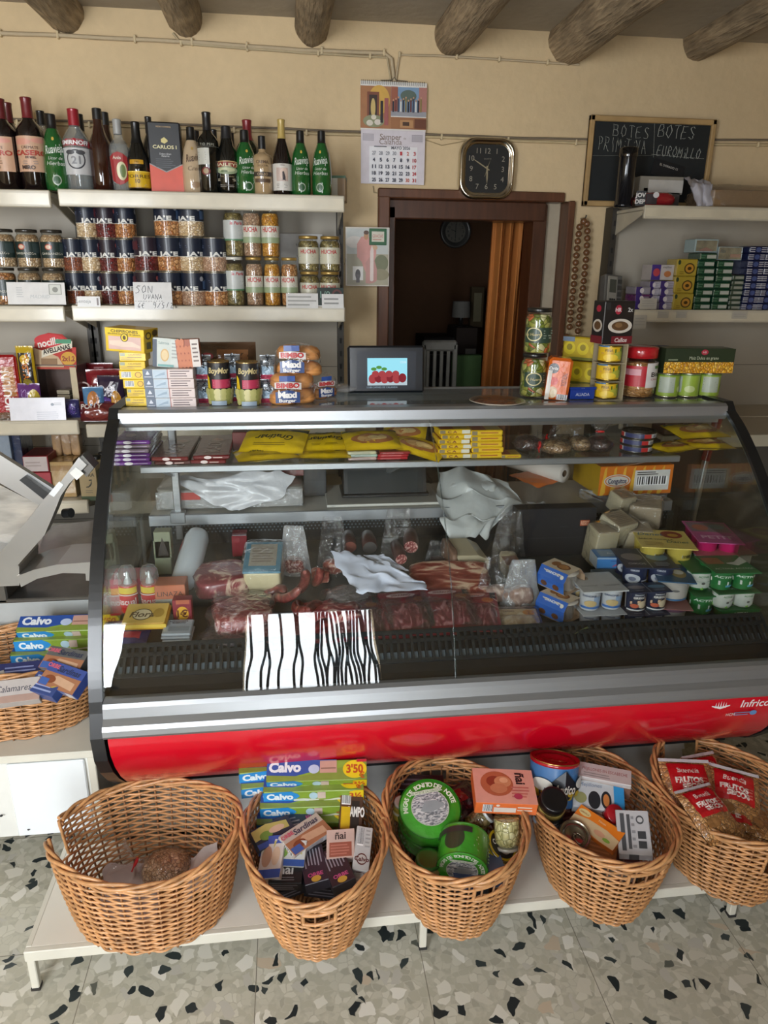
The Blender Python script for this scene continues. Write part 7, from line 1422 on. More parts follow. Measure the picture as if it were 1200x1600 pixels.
YF = {'F': [('r', .04, .55, .22, .9, '#8a9078'), ('t', 'CALAMARES', .6, .7, .2, '#6a4a14', {'w': .5}), ('l', .05, .1, .6, .45, 2, '#a88420'), ('l', .3, .3, .95, .5, 1, '#8a6a1c')]}
YF2 = {'F': [('bar', .08, .2, .45, .85), ('e', .72, .5, .13, .32, '#8a5a14'), ('e', .72, .5, .10, .25, '#d0a82c')]}
ys = [(196, 230, 612, 630, YF), (199, 230, 597, 612, YF), (194, 231, 583, 597, YF2), (190, 231, 568, 583, YF2), (191, 231, 553, 568, YF), (193, 234, 537, 553, YF)]
hs = .024
for k, (a, c, t_, b_, f) in enumerate(ys):
    x0, x1 = at(a, 620, Y=2.02).x, at(c, 620, Y=2.02).x
    thing('squid_carton', carton('squid_carton', round(x1-x0, 4), .06, hs-.0006, '#d8b616', f), TM((x0+x1)/2, 2.05, ZC_+k*hs+.0004, (k*7) % 5-2), 'small yellow squid carton in the leaning column, %s' % lvl(k, 6), 'carton', 'yellow squid cartons')
x0, x1 = at(163, 520, Y=2.0).x, at(219, 520, Y=2.0).x
thing('large_squid_carton', carton('large_squid_carton', .105, .09, .060, '#d0ae18', CHI), TM((x0+x1)/2+.012, 2.05, ZC_+6*hs+.001, -14, 0, 3), 'largest yellow squid carton balanced on top of the yellow column', 'carton')
SB = {'F': [('r', .0, .0, .40, 1, '#5a6678'), ('q', [(.12, .45, .5), (.2, .42, .85), (.28, .45, .5)], '#c8ccd4'), ('l', .06, .1, .36, .3, 1, '#b8bcc4'), ('r', .42, .05, .95, .9, '#a9b8c4'), ('q', [(.5, .2, .3), (.75, .35, .6), (.9, .4, .7)], '#8a9cac')]}
PK_ = {'F': [('l', .1, .15, .9, .9, 3, '#5c4a4c'), ('r', .0, .0, .02, 1, '#b0524a')]}
hb_ = .0255
for nm, a, c, f, col, what in (('sardine_carton', 228, 266, SB, '#c2c8cc', 'blue and white sardine carton'), ('white_carton', 266, 306, PK_, '#c9b9b4', 'white carton with small print')):
    x0, x1 = at(a, 620, Y=1.995).x, at(c, 620, Y=1.995).x
    for k in range(4): thing(nm, carton(nm, round(x1-x0, 4), .09, hb_-.0006, col, f), TM((x0+x1)/2-.001*k, 2.04, ZC_+k*hb_+.0004), what+' left on the case top, %s' % lvl(k, 4), 'carton', what+'s')
OM = {'F': [('r', 0, 0, .16, .95, '#3a4454'), ('r', .16, .0, .68, 1, '#b9bfb8'), ('t', 'Sabrosa', .42, .84, .10, '#4a6a6a', {'w': .4}), ('e', .46, .42, .16, .22, '#c4a068'), ('e', .46, .42, .12, .17, '#d0b98c'), ('l', .72, .3, .95, .9, 5, '#9a9c98'), ('r', .2, .02, .8, .1, '#6a9c98')]}
SL = {'F': [('r', 0, 0, .64, 1, '#9c4a28')]+[('e', .12+.16*(k % 4), .12+.26*(k//4), .10, .14, '#b8683c') for k in range(16)][:14]+[('r', .64, 0, 1, 1, '#c9c0b8'), ('l', .7, .15, .95, .9, 5, '#6a5a54')]}
zt4 = ZC_+4*hb_+.001
bx(236, 277, 529, 568, 2.02, .035, '#c0c4be', 'omelette_box', 'white box with a round food picture leaning on the left stack', faces=OM, zb=zt4, rz=2, ry=5)
bx(277, 313, 531, 569, 2.02, .035, '#a5512c', 'sausage_box', 'orange-brown box with white side leaning next to the white food box', faces=SL, zb=zt4, ry=-3)
# dark crisp multipack and olives behind
b = pouch_mb(.20, .15, .07, C('#4a3422', 'g'), [('r', .05, .1, .95, .45, '#8a7420'), ('r', .45, .25, .9, .85, '#7c5230'), ('e', .3, .72, .1, .07, '#a03044'), ('e', .7, .4, .2, .25, '#9a7020'), ('t', 'Iñaki', .3, .72, .07, '#d0b0b0')], 7, .35)
x, z, w, h = fit(303, 385, 506, 572, 2.19); hz = at(345, 506, Y=2.19).z-ZC_
thing('snack_multipack', one(b, 'snack_multipack'), Matrix.Translation((x, 2.20, ZC_+.078)) @ Matrix.Rotation(radians(80), 4, 'X'), 'big shiny brown and gold multipack standing behind the black cans', 'pack')
q = at(405, 560, Y=2.2); thing('dark_jar', jar(.036, .085, '#2c2620', voro('dark_fruit', ['#4a2018', '#5a2c20', '#38160f'], 60, '#150806', .1), (.2, .5, 120, (('r', 0, 0, 1, 1, '#7a5a38'),)), .1), (q.x, 2.22, ZC_+.001), 'small dark jar behind the second black can and the buns', 'jar')
BM = [('e', .5, .80, .42, .10, '#1a1a1c'), ('t', 'BoyMor', .48, .80, .13, '#b8a878', {'b': .03, 's': .2, 'w': .6}), ('q', [(.06, .2, .22), (.12, .3, .7), (.2, .3, .62), (.25, .2, .25)], '#c9a91c'), ('r', .30, .40, .88, .60, '#a8304c'), ('l', .34, .44, .84, .56, 3, '#d8b0b8')]+[('e', .18+.13*(k % 6), .10+.11*(k//6), .085, .08, ['#a8a468', '#8f9050', '#b8b078'][k % 3]) for k in range(18)]+[('r', .3, .02, .62, .12, '#8a9aa8')]
OC = lambda: can(.030, .118, ((1, '#201d1c'),), tuple(BM), '#b39a6a', 0, 190)
for px, Y, rz, lb in ((341, 2.01, 8, 'black olive can with pineapple-yellow wedge, left one on the case top'), (386, 1.995, 14, 'black olive can on the case top, right one next to the buns')):
    thing('olive_can', OC(), (at(px, 600, Y=Y).x, Y+.03, ZC_+.0008, rz), lb, 'can', 'black olive cans')
SP = [('r', .0, .0, 1, .2, '#a83c54'), ('r', .1, .2, .9, .55, '#8fa4b4'), ('l', .05, .55, .95, .95, 5, '#3a4048'), ('t', 'ZUMO', .5, .75, .14, '#2c3238', {'b': .04, 'r': 90})]
for px, Y, lb in ((318, 2.04, 'silver foil pack left of the first black can'), (364, 2.06, 'silver foil pack between the two black cans'), (419, 2.03, 'silver foil pack between the right black can and the buns')):
    for u_, z_ in (('lower', 0), ('upper', .066)):
        b = pouch_mb(.042, .065, .03, C('#9aa0a6', 'f'), SP, int(px)+(z_ > 0), .4)
        thing('foil_pack', one(b, 'foil_pack'), Matrix.Translation((at(px, 600, Y=Y).x, Y+.02, ZC_+.033+z_)) @ Matrix.Rotation(radians(88), 4, 'X'), lb+', %s one' % u_, 'pack', 'silver foil packs')
# burger buns
BUN = [(0, 0), (.040, 0), (.047, .008), (.048, .016), (.046, .017), (.047, .018), (.046, .030), (.036, .042), (.018, .048), (0, .049)]
def buns(n, seed, text=1):
    parts = []; bmb = MB(); bmb.lathe(BUN, BEAN['bread'], 26); bme_ = bmb.mesh('burger_bun'); tr = [(-.022, -.01, 0), (.030, .012, 0), (-.018, -.005, .045), (.026, .010, .043)][:n]
    for p in tr: parts.append(('burger_bun', bme_, [], None, TM(*p, 0, 0, 0, .82), None))
    W = .135; f = MB(); sf = blob(W/2, .058, .045, seed, .10, 2.2, .0); f.grid(sf, 26, 16, FILM); parts.append(P('clear_bag', f))
    l = MB(); fn = lambda u, v, e: (-.055+.085*u, -.052-e-.008*sin(pi*u), .008+.075*v)
    l.decals(fn, .085, .075, [('q', [(.1, .52, .74), (.5, .53, .78), (.95, .48, .72)], '#c9c4c0'), ('r', .25, .78, .75, .98, '#2c4a8c'), ('t', 'BIMBO', .52, .64, .17, '#b02c2c', {'b': .05, 'w': .74}), ('q', [(.12, .0, .40), (.5, .02, .48), (.9, .0, .38)], '#2a4274'), ('t', 'Maxi', .5, .31, .22, '#dcd8d4', {'b': .05, 'w': .6}), ('t', 'Burger', .5, .10, .12, '#dcd8d4', {'b': .03, 'w': .55})], e=.0003)
    parts.append(P('bag_print', l)); return parts
q = at(455, 625, Y=2.0); thing('burger_bun_bag', buns(4, 2), (q.x, 2.05, ZC_+.001, 3), 'clear bag of burger buns lying at the bottom of the bun pile', 'buns')
q = at(465, 580, Y=2.02); thing('burger_bun_bag', buns(4, 5), (q.x, 2.08, ZC_+.072, -3, -6), 'clear bag of burger buns on top of the bun pile', 'buns')
q = at(497, 610, Y=2.1); thing('burger_bun_bag', buns(2, 8), (q.x+.01, 2.14, ZC_+.001, 30, 0, 0, .8), 'smaller bag of burger buns behind the pile on its right', 'buns')
b = MB(); b.grid(blob(.05, .04, .012, 6, .3, 3), 18, 10, FILM2); thing('plastic_scrap', one(b, 'plastic_scrap'), (at(535, 605, Y=2.2).x, 2.22, ZC_+.001), 'crumpled clear film lying left of the small screen', 'film')
# small lit screen
Ys = 2.20; x0, x1 = at(544, 575, Y=Ys).x, at(664, 575, Y=Ys).x; zt = at(600, 541, Y=Ys).z; w = x1-x0; h = zt-ZC_; MON = pbr('monitor_black', '#10151c', .3, 0, .3)
b = MB(); b.box((-w/2, 0, 0), (w/2, .03, h), MON, .006); b.box((-w/2+.03, .02, .0), (w/2-.03, .07, h*.7), MON, .006)
sc_ = MB(); sf = lambda u, v, e: (-w*.31+u*w*.62, -.0008-e, h*.12+v*h*.68)
sc_.decals(sf, w*.62, h*.68, [('r', -.12, -.06, 1.12, 1.12, '#151b26')])
sx = w*.52; sy = h*.58; sf2 = lambda u, v, e: (-w*.25+u*sx, -.002-e, h*.16+v*sy); E_ = lambda n, c, s=1.0: emis('screen_'+n, c, s)
sc_.decals(sf2, sx, sy, [('r', 0, 0, 1, 1, E_('sky', '#8fd0e0', 1.1)), ('r', 0, 0, 1, .18, E_('base', '#b8c8d0', .9))]+[('e', .13+.15*k, .24+.03*(k % 2), .10, .17, E_('meat%d' % (k % 2), ['#b0484c', '#8c3038'][k % 2], .8)) for k in range(6)]+[('e', .2+.17*k, .42, .09, .12, E_('meat0', '#b0484c', .8)) for k in range(4)]+[('e', .16+.13*k, .6+.06*(k % 2), .07, .06, E_('leaf', '#5c9a48', .8)) for k in range(3)]+[('t', '13:06', .9, .85, .08, E_('w', '#d8e8f0', 1))], e=.0001)
sc_.decals(lambda u, v, e: (-w*.28+u*w*.56, -.0015-e, h*.10+v*.006), w*.56, .006, [('t', '13:08 CARNES DE CALANDA', .4, .5, .9, E_('txt', '#9ab0c0', .8))])
thing('countertop_screen', [P('screen_housing', b), P('lit_display', sc_)], TM((x0+x1)/2, Ys, ZC_+.001, 0, -6), 'small black countertop screen showing a lit picture of meat', 'screen')
# plate under film
b = MB(); b.lathe([(0, .0), (.05, 0), (.078, .009), (.08, .010), (.078, .0115), (.05, .003), (0, .003)], pbr('plate_ivory', '#a89c8c', .3, 0, .5), 36); c = MB(); c.lathe([(.0, .0035), (.068, .006), (.066, .010), (0, .013)], marbled('pastry_top', '#4c1e10', '#7c3a18', '#a86a38', 60, (1, 3, 1)), 30); f = MB(); f.lathe([(0, .016), (.06, .014), (.081, .010)], FILM, 30, caps=False)
q = at(780, 628, Z=1.25); thing('pastry_plate', [P('plate', b), P('pastry', c), P('cling_film', f)], (q.x, q.y+.02, ZC_+.001), 'plate of flat brown pastry under film on the case top edge', 'plate')
# pickle jars
PJ = (.20, .62, 140, (('r', .0, .1, 1, .9, '#2c4034'), ('e', .3, .55, .24, .36, '#c9c090'), ('e', .3, .55, .20, .3, '#33483a'), ('t', 'La Huerta', .3, .55, .16, '#c8b880', {'s': .2}), ('l', .58, .3, .95, .8, 4, '#8c9888')))
q = at(833, 600, Y=2.12); jr = .0395; jhh = .128
thing('pickle_jar', jar(jr, jhh, '#1c1c1a', BEAN['pick'], PJ, .09), (q.x-.001, 2.12, ZC_+.001, 12), 'pickle jar with black lid standing on the case top, lower of two', 'jar', 'pickle jars'); thing('pickle_jar', jar(jr, jhh, '#1c1c1a', BEAN['pick'], PJ, .09), (q.x+.003, 2.12, ZC_+jhh+.0015, -8), 'pickle jar with black lid stacked on another pickle jar', 'jar', 'pickle jars')
OB = {'F': [('r', .15, .3, .62, .8, '#d8601c'), ('e', .22, .75, .22, .12, '#2c2c30'), ('t', 'Ortiz', .22, .75, .07, '#d0c8c0', {'b': .03}), ('e', .3, .45, .18, .10, '#c8381c'), ('e', .3, .18, .2, .14, '#c8a880'), ('e', .35, .16, .14, .1, '#d8c4a0'), ('r', .0, .0, .18, .7, '#c8c0b4'), ('bar', .5, .02, .95, .15), ('t', 'TOSTADAS', .72, .5, .12, '#7c2a10', {'b': .02, 'r': 90, 'w': .55})]}
bx(858, 893, 560, 628, 2.04, .07, '#d4641c', 'toast_pack', 'orange pack of toasted bread beside the pickle jars', 'pack', faces=OB, zb=ZC_, fin='g', rz=-14, ch=.008, ry=4)
BL = {'F': [('t', 'ALIADA', .5, .5, .3, '#a8b0c4', {'b': .02})], 'T': [('r', .1, .1, .9, .9, '#2c4a94')]}
for nm, k in (('lower', 0), ('upper', 1)): bx(891, 929, 609, 629, 2.05, .06, '#223c8c', 'blue_pack', 'small dark blue pack beside the toasted bread, %s one' % nm, 'pack', faces=BL, zb=ZC_+k*.0365, fin='g', group='small dark blue packs')
PA = {'F': [('e', .15+.28*k, .5, .12, .28, '#c9b41c') for k in range(4)]+[('e', .15+.28*k, .55, .06, .14, '#8a7a18') for k in range(4)]+[('r', 0, 0, 1, .12, '#6a6a1c'), ('r', .0, .8, .25, 1, '#6a7a8c')], 'L': [('e', .5, .5, .35, .3, '#c9a91c')]}
for k in range(2): thing('pineapple_multipack', carton('pineapple_multipack', .15, .05, .068, '#b39a18', PA, 'p', .004), TM(at(920, 560, Y=2.16).x-.01+k*.012, 2.17, ZC_+.03+k*.072, -42), 'yellow pineapple multipack sleeve behind the blue packs, %s one' % ('lower', 'upper')[k], 'pack', 'pineapple multipacks')
bx(905, 950, 600, 629, 2.2, .06, '#6a6a28', 'fruit_tray', 'dark yellow tray under the pineapple multipacks', 'tray', zb=ZC_)
PC = (('t', 'PIÑA', .3, .72, .16, '#7a5a10', {'b': .02}), ('e', .68, .42, .28, .25, '#a8a83c'), ('q', [(.45, .6, .8), (.68, .3, .9), (.9, .6, .8)], '#3c6a28'), ('e', .35, .3, .2, .2, '#e0c03c'), ('r', 0, .92, .3, 1, '#3c6a94'), ('l', .1, .5, .45, .6, 2, '#b07a14'))
pc = can(.033, .047, ((1, '#d0a91c'),), PC, '#b39a4a', 0, 185)
q = at(955, 600, Y=2.03)
for k in range(3): thing('pineapple_can', pc, (q.x, 2.063, ZC_+.004+k*.053, 10), 'yellow pineapple can in the cardboard column under the black stew box, %s' % lvl(k, 3), 'can', 'yellow pineapple cans')
b = MB()
for k in range(4): b.box((-.036, 0, k*.053-.001), (.036, .066, k*.053+.001), C('#a0957c'))
b.box((.035, -.004, -.001), (.038, .068, .161), C('#a0957c')); b.box((-.036, .066, 0), (.036, .068, .16), C('#8a7f68'))
thing('can_sleeve', one(b, 'can_sleeve'), (q.x, 2.03, ZC_+.001), 'cardboard rack holding the three yellow pineapple cans', 'rack')
CB = {'F': [('r', .05, .80, .18, .97, '#2c2c2c'), ('e', .45, .80, .11, .11, '#9c2438'), ('t', 'HR', .45, .80, .09, '#d8c8c8', {'b': .03}), ('t', '2x', .85, .80, .10, '#c0bcb8', {'b': .02}), ('e', .55, .42, .40, .17, '#c4bcb0'), ('e', .55, .42, .28, .11, '#5a4028'), ('e', .5, .44, .12, .06, '#7a5c3c'), ('r', .3, .0, 1, .18, '#6a1c24'), ('t', 'Callos', .62, .09, .10, '#d0c4c0', {'s': .2, 'b': .02})], 'L': [('e', .5, .42, .4, .15, '#b8b0a4'), ('e', .5, .42, .28, .1, '#5a4028'), ('e', .5, .82, .2, .08, '#9c2438'), ('r', 0, 0, 1, .18, '#6a1c24')]}
thing('stew_box', carton('stew_box', .098, .06, .118, '#1d1a1a', CB, 'p', .002), TM(at(962, 515, Y=2.04).x, 2.065, ZC_+.163, 9), 'black stew box balanced on the column of pineapple cans', 'box')
# cracker jar
b = MB(); b.lathe([(0, 0), (.044, 0), (.05, .006), (.051, .03), (.050, .10), (.046, .115), (.044, .118)], glassm('clear_jar_plastic', (.95, .93, .92), .02, 1.45, boost=1.3), 30); c = MB(); c.lathe([(0, .003), (.047, .004), (.0485, .03), (.0475, .10), (0, .105)], BEAN['grain'], 28); l = MB(); l.lathe([(.047, .116), (.050, .117), (.050, .145), (.046, .149), (0, .149)], C('#a81c24', 'g'), 32)
d = MB(); fn, W, H = cyl([(.051, 0), (.051, .15)], .035, .095, 190); d.decals(fn, W, H, [('r', 0, 0, .5, 1, '#b02430'), ('r', .08, .55, .36, .85, '#c88c94'), ('r', .45, -.05, .98, 1.15, '#cdc8c4'), ('t', 'Bites', .71, .60, .22, '#2c2420', {'b': .02, 'w': .34}), ('t', 'CRACKERS', .71, .36, .09, '#a8303c', {'w': .34}), ('r', .6, .88, .84, 1.02, '#3c6a3c')], e=.0003)
thing('cracker_jar', [P('clear_jar', b), P('jar_contents', c), P('red_lid', l), P('jar_label', d)], (at(1007, 590, Y=2.06).x, 2.10, ZC_+.001, 8), 'large clear jar of cracker bites with red screw lid', 'jar')
bx(990, 1015, 540, 560, 2.26, .03, '#7c1c24', 'red_tub', 'dark red tub behind the cracker jar', 'tub', zb=ZC_); bx(1015, 1045, 541, 562, 2.26, .03, '#1f2a54', 'navy_box', 'dark navy box behind the cracker jar, on its right', zb=ZC_)
MZ = {'F': [('r', 0, .45, 1, 1, '#26321f'), ('r', 0, 0, 1, .45, BEAN['corn']), ('t', 'Maíz Dulce en grano', .56, .62, .13, '#b8bca0', {'w': .42}), ('e', .56, .85, .05, .11, '#a83040'), ('t', 'HR', .56, .85, .09, '#d8c8c8'), ('l', .05, .5, .2, .58, 1, '#a8b090')], 'L': [('r', 0, 0, 1, 1, '#26321f')]}
gc_ = can(.0325, .072, ((1, '#8fa83c'),), (('r', .05, .2, .5, .85, '#a3ac9c'), ('l', .08, .25, .48, .8, 5, '#5a6650'), ('e', .72, .35, .14, .14, '#b8c488'), ('r', 0, .9, 1, .95, '#5c7c28')), '#c0bda8', 0, 190)
xs = [at(px, 606, Y=2.06).x for px in (1051, 1083, 1114)]
for k, x in enumerate(xs): thing('sweetcorn_can', gc_, (xs[0]+k*.0665, 2.093, ZC_+.0008, (10, -60, 25)[k]), 'lime green can under the sweetcorn sleeve, %s one' % ('left', 'middle', 'right')[k], 'can', 'lime green sweetcorn cans')
thing('sweetcorn_multipack', carton('sweetcorn_multipack', .215, .075, .072, '#26321f', MZ, 'p', .005), (xs[0]+.077, 2.10, ZC_+.074, -3), 'dark green sweetcorn multipack lying on three lime green cans', 'pack')
for r_i in range(4):
    for c_i in range(2):
        thing('brown_carton', carton('brown_carton', .062, .09, .026, '#3c2420', {'F': [('r', .06, .15, .94, .8, '#7a6658'), ('l', .2, .3, .8, .7, 1, '#5a4438')]}), TM(1.335+c_i*.065, 2.42, 1.052+r_i*.0265+.0006, 0), 'dark brown carton behind the right case end, %s row, %s one' % (lvl(r_i, 4), ('left', 'right')[c_i]), 'carton', 'dark brown cartons')
# the shelf board those cartons stand on
b = MB(); b.box((1.29, 2.36, 1.040), (2.2, 2.68, 1.052), SH, .002); b.box((1.29, 2.35, 1.012), (2.2, 2.362, 1.055), SH, .002); b.box((1.30, 2.36, .02), (2.2, 2.68, 1.04), C('#4a453e', 'm'))
thing('side_counter', one(b, 'side_counter'), Matrix.Identity(4), 'low dark counter behind the right end of the display case', 'counter')
b = MB(); b.grid(blob(.05, .04, .04, 4, .25), 18, 12, C('#6a4630', 'g')); thing('brown_bag', one(b, 'brown_bag'), (1.43, 2.43, 1.16), 'brown shiny bag lying on top of the dark brown cartons', 'bag')
b = MB(); b.tube([(1.36, 2.28, .1), (1.44, 2.30, 1.08)], .011, C('#a8a8a8', 'f'), 10); c = MB(); c.tube([(1.43, 2.298, .98), (1.455, 2.30, 1.13)], .016, C('#8c1420', 'g'), 10); d = MB(); d.box((1.22+.08, 2.24, .02), (1.42, 2.32, .1), C('#7c1a20', 'g'), .01)
thing('mop', [P('metal_pole', b), P('red_grip', c), P('mop_head', d)], Matrix.Identity(4), 'mop with red grip leaning beyond the right end glass', 'mop')
# ================================================================ right shelves
ZR1, ZR2 = 1.827, 1.463
b = MB(); b.lathe([(0, 0), (.034, 0), (.034, .01), (.032, .012), (.032, .172), (.034, .175), (.034, .198), (0, .20)], pbr('bottle_black_metal', '#12151c', .18, .3, .5), 28); q = at(983, 300, Y=2.76)
c = MB(); c.lathe([(.0345, .17), (.035, .172), (.035, .198), (.031, .202), (0, .202)], pbr('cap_gloss_black', '#0c0d10', .15, 0, .6), 28)
thing('black_flask', [P('flask_body', b), P('flask_cap', c)], (q.x, 2.80, ZR1+.001), 'tall glossy black cylinder in front of the chalkboard', 'flask')
bx(1000, 1068, 276, 292, 2.86, .09, '#8a8478', 'flat_box', 'flat grey box behind the red cap on the right top shelf', zb=ZR1+.055, faces={'F': [('r', .2, .1, 1, .8, '#b9b4ac')]}); bx(1004, 1062, 294, 320, 2.86, .09, '#5a5450', 'dark_box', 'dark box under the flat grey one on the right top shelf', zb=ZR1)
b = MB(); b.box((-.065, 0, 0), (.065, .002, .062), C('#1a1c20')); b.decals(lambda u, v, e: (-.065+.13*u, -e, .062*v), .13, .062, [('t', 'EL DORADO 12', .5, .72, .13, '#a8a49c', {'b': .02})]); q = at(1048, 262, Y=2.92); thing('dark_leaflet', one(b, 'dark_leaflet'), TM(q.x, 2.95, q.z-.035, 0, -10, 14), 'tilted dark leaflet leaning on the chalkboard above the flat box', 'leaflet')
b = MB(); loaf(.15, .10, .055, C('#8c1c24', 'g'), b, 16, 2, .08, .8); q = at(1036, 305, Y=2.73)
c = MB(); c.decals(lambda u, v, e: (-.09+u*.12, -.052-e+.02*(1-u)**2, .004+v*.05), .12, .05, [('r', 0, .0, .28, 1, '#1a1c1e'), ('t', 'JOV', .12, .72, .28, '#c8c4c0', {'b': .04}), ('t', 'DEP', .12, .28, .28, '#c8c4c0', {'b': .04}), ('r', .28, .1, .6, .8, '#2a2024'), ('e', .56, .72, .09, .2, '#c8c4c4')], e=.001)
thing('printed_hat', [P('hat_crown', b), P('front_lettering', c)], (q.x, 2.79, ZR1+.001), 'red and black printed cap on the right top shelf', 'cap')
s_ = sheet('x', [[g(1088, 322, 2.72), g(1100, 323, 2.72), g(1112, 322, 2.73)], [g(1078, 290, 2.75), g(1098, 288, 2.76), g(1113, 288, 2.76)], [g(1070, 276, 2.85), g(1085, 280, 2.85), g(1100, 282, 2.85)]], C('#b0adb4'), amp=.012, seed=5); thing('crumpled_paper', one(s_, 'crumpled_paper'), Matrix.Identity(4), 'crumpled white paper between the red cap and the wrapped cardboard', 'paper')
b = carton_mb(.34, .2, .065, '#7c6448', None, .004); f = MB(); loaf(.36, .21, .085, FILM, f, 20, 4, .1, .3); thing('wrapped_cardboard_box', [P('cardboard_box', b), P('clear_film', f)], (at(1116, 305, Y=2.72).x+.175, 2.83, ZR1+.001), 'brown cardboard box wrapped in clear film at the right end of the top shelf', 'box')
# handset device
b = MB(); b.box((-.038, -.02, 0), (.038, .02, .125), pbr('device_grey', '#5a5854', .4, 0, .1), .004); b.box((-.028, -.024, .01), (.014, -.019, .118), C('#8a867c'), .002); b.box((-.020, -.0255, .055), (.008, -.0235, .105), C('#4a4c44', 'g'))
for k in range(3): b.box((-.018+k*.009, -.026, .022), (-.012+k*.009, -.0235, .032), C('#1c1c1c'))
for k in range(4): b.box((.018, -.0225, .02+k*.024), (.034, -.0195, .036+k*.024), C('#3c3a36'))
q = at(962, 455, Y=2.78); thing('grey_handset', one(b, 'grey_handset'), TM(q.x, 2.82, ZR2+.001, 8, -14, 6), 'grey electronic handset with small display on the right middle shelf', 'device')
def rs(px0, px1, Y, n, h, col, faces, name, what, py=460, d=.09, zb=ZR2, cat='carton', cols=None, jit=.002):
    st_flat(px0, px1, Y, d, h, n, col, cols, name, what+', %s', cat, faces, what+'s' if len(what) < 60 else what, zb=zb, jit=jit, py=py)
def tile(col, *dec): return {'F': list(dec)}
PU = tile('', ('r', 0, 0, .4, 1, '#3a2a6a'), ('e', .4, .5, .14, .35, '#c8c0c0'), ('l', .55, .2, .95, .8, 2, '#8a8490'))
rs(993, 1016, 2.74, 3, .028, '#4a2850', PU, 'purple_carton', 'small red-purple carton left in the canned fish row', cols=['#8a858c', '#5a2a58'])
rs(1014, 1030, 2.755, 4, .026, '#a39ca4', PU, 'lilac_carton', 'pale lilac carton with purple corner beside the red-purple ones')
rs(1031, 1053, 2.74, 4, .0265, '#9a94a0', PU, 'violet_carton', 'white and violet carton left of the mussel cartons')
bx(1018, 1053, 414, 437, 2.75, .08, '#b0a8a4', 'seafood_carton', 'white and purple carton with a food picture lying on the violet stack', faces={'F': [('r', 0, 0, .4, 1, '#3c2a74'), ('e', .22, .5, .15, .26, '#a83c44'), ('e', .72, .4, .16, .2, '#a8683c'), ('t', 'mejillon', .68, .85, .14, '#3a3a3a')]}, zb=ZR2+.108)
MU = tile('', ('e', .62, .45, .26, .32, '#4a3c1c'), ('e', .62, .45, .20, .24, '#b07c2c'), ('e', .62, .45, .1, .1, '#3c2c14'), ('e', .1, .8, .07, .14, '#2c3c28'), ('l', .15, .1, .4, .3, 2, '#7a6420'))
rs(1053, 1084, 2.73, 3, .062, '#a08a30', MU, 'mussel_carton', 'mustard-yellow mussel carton in the right shelf stack')
GC = tile('', ('r', .4, .25, .95, .75, '#a3a69c'), ('l', .05, .2, .35, .8, 2, '#3c6a50'))
rs(1086, 1112, 2.73, 8, .026, '#16402c', GC, 'green_fish_carton', 'dark green carton in the left green column', jit=.004)
rs(1114, 1139, 2.735, 7, .026, '#16402c', GC, 'green_fish_carton', 'dark green carton in the right green column', jit=.003)
rs(1141, 1160, 2.74, 7, .0185, '#3c4a3c', tile('', ('r', .2, .3, .9, .8, '#8a8c80')), 'grey_green_carton', 'small grey-green carton between the green and navy columns')
bx(1086, 1122, 374, 396, 2.76, .08, '#8fa0a0', 'foil_carton', 'shiny silver carton standing on the left green column', faces={'F': [('r', .05, .1, .95, .9, pbr('silver_foil', '#b9c4c4', .15, .9, var=.3, vscale=30)), ('q', [(.2, .1, .2), (.5, .1, .4), (.8, .1, .15)], '#8a6a5c')]}, zb=ZR2+.21)
bx(1122, 1160, 386, 408, 2.76, .08, '#9aa8a8', 'foil_carton', 'shiny silver carton with dark lettering standing on the right green column', faces={'F': [('r', .02, .05, .98, .95, pbr('silver_foil', '#b9c4c4', .15, .9)), ('t', 'ñai', .2, .7, .3, '#4a5054', {'s': .1}), ('r', .5, .2, .95, .45, '#9a7a68')]}, zb=ZR2+.184)
bx(1140, 1163, 405, 437, 2.78, .06, '#1a2238', 'navy_carton', 'plain navy carton above the small grey-green ones', zb=ZR2+.131)
NV = tile('', ('r', 0, .15, .3, .28, '#a8a8b0'), ('r', 0, .45, .3, .58, '#a8a8b0'), ('r', 0, .72, .3, .85, '#a8a8b0'), ('r', .7, .15, 1, .28, '#a8a8b0'), ('r', .7, .45, 1, .58, '#a8a8b0'), ('r', .7, .72, 1, .85, '#a8a8b0'), ('e', .5, .5, .16, .35, '#3a4a7c'))
rs(1162, 1186, 2.73, 9, .0262, '#1a2146', NV, 'navy_striped_carton', 'navy and white striped carton in the left navy column', cat='carton')
rs(1187, 1211, 2.73, 9, .0262, '#1a2146', NV, 'navy_striped_carton', 'navy striped carton in the column cut by the right edge', cat='carton')
for (a, c, d_, e_, lb) in ((1000, 1026, 466, 483, 'white printed slip before the lilac cartons on the right shelf'), (1028, 1045, 486, 497, 'small blank price tag on the right shelf edge, left one'), (1057, 1073, 486, 497, 'small blank price tag on the right shelf edge, below the mussel cartons'), (990, 1010, 492, 514, 'white card hanging below the handset from the right shelf'), (1144, 1168, 486, 498, 'price tag on the right shelf edge below the navy column')):
    card(a, c, d_, e_, 2.68, [('l', .1, .2, .9, .85, 3, '#9a968e')], 'price_tag', lb, 'price tag', col='#aaa396', tilt=0)
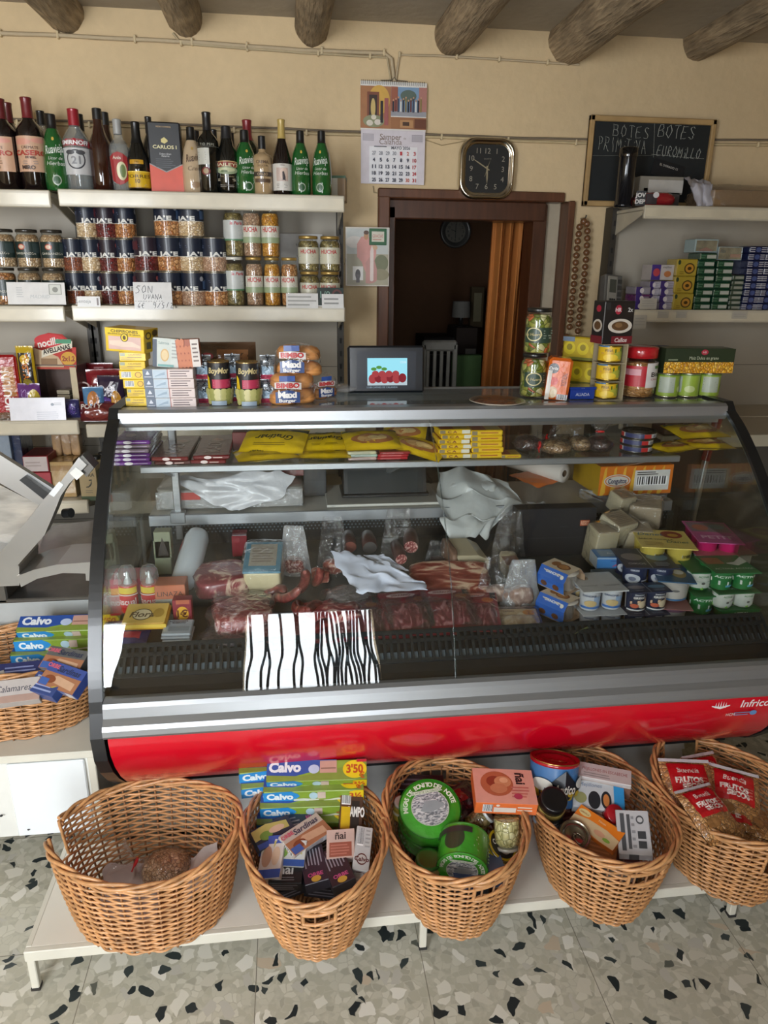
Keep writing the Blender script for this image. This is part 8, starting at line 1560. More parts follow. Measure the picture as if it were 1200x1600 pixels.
# ================================================================ meat slicer
SL_ = pbr('slicer_aluminium', '#b4b4b2', .28, .85, var=.06, vscale=5); SLD = pbr('slicer_dark_metal', '#6e6c68', .3, .8, var=.1)  # second metal is a darker grey for clamp, base and column
parts = []; Yf = 1.90
def pp(*pts, Y=Yf): return [(at(x, y, Y=Y).x, at(x, y, Y=Y).z) for x, y in pts]
b = MB(); b.prism(pp((30, 915), (-40, 918), (-40, 855), (5, 862), (30, 885)), Yf, Yf+.16, SL_); parts.append(P('slicer_housing', b))
b = MB(); b.prism(pp((35, 915), (60, 902), (100, 893), (135, 894), (136, 905), (153, 905), (153, 885), (145, 876), (90, 880), (55, 888), (28, 898)), Yf-.01, Yf+.14, SL_, smooth=False); parts.append(P('slicer_foot', b))
b = MB(); b.prism(pp((2, 862), (28, 883), (75, 830), (88, 800), (100, 770), (112, 752), (140, 722), (128, 710), (100, 748), (78, 770), (50, 806)), Yf-.03, Yf+.02, SL_); parts.append(P('carriage_arm', b))
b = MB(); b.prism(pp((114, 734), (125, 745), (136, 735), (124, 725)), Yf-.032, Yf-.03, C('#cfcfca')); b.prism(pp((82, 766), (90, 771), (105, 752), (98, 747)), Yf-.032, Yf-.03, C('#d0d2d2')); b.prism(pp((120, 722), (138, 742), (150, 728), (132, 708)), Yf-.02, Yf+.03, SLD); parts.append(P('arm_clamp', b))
b = MB(); b.prism(pp((-60, 682), (-60, 730), (55, 795), (80, 770)), Yf+.03, Yf+.05, SL_); parts.append(P('thickness_plate', b))
b = MB(); b.prism(pp((28, 752), (36, 746), (74, 772), (66, 782)), Yf+.01, Yf+.03, BLK); parts.append(P('black_handle', b))
b = MB(); b.prism(pp((-60, 745), (-60, 860), (2, 862), (50, 800)), Yf+.06, Yf+.08, marbled('blade_cover', '#77726a', '#98948c', '#b4aca0', 5, (1, 1, 4), 1, .25, .2, (.3, .5, .7))); parts.append(P('blade_guard', b))
b = MB(); qq = at(101, 802, Y=Yf+.03); b.M = Matrix.Translation(qq); b.tube([(0, 0, 0), (.02, -.01, .004)], .013, BLK, 14); parts.append(P('lock_knob', b))
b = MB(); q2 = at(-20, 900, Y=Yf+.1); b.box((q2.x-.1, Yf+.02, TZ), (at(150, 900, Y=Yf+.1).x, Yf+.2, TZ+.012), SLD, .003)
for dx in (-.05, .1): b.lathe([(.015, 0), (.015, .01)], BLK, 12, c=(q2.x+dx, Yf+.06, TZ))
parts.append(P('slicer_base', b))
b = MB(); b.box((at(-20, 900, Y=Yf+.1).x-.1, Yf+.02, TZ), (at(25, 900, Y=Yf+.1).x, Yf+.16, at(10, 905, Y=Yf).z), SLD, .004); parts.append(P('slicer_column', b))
thing('meat_slicer', parts, Matrix.Identity(4), 'aluminium meat slicer with slanting arm and black handle at the left', 'meat slicer')
s_ = sheet('x', [[at(50, 885, Z=TZ+.004), at(152, 865, Z=TZ+.006)], [at(75, 822, Z=TZ+.006), at(155, 812, Z=TZ+.01)]], C('#9a9aa0'), amp=.006, fr=4, seed=2); thing('wrapping_paper', one(s_, 'wrapping_paper'), Matrix.Identity(4), 'grey-white wrapping paper spread on the counter behind the slicer foot', 'paper')
# ================================================================ wicker baskets
WIC = pbr('wicker', '#bd8a5a', .42, 0, .3, var=.3, vscale=38); WID = pbr('wicker_dark', '#8c6444', .5, 0, .2, var=.25, vscale=30)
def angd(a, b): return abs((a-b+pi) % (2*pi)-pi)
def basket(M, lb, A=.165, B=.21, h=.235, slots=(), broken=(), tilt=0, seed=0, nst=34, fl=(.66, .70)):
    """A, B rim semi axes; slots / broken: (angle in deg, half width in rad)"""
    def wall(th, t, off=0):
        q = .62*t+.38*(1-(1-t)**2.4); f = fl[0]+(1-fl[0])*q; g_ = fl[1]+(1-fl[1])*q
        H = h*(1+.035*sin(2*th+seed)+.02*sin(3*th+seed*2)); hh = H*t
        c, s = cos(th), sin(th); return Vector(((A*f+off)*c, (B*g_+off)*s, hh+tilt*s*t*B))
    def gap(th, t):
        for a, w in broken:
            if t > .60 and angd(th, radians(a)) < w: return True
        for a, w in slots:
            if .74 < t < .88 and angd(th, radians(a)) < w: return True
        return False
    nr = 27; seg = nst*5; w = MB()
    for k in range(nr):
        t = (k+.6)/nr*.96; run = []
        for i in range(seg+1):
            th = 2*pi*i/seg
            if gap(th, t):
                if len(run) > 2: w.tube(run, .0031, WIC, 4, flat=1.2)
                run = []
            else: run.append(wall(th+.01*noise.noise((i*.1, k, seed)), t+.004*noise.noise((i*.07, k*3.1, seed)), .0038*(1 if k % 2 else -1)*cos(nst/2*th)))
        if len(run) > 2: w.tube(run, .0031, WIC, 4, flat=1.2)
    st = MB()
    for i in range(nst):
        th = 2*pi*i/nst; pts = [wall(th, t) for t in [j/8*.97 for j in range(9)] if not gap(th, t)]
        if len(pts) > 1: st.tube(pts, .0027, WID, 5)
    rim = MB()
    for j in range(3):
        run = []
        for i in range(nst*4+1):
            th = 2*pi*i/(nst*4)
            if any(angd(th, radians(a)) < ww for a, ww in broken):
                if len(run) > 3: rim.tube(run, .0044, WIC, 6)
                run = []; continue
            ph = th*nst/5+j*2*pi/3; p = wall(th, 1.0, .006*cos(ph)); p.z += .0065*sin(ph)-.002; run.append(p)
        if len(run) > 3: rim.tube(run, .0044, WIC, 6)
    for (a, ww) in slots:
        rim.tube([wall(radians(a)-ww+2*ww*i/8, .88, .002) for i in range(9)], .0045, WIC, 6); rim.tube([wall(radians(a)-ww+2*ww*i/8, .735, .002) for i in range(9)], .004, WIC, 6)
        for s in (-1, 1): rim.tube([wall(radians(a)+s*ww, .73+.16*i/4) for i in range(5)], .0045, WIC, 6)
    for (a, ww) in broken:
        for s in (-1, 1): rim.tube([wall(radians(a)+s*ww, .6+.4*i/6, .001*(i % 2)) for i in range(7)], .0042, WIC, 6)
    bs = MB(); bs.lathe([(0, .004), (.98, .004), (1.0, .010), (0, .010)], WID, 40, A*fl[0], B*fl[1])
    for k in range(1, 12): bs.tube([(A*fl[0]*k/11*cos(q), B*fl[1]*k/11*sin(q), .011+.002*cos(14*q+k*pi)) for q in [2*pi*i/80 for i in range(80)]], .0035, WIC, 4, closed=True)
    return thing('wicker_basket', [P('woven_wall', w), P('basket_stakes', st), P('braided_rim', rim), P('basket_base', bs)], M, lb, 'basket')
S_, N_ = 270, 90
b1 = TM(-.362, 1.435, BZ+.001, -3); b2 = TM(.028, 1.385, BZ+.001, 2); b3 = TM(.365, 1.40, BZ+.001, 1); b4 = TM(.735, 1.395, BZ+.001, 3); b5 = TM(1.083, 1.41, BZ+.001, 6)
basket(b1, 'nearly empty wicker basket at the left end of the bench, its left rim broken', A=.215, B=.168, broken=((180, .20),), slots=(), seed=1, fl=(.80, .80))
basket(b2, 'wicker basket full of tuna packs and sardine boxes, second from the left on the bench', slots=((268, .22),), seed=2)
basket(b3, 'wicker basket holding the large green tins, in the middle of the bench', A=.168, slots=((284, .26), (95, .28)), seed=3)
basket(b4, 'wicker basket holding the blue tin with red lid, second from the right', slots=((277, .3), (85, .26)), seed=5)
basket(b5, 'wicker basket holding the red bags of dried fruit, at the right end', A=.17, slots=(), broken=((274, .34), (92, .34)), seed=4)
b0z = CZ+.001; b0 = TM(-.775, 1.865, b0z, 0)
basket(b0, 'wicker basket on the white cabinet at the left edge, filled with tuna packs', A=.232, B=.155, h=.215, seed=6, fl=(.78, .7))
def cart(px, py, z, w, d, h, col, faces, rz, rx, ry, name, lb, cat='box', group=None, fin='p'):
    """z = height of the top face; px,py = where its middle shows"""
    p = at(px, py, Z=z); R = TM(0, 0, 0, rz, rx, ry); o = p-(R @ Vector((0, 0, h)))
    return thing(name, carton(name, w, d, h, col, faces, fin), Matrix.Translation(o) @ R, lb, cat, group)
TU = {'T': [('q', [(0, 0, 1), (.3, .25, 1), (.62, .62, 1), (.7, 1, 1)], '#2c4c94'), ('q', [(0, 0, .3), (.35, 0, .22), (.7, 0, .55), (1, 0, .9)], '#7a8a3a'), ('t', 'Calvo', .18, .68, .46, '#d8dce0', {'b': .05}), ('e', .47, .55, .055, .22, '#b0bcd4'), ('r', .53, .35, .70, .95, '#b89080'), ('r', .54, .55, .69, .60, '#7c5a4c'), ('e', .88, .5, .12, .44, '#d8bc1c'), ('t', "3'50", .88, .52, .40, '#b04a1c', {'b': .04, 'w': .17}), ('t', '€', .95, .2, .28, '#b04a1c', {'b': .03}), ('r', .90, .84, 1, .98, '#b02434')],
 'F': [('q', [(.0, .0, .9), (.28, .05, 1), (.34, .35, .75), (.36, .5, .55)], '#2a86c8'), ('t', 'Calvo', .165, .5, .55, '#dce4e8', {'b': .05}), ('q', [(.30, .05, .25), (.4, .0, .3), (.55, .1, .2)], '#c9ccc0'), ('e', .50, .55, .045, .33, '#a8c4d0'), ('r', .54, .25, .62, .9, '#c4b0a4'), ('q', [(.6, .0, .1), (.75, .1, .3), (.85, .0, .1)], '#c8c8b4'), ('r', .76, .35, .86, .45, '#b04a34'), ('q', [(.86, .1, .9), (.92, 0, 1), (1, 0, 1)], '#d8bc1c'), ('t', '3½', .92, .5, .5, '#b04a1c', {'b': .04})],
 'L': [('r', 0, .4, 1, 1, '#2c4c94')], 'R': [('r', 0, 0, 1, 1, '#c8b01c')]}
def tunastack(x, y, z0, n, off, lbs, w=.245, rz=-4, rx=12):
    for k in range(n): thing('tuna_pack', carton('tuna_pack', w, .052, .036, '#7f9a34', TU, 'p', .003), TM(x+off*k, y+.011*k, z0+.0372*k, rz, 28 if k == n-1 and n > 3 else rx), lbs % lvl(k, n), 'tuna pack', 'green and blue tuna multipacks')
tunastack(.028-.015, 1.485, .285, 4, .009, 'green and blue tuna multipack, second basket, front column, %s')
tunastack(.028-.055, 1.55, .35, 2, -.004, 'tuna multipack sticking out left behind the column in the second basket, %s', rz=2)
tunastack(-.662, 1.87, b0z+.09, 5, .010, 'green and blue tuna multipack in the cabinet basket, %s', w=.27, rz=-2, rx=8)
SD = {'T': [('r', 0, 0, 1, .58, '#9c6a4c'), ('q', [(.05, .1, .2), (.4, .2, .5), (.9, .1, .4)], '#c09a7c'), ('e', .25, .3, .15, .16, '#7a4228'), ('r', .02, .02, .25, .3, '#3a5a9c'), ('t', 'Sardinas', .60, .78, .24, '#2a3048', {'s': .3, 'b': .015, 'w': .62}), ('t', 'ORBE', .15, .82, .16, '#c05a6c', {'b': .04})], 'F': [('l', .05, .15, .95, .9, 3, '#9aa0b8'), ('r', .75, .1, .97, .9, '#c8c8cc')], 'L': [('bar', .1, .1, .9, .9)]}
NB = {'T': [('t', 'ñai', .5, .6, .4, '#c8c8c8', {'b': .02}), ('l', .1, .1, .9, .3, 2, '#77777f')], 'F': [('l', .1, .15, .9, .85, 3, '#77777f')]}
NP = {'T': [('r', 0, .0, 1, 1, '#b59a90'), ('r', .1, .05, .9, .55, '#8c4c3c'), ('l', .15, .1, .85, .5, 4, '#a8685a'), ('t', 'ñai', .5, .78, .26, '#3a2c2c', {'b': .02})], 'F': [('l', .1, .1, .9, .9, 3, '#8a8480')]}
CMP = {'T': [('r', 0, 0, .48, 1, '#5c3c28'), ('r', .5, .05, .85, .75, '#2a2624'), ('t', 'CAMPO', .68, .5, .22, '#dcdcd8', {'b': .04, 'w': .8, 'r': 0}), ('r', .05, .1, .45, .6, '#c9a81c'), ('bar', .05, .65, .45, .95)], 'F': [('r', .1, .2, .9, .8, '#c9a81c')]}
CVW = {'T': [('bar', .12, .55, .5, .95), ('e', .5, .25, .32, .13, '#5c2a28'), ('e', .5, .25, .27, .10, '#b8b4b0'), ('t', 'Calvo', .5, .25, .10, '#5c2a28', {'b': .03}), ('l', .6, .5, .9, .95, 5, '#9a9a9a')], 'F': [('e', .5, .5, .3, .3, '#5c2a28'), ('t', 'Calvo', .5, .5, .3, '#c8c4c0')]}
DKB = {'T': [('l', .08, .1, .6, .9, 6, '#8a8a94'), ('t', 'ORBE', .78, .5, .18, '#b04a78', {'b': .04, 'r': 90}), ('e', .9, .5, .08, .2, '#c09a3c')], 'F': [('l', .1, .2, .9, .8, 2, '#7a7a84')]}
WBL = {'T': [('q', [(0, .4, .9), (.4, .5, 1), (.9, .45, .8)], '#b0a45c'), ('e', .3, .5, .16, .2, '#6a8a3c'), ('e', .6, .6, .2, .15, '#c4a48c'), ('r', 0, 0, 1, .25, '#2c4a8c')], 'F': [('r', 0, 0, 1, .5, '#2c4a8c')]}
BCN = {'T': [('r', .0, .0, 1, .2, '#2c4a94'), ('r', 0, .8, 1, 1, '#2c4a94'), ('e', .3, .5, .22, .25, '#a8846a'), ('e', .7, .5, .18, .22, '#c4aa90')], 'F': [('e', .5, .5, .3, .35, '#a08468')]}
T2 = 'in the second basket'
cart(478, 1302, .338, .115, .062, .022, '#b5a89c', SD, 38, 14, 0, 'sardine_box', 'white and brown sardine box lying crosswise on top '+T2)
cart(549, 1268, .350, .055, .105, .035, '#4a3428', CMP, -8, 28, 8, 'mussel_box', 'black, brown and yellow box under the tuna packs at the right '+T2)
cart(532, 1318, .335, .065, .065, .030, '#b39a92', NP, -4, 26, -6, 'tuna_box', 'greyish pink tuna box with sliced fish picture '+T2)
cart(567, 1325, .33, .038, .105, .030, '#b9b9b8', CVW, -12, 18, 10, 'white_tuna_box', 'white box with barcode at the right rim '+T2)
cart(526, 1352, .318, .105, .055, .030, '#221f24', DKB, -76, 10, 0, 'dark_sardine_box', 'black box with fine white print right of centre '+T2)
cart(490, 1350, .312, .10, .055, .028, '#201f2a', DKB, -84, 8, 4, 'dark_sardine_box', 'black box with purple tint near the middle front '+T2)
cart(552, 1372, .30, .045, .035, .030, '#b9b5b2', CVW, -8, 20, 0, 'white_tuna_box', 'small white box with oval mark at the front rim '+T2)
cart(452, 1332, .325, .075, .060, .024, '#b8b8b4', WBL, -10, 24, 0, 'squid_box', 'white box with green and yellow picture left of the middle '+T2)
cart(447, 1362, .305, .075, .055, .030, '#17181c', NB, -6, 14, 0, 'black_box', 'black box with white lettering near the front rim '+T2)
cart(424, 1338, .322, .055, .10, .026, '#c0b8b0', BCN, -10, 18, -14, 'anchovy_box', 'blue and white box with tan picture at the left rim '+T2)
cart(428, 1300, .335, .10, .055, .024, '#23303c', WBL, 28, 18, 0, 'dark_tin_box', 'dark box with white edge below the tuna packs at the left '+T2)
cart(465, 1290, .32, .11, .07, .024, '#2c3a50', DKB, 12, 14, 0, 'dark_tin_box', 'dark blue box just under the crosswise sardine box '+T2)
for i, (x, y, r_) in enumerate(((-.05, 1.34, 20), (.06, 1.36, -15), (.0, 1.44, 5), (-.05, 1.45, 60), (.08, 1.45, 30))): thing('dark_tin_box', carton('dark_tin_box', .11, .07, .03, '#242830', DKB), TM(x, y, .235-.03*(i % 2), r_, 5), 'dark box buried low %s' % T2, 'box', 'boxes buried in the second basket')
T0 = 'in the cabinet basket'
cart(100, 1030, b0z+.245, .115, .066, .03, '#5a5a58', {**SD, 'T': SD['T']}, -22, 30, 0, 'sardine_box', 'white sardine box on top at the right rim '+T0)
cart(97, 1058, b0z+.225, .115, .066, .03, '#3a4c8c', SD, -32, 34, 4, 'sardine_box', 'white and blue sardine box just below the top one '+T0)
cart(70, 1068, b0z+.21, .09, .055, .03, '#34467c', {'T': [('l', .1, .1, .9, .9, 4, '#98a4cc'), ('e', .8, .6, .12, .2, '#b0a03c')]}, -30, 28, 0, 'blue_box', 'blue box with white print leaning on the sardine boxes '+T0)
cart(30, 1048, b0z+.215, .12, .06, .03, '#2c3160', {'T': [('l', .2, .2, .9, .8, 3, '#8088b4')], 'F': [('l', .1, .2, .9, .8, 2, '#8088b4')]}, 6, 20, 0, 'blue_box', 'dark blue box in front of the tuna column '+T0)
cart(28, 1078, b0z+.20, .10, .06, .035, '#b0a8a4', {'T': [('t', 'Calamares', .4, .6, .28, '#2a2c40', {'s': .2, 'w': .8}), ('r', .0, 0, 1, .3, '#a08478')]}, 8, 40, 0, 'squid_box', 'whitish box with dark script near the front rim '+T0)
cart(-8, 1072, b0z+.20, .06, .08, .03, '#a8a4a0', None, 30, 30, 0, 'pale_box', 'pale box cut by the left edge '+T0)
# ---- basket 3
T3 = 'in the middle basket'; GRN = '#3c9428'
def bigtin(p, R, r, h, lb, top, side=None):
    b = MB(); b.lathe([(r, .003), (r, h-.003)], C(GRN, 'g'), 40, caps=False); stl = pbr('tin_metal_#b9b4a6', '#b9b4a6', .25, .9)
    for z in (0, h-.004): b.lathe([(r, z), (r*1.015, z+.001), (r*1.015, z+.003), (r, z+.004)], C('#2c7420', 'g'), 40, caps=False)
    if side: fn, W, H = cyl([(r, 0), (r, h)], .004, h-.004, 200, 180); b.decals(fn, W, H, side, e=.0003)
    t = MB(); t.lathe([(r*.985, h-.004), (r*.97, h-.003), (0, h-.003)], C(GRN, 'g'), 40, caps=False); t.lathe([(0, .001), (r, .001)], stl, 40, caps=False)
    t.decals(lambda u, v, e: ((u-.5)*2*r, (v-.5)*2*r, h-.0028+e), 2*r, 2*r, top)
    return thing('large_tuna_tin', [P('tin_body', b), P('printed_lid', t)], Matrix.Translation(p) @ R, lb, 'tin')
def arc(s, rad, a0, h, col, o={}):
    n = len(s); st = 7.2; out = []
    for i, ch in enumerate(s): a = radians(90+a0-(i-(n-1)/2)*st); out.append(('t', ch, .5+rad*cos(a), .5+rad*sin(a), h, col, {'b': .03, 'r': math.degrees(a)-90}))
    return out
LIDM = marbled('embossed_lid', '#6a7074', '#a8adb0', '#d0d2d0', 55, (1, 2.2, 1), 2, .25, .5)
LT = arc('MIGAS DE BONITO DEL NORTE', .40, 0, .075, '#cfdcc4')+[('e', .5, .5, .31, .31, '#a8b4a0'), ('e', .5, .5, .295, .295, LIDM), ('r', .25, .745, .75, .80, '#c8d4bc'), ('t', 'EN ACEITE DE GIRASOL', .5, .77, .035, '#3c5c30'), ('q', [(.34, .46, .48), (.45, .42, .62), (.62, .44, .60), (.74, .5, .52)], '#8a9294')]
p = at(672, 1262, Z=.345); R = TM(0, 0, 0, 6, 22, -4); bigtin(p-(R @ Vector((0, 0, .05))), R, .076, .05, 'large round green tin with embossed silver lid facing up, topmost '+T3, LT)
bigtin(p-(R @ Vector((-.002, .004, .105))), R, .076, .05, 'large round green tin directly under the topmost green tin '+T3, LT)
p = at(722, 1360, Z=.285); R = TM(0, 0, 0, -8, 100, -8)
bigtin(p-(R @ Vector((0, -.0, .085))), R, .060, .085, 'green tin lying on its side near the front rim '+T3, LT, [('e', .62, .5, .12, .38, '#2c3c24'), ('l', .1, .3, .4, .85, 5, '#a8c898'), ('r', .42, .1, .9, .3, '#2a2c28')])
NAI = {'T': [('r', 0, 0, 1, 1, '#d89a88'), ('e', .38, .56, .27, .36, '#b06040'), ('e', .34, .62, .13, .16, '#8a3c28'), ('e', .48, .62, .14, .16, '#c88860'), ('e', .40, .42, .14, .14, '#c07c58'), ('e', .5, .66, .07, .08, '#e0a880'), ('t', 'ñai', .78, .72, .22, '#2c2424', {'b': .03, 'r': -90}), ('l', .6, .15, .9, .5, 4, '#c06a60'), ('e', .7, .2, .07, .08, '#b03c54')], 'F': [('bar', .12, .2, .28, .85), ('r', .30, .2, .66, .62, '#d8ccc4'), ('l', .68, .3, .95, .8, 2, '#d8c8b8'), ('e', .36, .8, .03, .1, '#d8ccc4')]}
cart(788, 1228, .395, .150, .105, .038, '#d86c34', NAI, -8, 10, 2, 'seafood_box', 'pink and orange box with shell picture resting on the right rim '+T3)
q = at(788, 1290, Z=.31); thing('garlic_jar', jar(.032, .075, '#b9b5aa', MUST, None, .1), Matrix.Translation((q.x, q.y-.01, .345)) @ Matrix.Rotation(radians(160), 4, 'X'), 'glass jar of pale garlic cloves upside down under the pink and orange box', 'jar')
YC = (('e', .5, .5, .44, .4, '#2c2622'), ('t', 'CAMPOS', .5, .66, .17, '#d0ccc4', {'b': .03}), ('e', .5, .32, .25, .2, '#b8a088'), ('l', .2, .45, .8, .55, 1, '#c8a81c'))
yt = lambda h: [('e', .5, .5, .49, .49, '#cfae1c'), ('e', .5, .5, .42, .42, '#2c2622'), ('t', 'CAMPOS', .5, .66, .15, '#d0ccc4', {'b': .03, 'w': .6}), ('e', .52, .36, .2, .16, '#c0a890'), ('e', .5, .36, .1, .1, '#a8805c')]
def tin(p, R, r, h, sidec, top, lb, name='round_tin', ring=0, lidc='#b9b4a6'):
    cn = can(r, h, ((1, sidec),), (), lidc, ring); parts = list(cn)
    if top: t = MB(); t.decals(lambda u, v, e: ((u-.5)*2*r, (v-.5)*2*r, h+.0005+e), 2*r, 2*r, top); parts.append(P('lid_print', t))
    return thing(name, parts, Matrix.Translation(p-(R @ Vector((0, 0, h)))) @ R, lb, 'tin')
tin(at(785, 1320, Z=.28), TM(0, 0, 0, 20, 30, 15), .040, .035, '#c9a81c', yt(1), 'yellow-rimmed black tin below the garlic jar, upper one')
tin(at(778, 1350, Z=.26), TM(0, 0, 0, 40, 22, 8), .040, .035, '#c9a81c', yt(1), 'yellow-rimmed black tin below the garlic jar, lower one at the rim')
q = at(746, 1286, Z=.30); thing('small_jar', jar(.026, .06, '#b9bcbc', BEAN['olive'], None, .12), Matrix.Translation((q.x-.02, q.y, .29)) @ Matrix.Rotation(radians(50), 4, 'Y'), 'small jar lying with its pale lid towards the pink and orange box', 'jar')
b = pouch_mb(.11, .13, .04, pbr('black_film', '#1f1a1c', .15, 0, .7, bump=.6), (('r', .1, .6, .6, .9, '#7c2a24'),), 4, .5); thing('black_food_bag', one(b, 'black_food_bag'), TM(at(730, 1255, Z=.31).x, at(730, 1255, Z=.31).y, .295, 30, 20), 'glossy black film bag behind the small jar '+T3, 'bag')
cart(655, 1222, .325, .13, .05, .04, '#262024', {'F': [('l', .5, .2, .9, .8, 2, '#8a8a8c'), ('e', .3, .5, .08, .3, '#b8a89c')], 'T': [('l', .1, .2, .9, .8, 2, '#55505a')]}, -8, 10, 0, 'black_box', 'black box behind the topmost green tin '+T3)
q = at(627, 1250, Z=.33); thing('mustard_jar', jar(.022, .06, '#b9b4a8', pbr('mustard', '#b09a3c', .4), (.2, .7, 150, (('r', 0, 0, 1, 1, '#b8a040'), ('r', 0, .6, 1, .9, '#c8c4b0'))), .14), (q.x, q.y, .275, 0, 10), 'small mustard-coloured jar squeezed at the left rim '+T3, 'jar')
q = at(662, 1340, Z=.28); thing('pale_jar', jar(.034, .09, '#2c6a24', pbr('pate', '#a8905c', .4), None, .1), (q.x+.01, q.y, .20, 0, 8), 'pale jar below the green tins at the front left '+T3, 'jar')
b = MB(); b.M = TM(.365, 1.41, .15); b.box((-.075, -.09, 0), (.075, .09, .05), C('#2a2c34'), .004); thing('dark_box', one(b, 'dark_box'), Matrix.Identity(4), 'dark box deep under the tins '+T3, 'box')
bx(718, 775, 1380, 1388, 1.30, .05, '#4a5a84', 'blue_tin_box', 'blue box glimpsed through the front handle slot of the middle basket', zb=.275, faces={'F': [('r', .6, 0, 1, 1, '#2a2a2c'), ('r', .5, .2, .58, .9, '#c8c8c8')]})
# ---- basket 4
T4 = 'in the fourth basket'
AT = [('q', [(.28, .46, .48), (.5, .12, .98), (.72, .46, .48)], '#141820'), ('t', 'Antico', .5, .50, .24, '#d8d4cc', {'b': .02, 's': .3, 'w': .26}), ('e', .25, .56, .12, .16, '#c8c8c0'), ('e', .76, .62, .12, .16, '#c8c8c0')]+[('e', .08+.1*(k % 9), .26+.1*(k//9), .04, .07, '#b89c2c') for k in range(16)]
b = MB(); r = .061; b.lathe([(r, 0), (r, .105)], C('#3c6a9c', 'p'), 40, caps=False); fn, W, H = cyl([(r, 0), (r, .11)], .004, .1, 200, 10); b.decals(fn, W, H, AT[4:]+AT[2:4]+AT[:2], e=.0002)
t = MB(); t.lathe([(r, .1), (r*1.03, .101), (r*1.03, .108), (r, .109), (r*.97, .104), (r*.8, .104), (r*.78, .1055), (r*.55, .1055), (r*.53, .104), (0, .104)], C('#a01422', 'g'), 40, caps=False); t.lathe([(r*1.02, .108), (r*1.035, .110), (r*1.0, .111)], pbr('gold_rim', '#b39a5a', .25, .9), 40, caps=False)
p = at(867, 1186, Z=.41); R = TM(0, 0, 0, -6, -18, 4); thing('antipasto_tin', [P('tin_body', b), P('red_lid', t)], Matrix.Translation(p-(R @ Vector((0, 0, .105)))) @ R, 'wide blue patterned tin with red lid at the back '+T4, 'tin')
q = at(866, 1248, Z=.39); R = TM(0, 0, 0, -10, 24, 4); thing('black_lid_jar', jar(.036, .10, '#121214', pbr('beans_pale', '#a8904c', .4), (.1, .6, 150, (('r', 0, 0, 1, 1, '#2c3034'), ('r', 0, .0, 1, .4, '#8a94a4'), ('t', 'Huer', .5, .7, .25, '#c8c4bc', {'b': .03}))), .28), Matrix.Translation(q-(R @ Vector((0, 0, .10)))) @ R, 'jar with big black lid in front of the blue patterned tin', 'jar')
tin(at(899, 1303, Z=.335), TM(0, 0, 0, 25, 18, -6), .036, .04, pbr('tin_plain', '#9a948a', .25, .9), None, 'plain tin with ring pull lying face up near the front rim '+T4, ring=1, lidc='#8f8778')
OG = {'T': [('r', 0, .55, 1, 1, '#d8781c'), ('q', [(0, .0, .45), (.3, .1, .60), (.7, .0, .62), (1, 0, .5)], '#c8b088'), ('e', .16, .76, .13, .15, '#d0c088'), ('t', 'GARAVILLA', .16, .75, .09, '#8a4a14', {'b': .02, 'w': .2}), ('e', .62, .3, .12, .12, '#c89878'), ('e', .8, .2, .08, .08, '#7ca03c'), ('t', 'Filetes', .55, .8, .1, '#e0c8a0')], 'F': [('r', .1, .2, .9, .8, '#c86a1c')], 'L': [('r', 0, 0, 1, 1, '#d8781c')]}
cart(932, 1292, .335, .120, .056, .028, '#c86a24', OG, -55, 20, 4, 'fish_fillet_box', 'orange and cream box slanting across the middle '+T4)
cart(944, 1278, .325, .12, .055, .03, '#6a4a40', {'T': [('l', .1, .1, .9, .9, 5, '#a8948a')]}, -42, 20, 0, 'brown_box', 'brown box behind the orange and cream one '+T4)
cart(945, 1208, .385, .13, .05, .05, '#b9b2b0', {'T': [('t', 'MEJILLONES EN ESCABECHE', .5, .6, .2, '#8a3a34', {'w': .85}), ('l', .1, .1, .7, .4, 2, '#8a8684')], 'F': [('r', 0, 0, 1, .75, '#7a5a4c'), ('q', [(0, .3, .5), (.3, .2, .7), (.6, .3, .6)], '#a0988c'), ('l', .1, .5, .9, .9, 2, '#b0a098')]}, -24, 10, 0, 'anchovy_box', 'white-topped box with fish picture standing at the back right '+T4)
MJ = {'T': [('r', .8, 0, 1, 1, '#2a86c0'), ('e', .42, .32, .12, .32, '#1c2026'), ('e', .65, .36, .10, .32, '#1c2026'), ('e', .65, .36, .06, .22, '#b8743c'), ('t', 'Mejillones', .35, .85, .14, '#6a7a94', {'s': .2}), ('e', .15, .35, .12, .2, '#8a8a5c')], 'F': [('r', .8, 0, 1, 1, '#2a86c0'), ('l', .1, .2, .7, .8, 2, '#9aa0a8')]}
cart(935, 1243, .355, .125, .072, .03, '#b4b8bc', MJ, -18, 26, 0, 'mussel_box', 'white and blue box with black mussel picture '+T4)
b = MB(); b.lathe([(0, 0), (.024, 0), (.024, .03), (.022, .032), (0, .032)], C('#9c1420', 'g'), 26); c = MB(); c.lathe([(0, -.06), (.022, -.06), (.0235, 0)], C('#c0bcb8'), 24, caps=False); R = TM(0, 0, 0, -40, 25, 30); p = at(962, 1272, Z=.34); thing('red_cap_jar', [P('red_cap', b), P('jar_body', c)], Matrix.Translation(p-(R @ Vector((0, 0, .03)))) @ R, 'small jar with bright red cap left of the white barcode-striped box', 'jar')
CW3 = {'T': [('r', .12, .08, .25, .92, '#4a4c50'), ('r', .32, .12, .42, .9, '#4a4c50'), ('e', .72, .78, .12, .10, '#4a4c50'), ('e', .72, .78, .08, .06, '#b9b9ba'), ('r', .62, .35, .86, .52, '#3a3c40'), ('r', .62, .14, .86, .30, '#3a3c40'), ('l', .45, .1, .56, .9, 5, '#8a8a8e')], 'F': [('r', .3, .0, .6, 1, '#4a4c50')], 'L': [('e', .3, .75, .2, .1, '#7c2a30'), ('l', .2, .1, .8, .6, 3, '#8a7a78')]}
cart(990, 1300, .345, .075, .105, .03, '#b5b5b8', CW3, -16, 26, -10, 'white_tuna_box', 'white box with dark grey stripes leaning at the right rim '+T4)
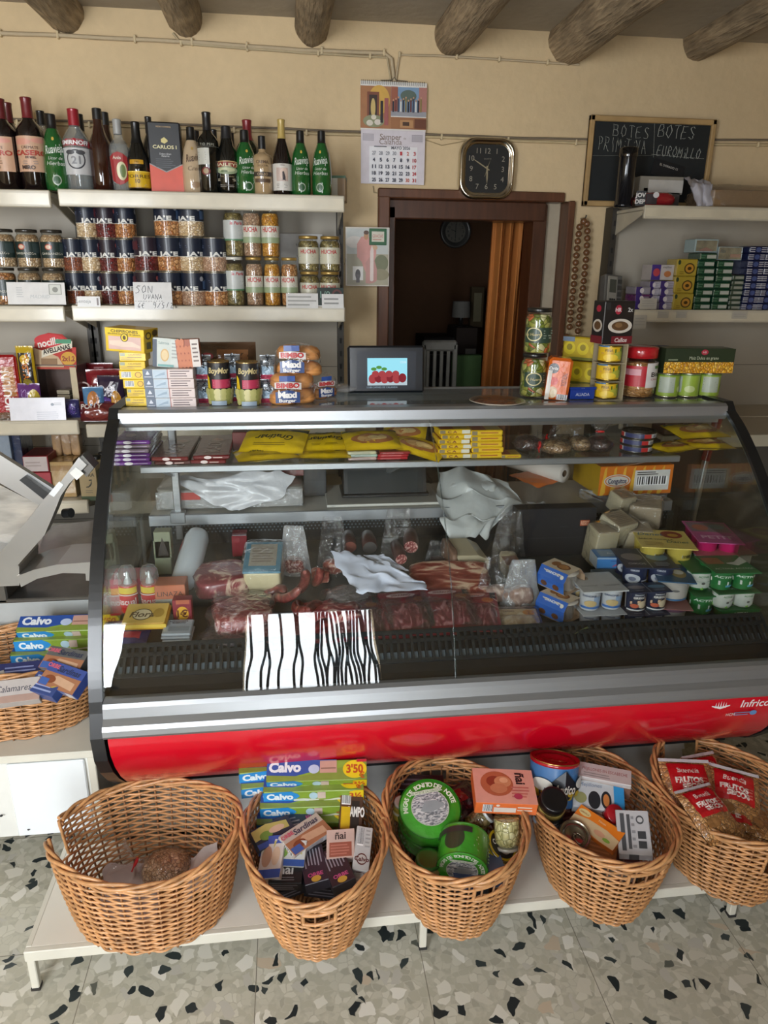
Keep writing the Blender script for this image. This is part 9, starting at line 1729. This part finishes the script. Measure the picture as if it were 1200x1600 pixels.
cart(940, 1328, .305, .07, .05, .03, '#8a5028', {'T': [('l', .1, .1, .9, .9, 4, '#a8683c')]}, -30, 24, 0, 'brown_box', 'small orange-brown box at the front rim '+T4)
cart(968, 1362, .262, .06, .03, .02, '#b0aca8', {'F': [('e', .3, .5, .2, .35, '#6a2a2c'), ('r', .6, .1, .9, .9, '#4a4c50')]}, -5, 10, 0, 'striped_box', 'white striped box seen through the front handle slot, second basket from the right')
for i, (x, y, r_) in enumerate(((.70, 1.34, 20), (.78, 1.38, -25), (.72, 1.45, 10))): thing('grey_box', carton('grey_box', .12, .08, .04, '#4a4440', {'T': [('l', .1, .1, .9, .9, 4, '#8a847c')]}), TM(x, y, .21-.035*(i % 2), r_, 6), 'grey-brown box buried low %s' % T4, 'box', 'boxes buried in the fourth basket')
# ---- basket 5: bags of dried fruit
T5 = 'in the rightmost basket'
FS = (('r', .12, .42, .88, .92, '#b0161e'), ('t', 'Buendía', .5, .80, .085, '#d8c8c0', {'b': .02, 's': .2, 'w': .45}), ('t', 'FRUTOS', .48, .64, .085, '#dccfc8', {'b': .05, 'w': .55}), ('t', 'SECOS', .55, .54, .085, '#dccfc8', {'b': .05, 'w': .45}), ('l', .75, .5, .85, .7, 4, '#c86a60'), ('e', .3, .30, .16, .08, '#8a6038'), ('r', 0, .95, 1, 1, '#b8b4b8'))
def nutbag(px, py, z, rz, rx, ry, seed, lb, w=.13, l=.17):
    p = at(px, py, Z=z); b = pouch_mb(w, l, .042, BEAN['nut'], (), seed, .3, .06, nu=16, nv=20); f = pouch_mb(w*1.01, l*1.01, .045, FILM, FS, seed, .3, .06, nu=16, nv=22)
    thing('dried_fruit_bag', [P('clear_pouch', f), P('nut_filling', b, kind='stuff')], Matrix.Translation(p) @ TM(0, 0, 0, rz, rx, ry), lb, 'bag', 'red and clear bags of dried fruit')
nutbag(1078, 1238, .335, -10, 30, 0, 3, 'red dried fruit bag at the back left, lettering upright '+T5)
nutbag(1112, 1225, .32, 12, 34, 10, 5, 'red dried fruit bag behind the others in the middle '+T5, .12, .16)
nutbag(1145, 1250, .32, -26, 26, 8, 7, 'red dried fruit bag at the back right under the grey flap '+T5)
nutbag(1108, 1272, .355, 14, 22, 4, 9, 'red dried fruit bag lying in front on top, fully readable '+T5, .115, .14)
nutbag(1158, 1278, .29, 70, 12, 0, 11, 'red dried fruit bag turned sideways at the right '+T5, .11, .15)
nutbag(1130, 1300, .235, -60, 6, 4, 13, 'red dried fruit bag lowest at the front notch '+T5, .11, .15)
nutbag(1075, 1280, .25, 20, 14, -8, 15, 'dried fruit bag half hidden under the readable one at the left '+T5, .11, .15)
# ---- basket 1: chickpeas and papers
q = at(262, 1338, Z=.17); thing('chickpea_bag', tied_bag(.066, .052, .040, BEAN['seed'], 12, (-.75, .1, .42), .06, '#c0141c'), (q.x, q.y-.03, BZ+.014, 8), 'clear bag of chickpeas with red tie in the nearly empty basket', 'bag')
PW = pbr('lining_paper', '#b9b1ae', .7, var=.05)
z_ = BZ+.016; c_ = lambda x, y, z=z_: (x, y, z)
s_ = sheet('x', [[c_(-.49, 1.40), c_(-.42, 1.38), c_(-.35, 1.38)], [c_(-.495, 1.52, z_+.035), c_(-.42, 1.54, z_+.02), c_(-.35, 1.54, z_+.02)]], PW, amp=.012, fr=4, seed=3); thing('lining_paper', one(s_, 'lining_paper'), Matrix.Identity(4), 'white crumpled paper lining the left half of the nearly empty basket', 'paper')
s_ = sheet('x', [[c_(-.29, 1.43), c_(-.215, 1.43, z_+.03)], [c_(-.285, 1.52, z_+.04), c_(-.21, 1.51, z_+.10)]], PW, amp=.008, fr=3, seed=6); thing('lining_paper', one(s_, 'lining_paper'), Matrix.Identity(4), 'folded white paper leaning right of the chickpea bag', 'paper')
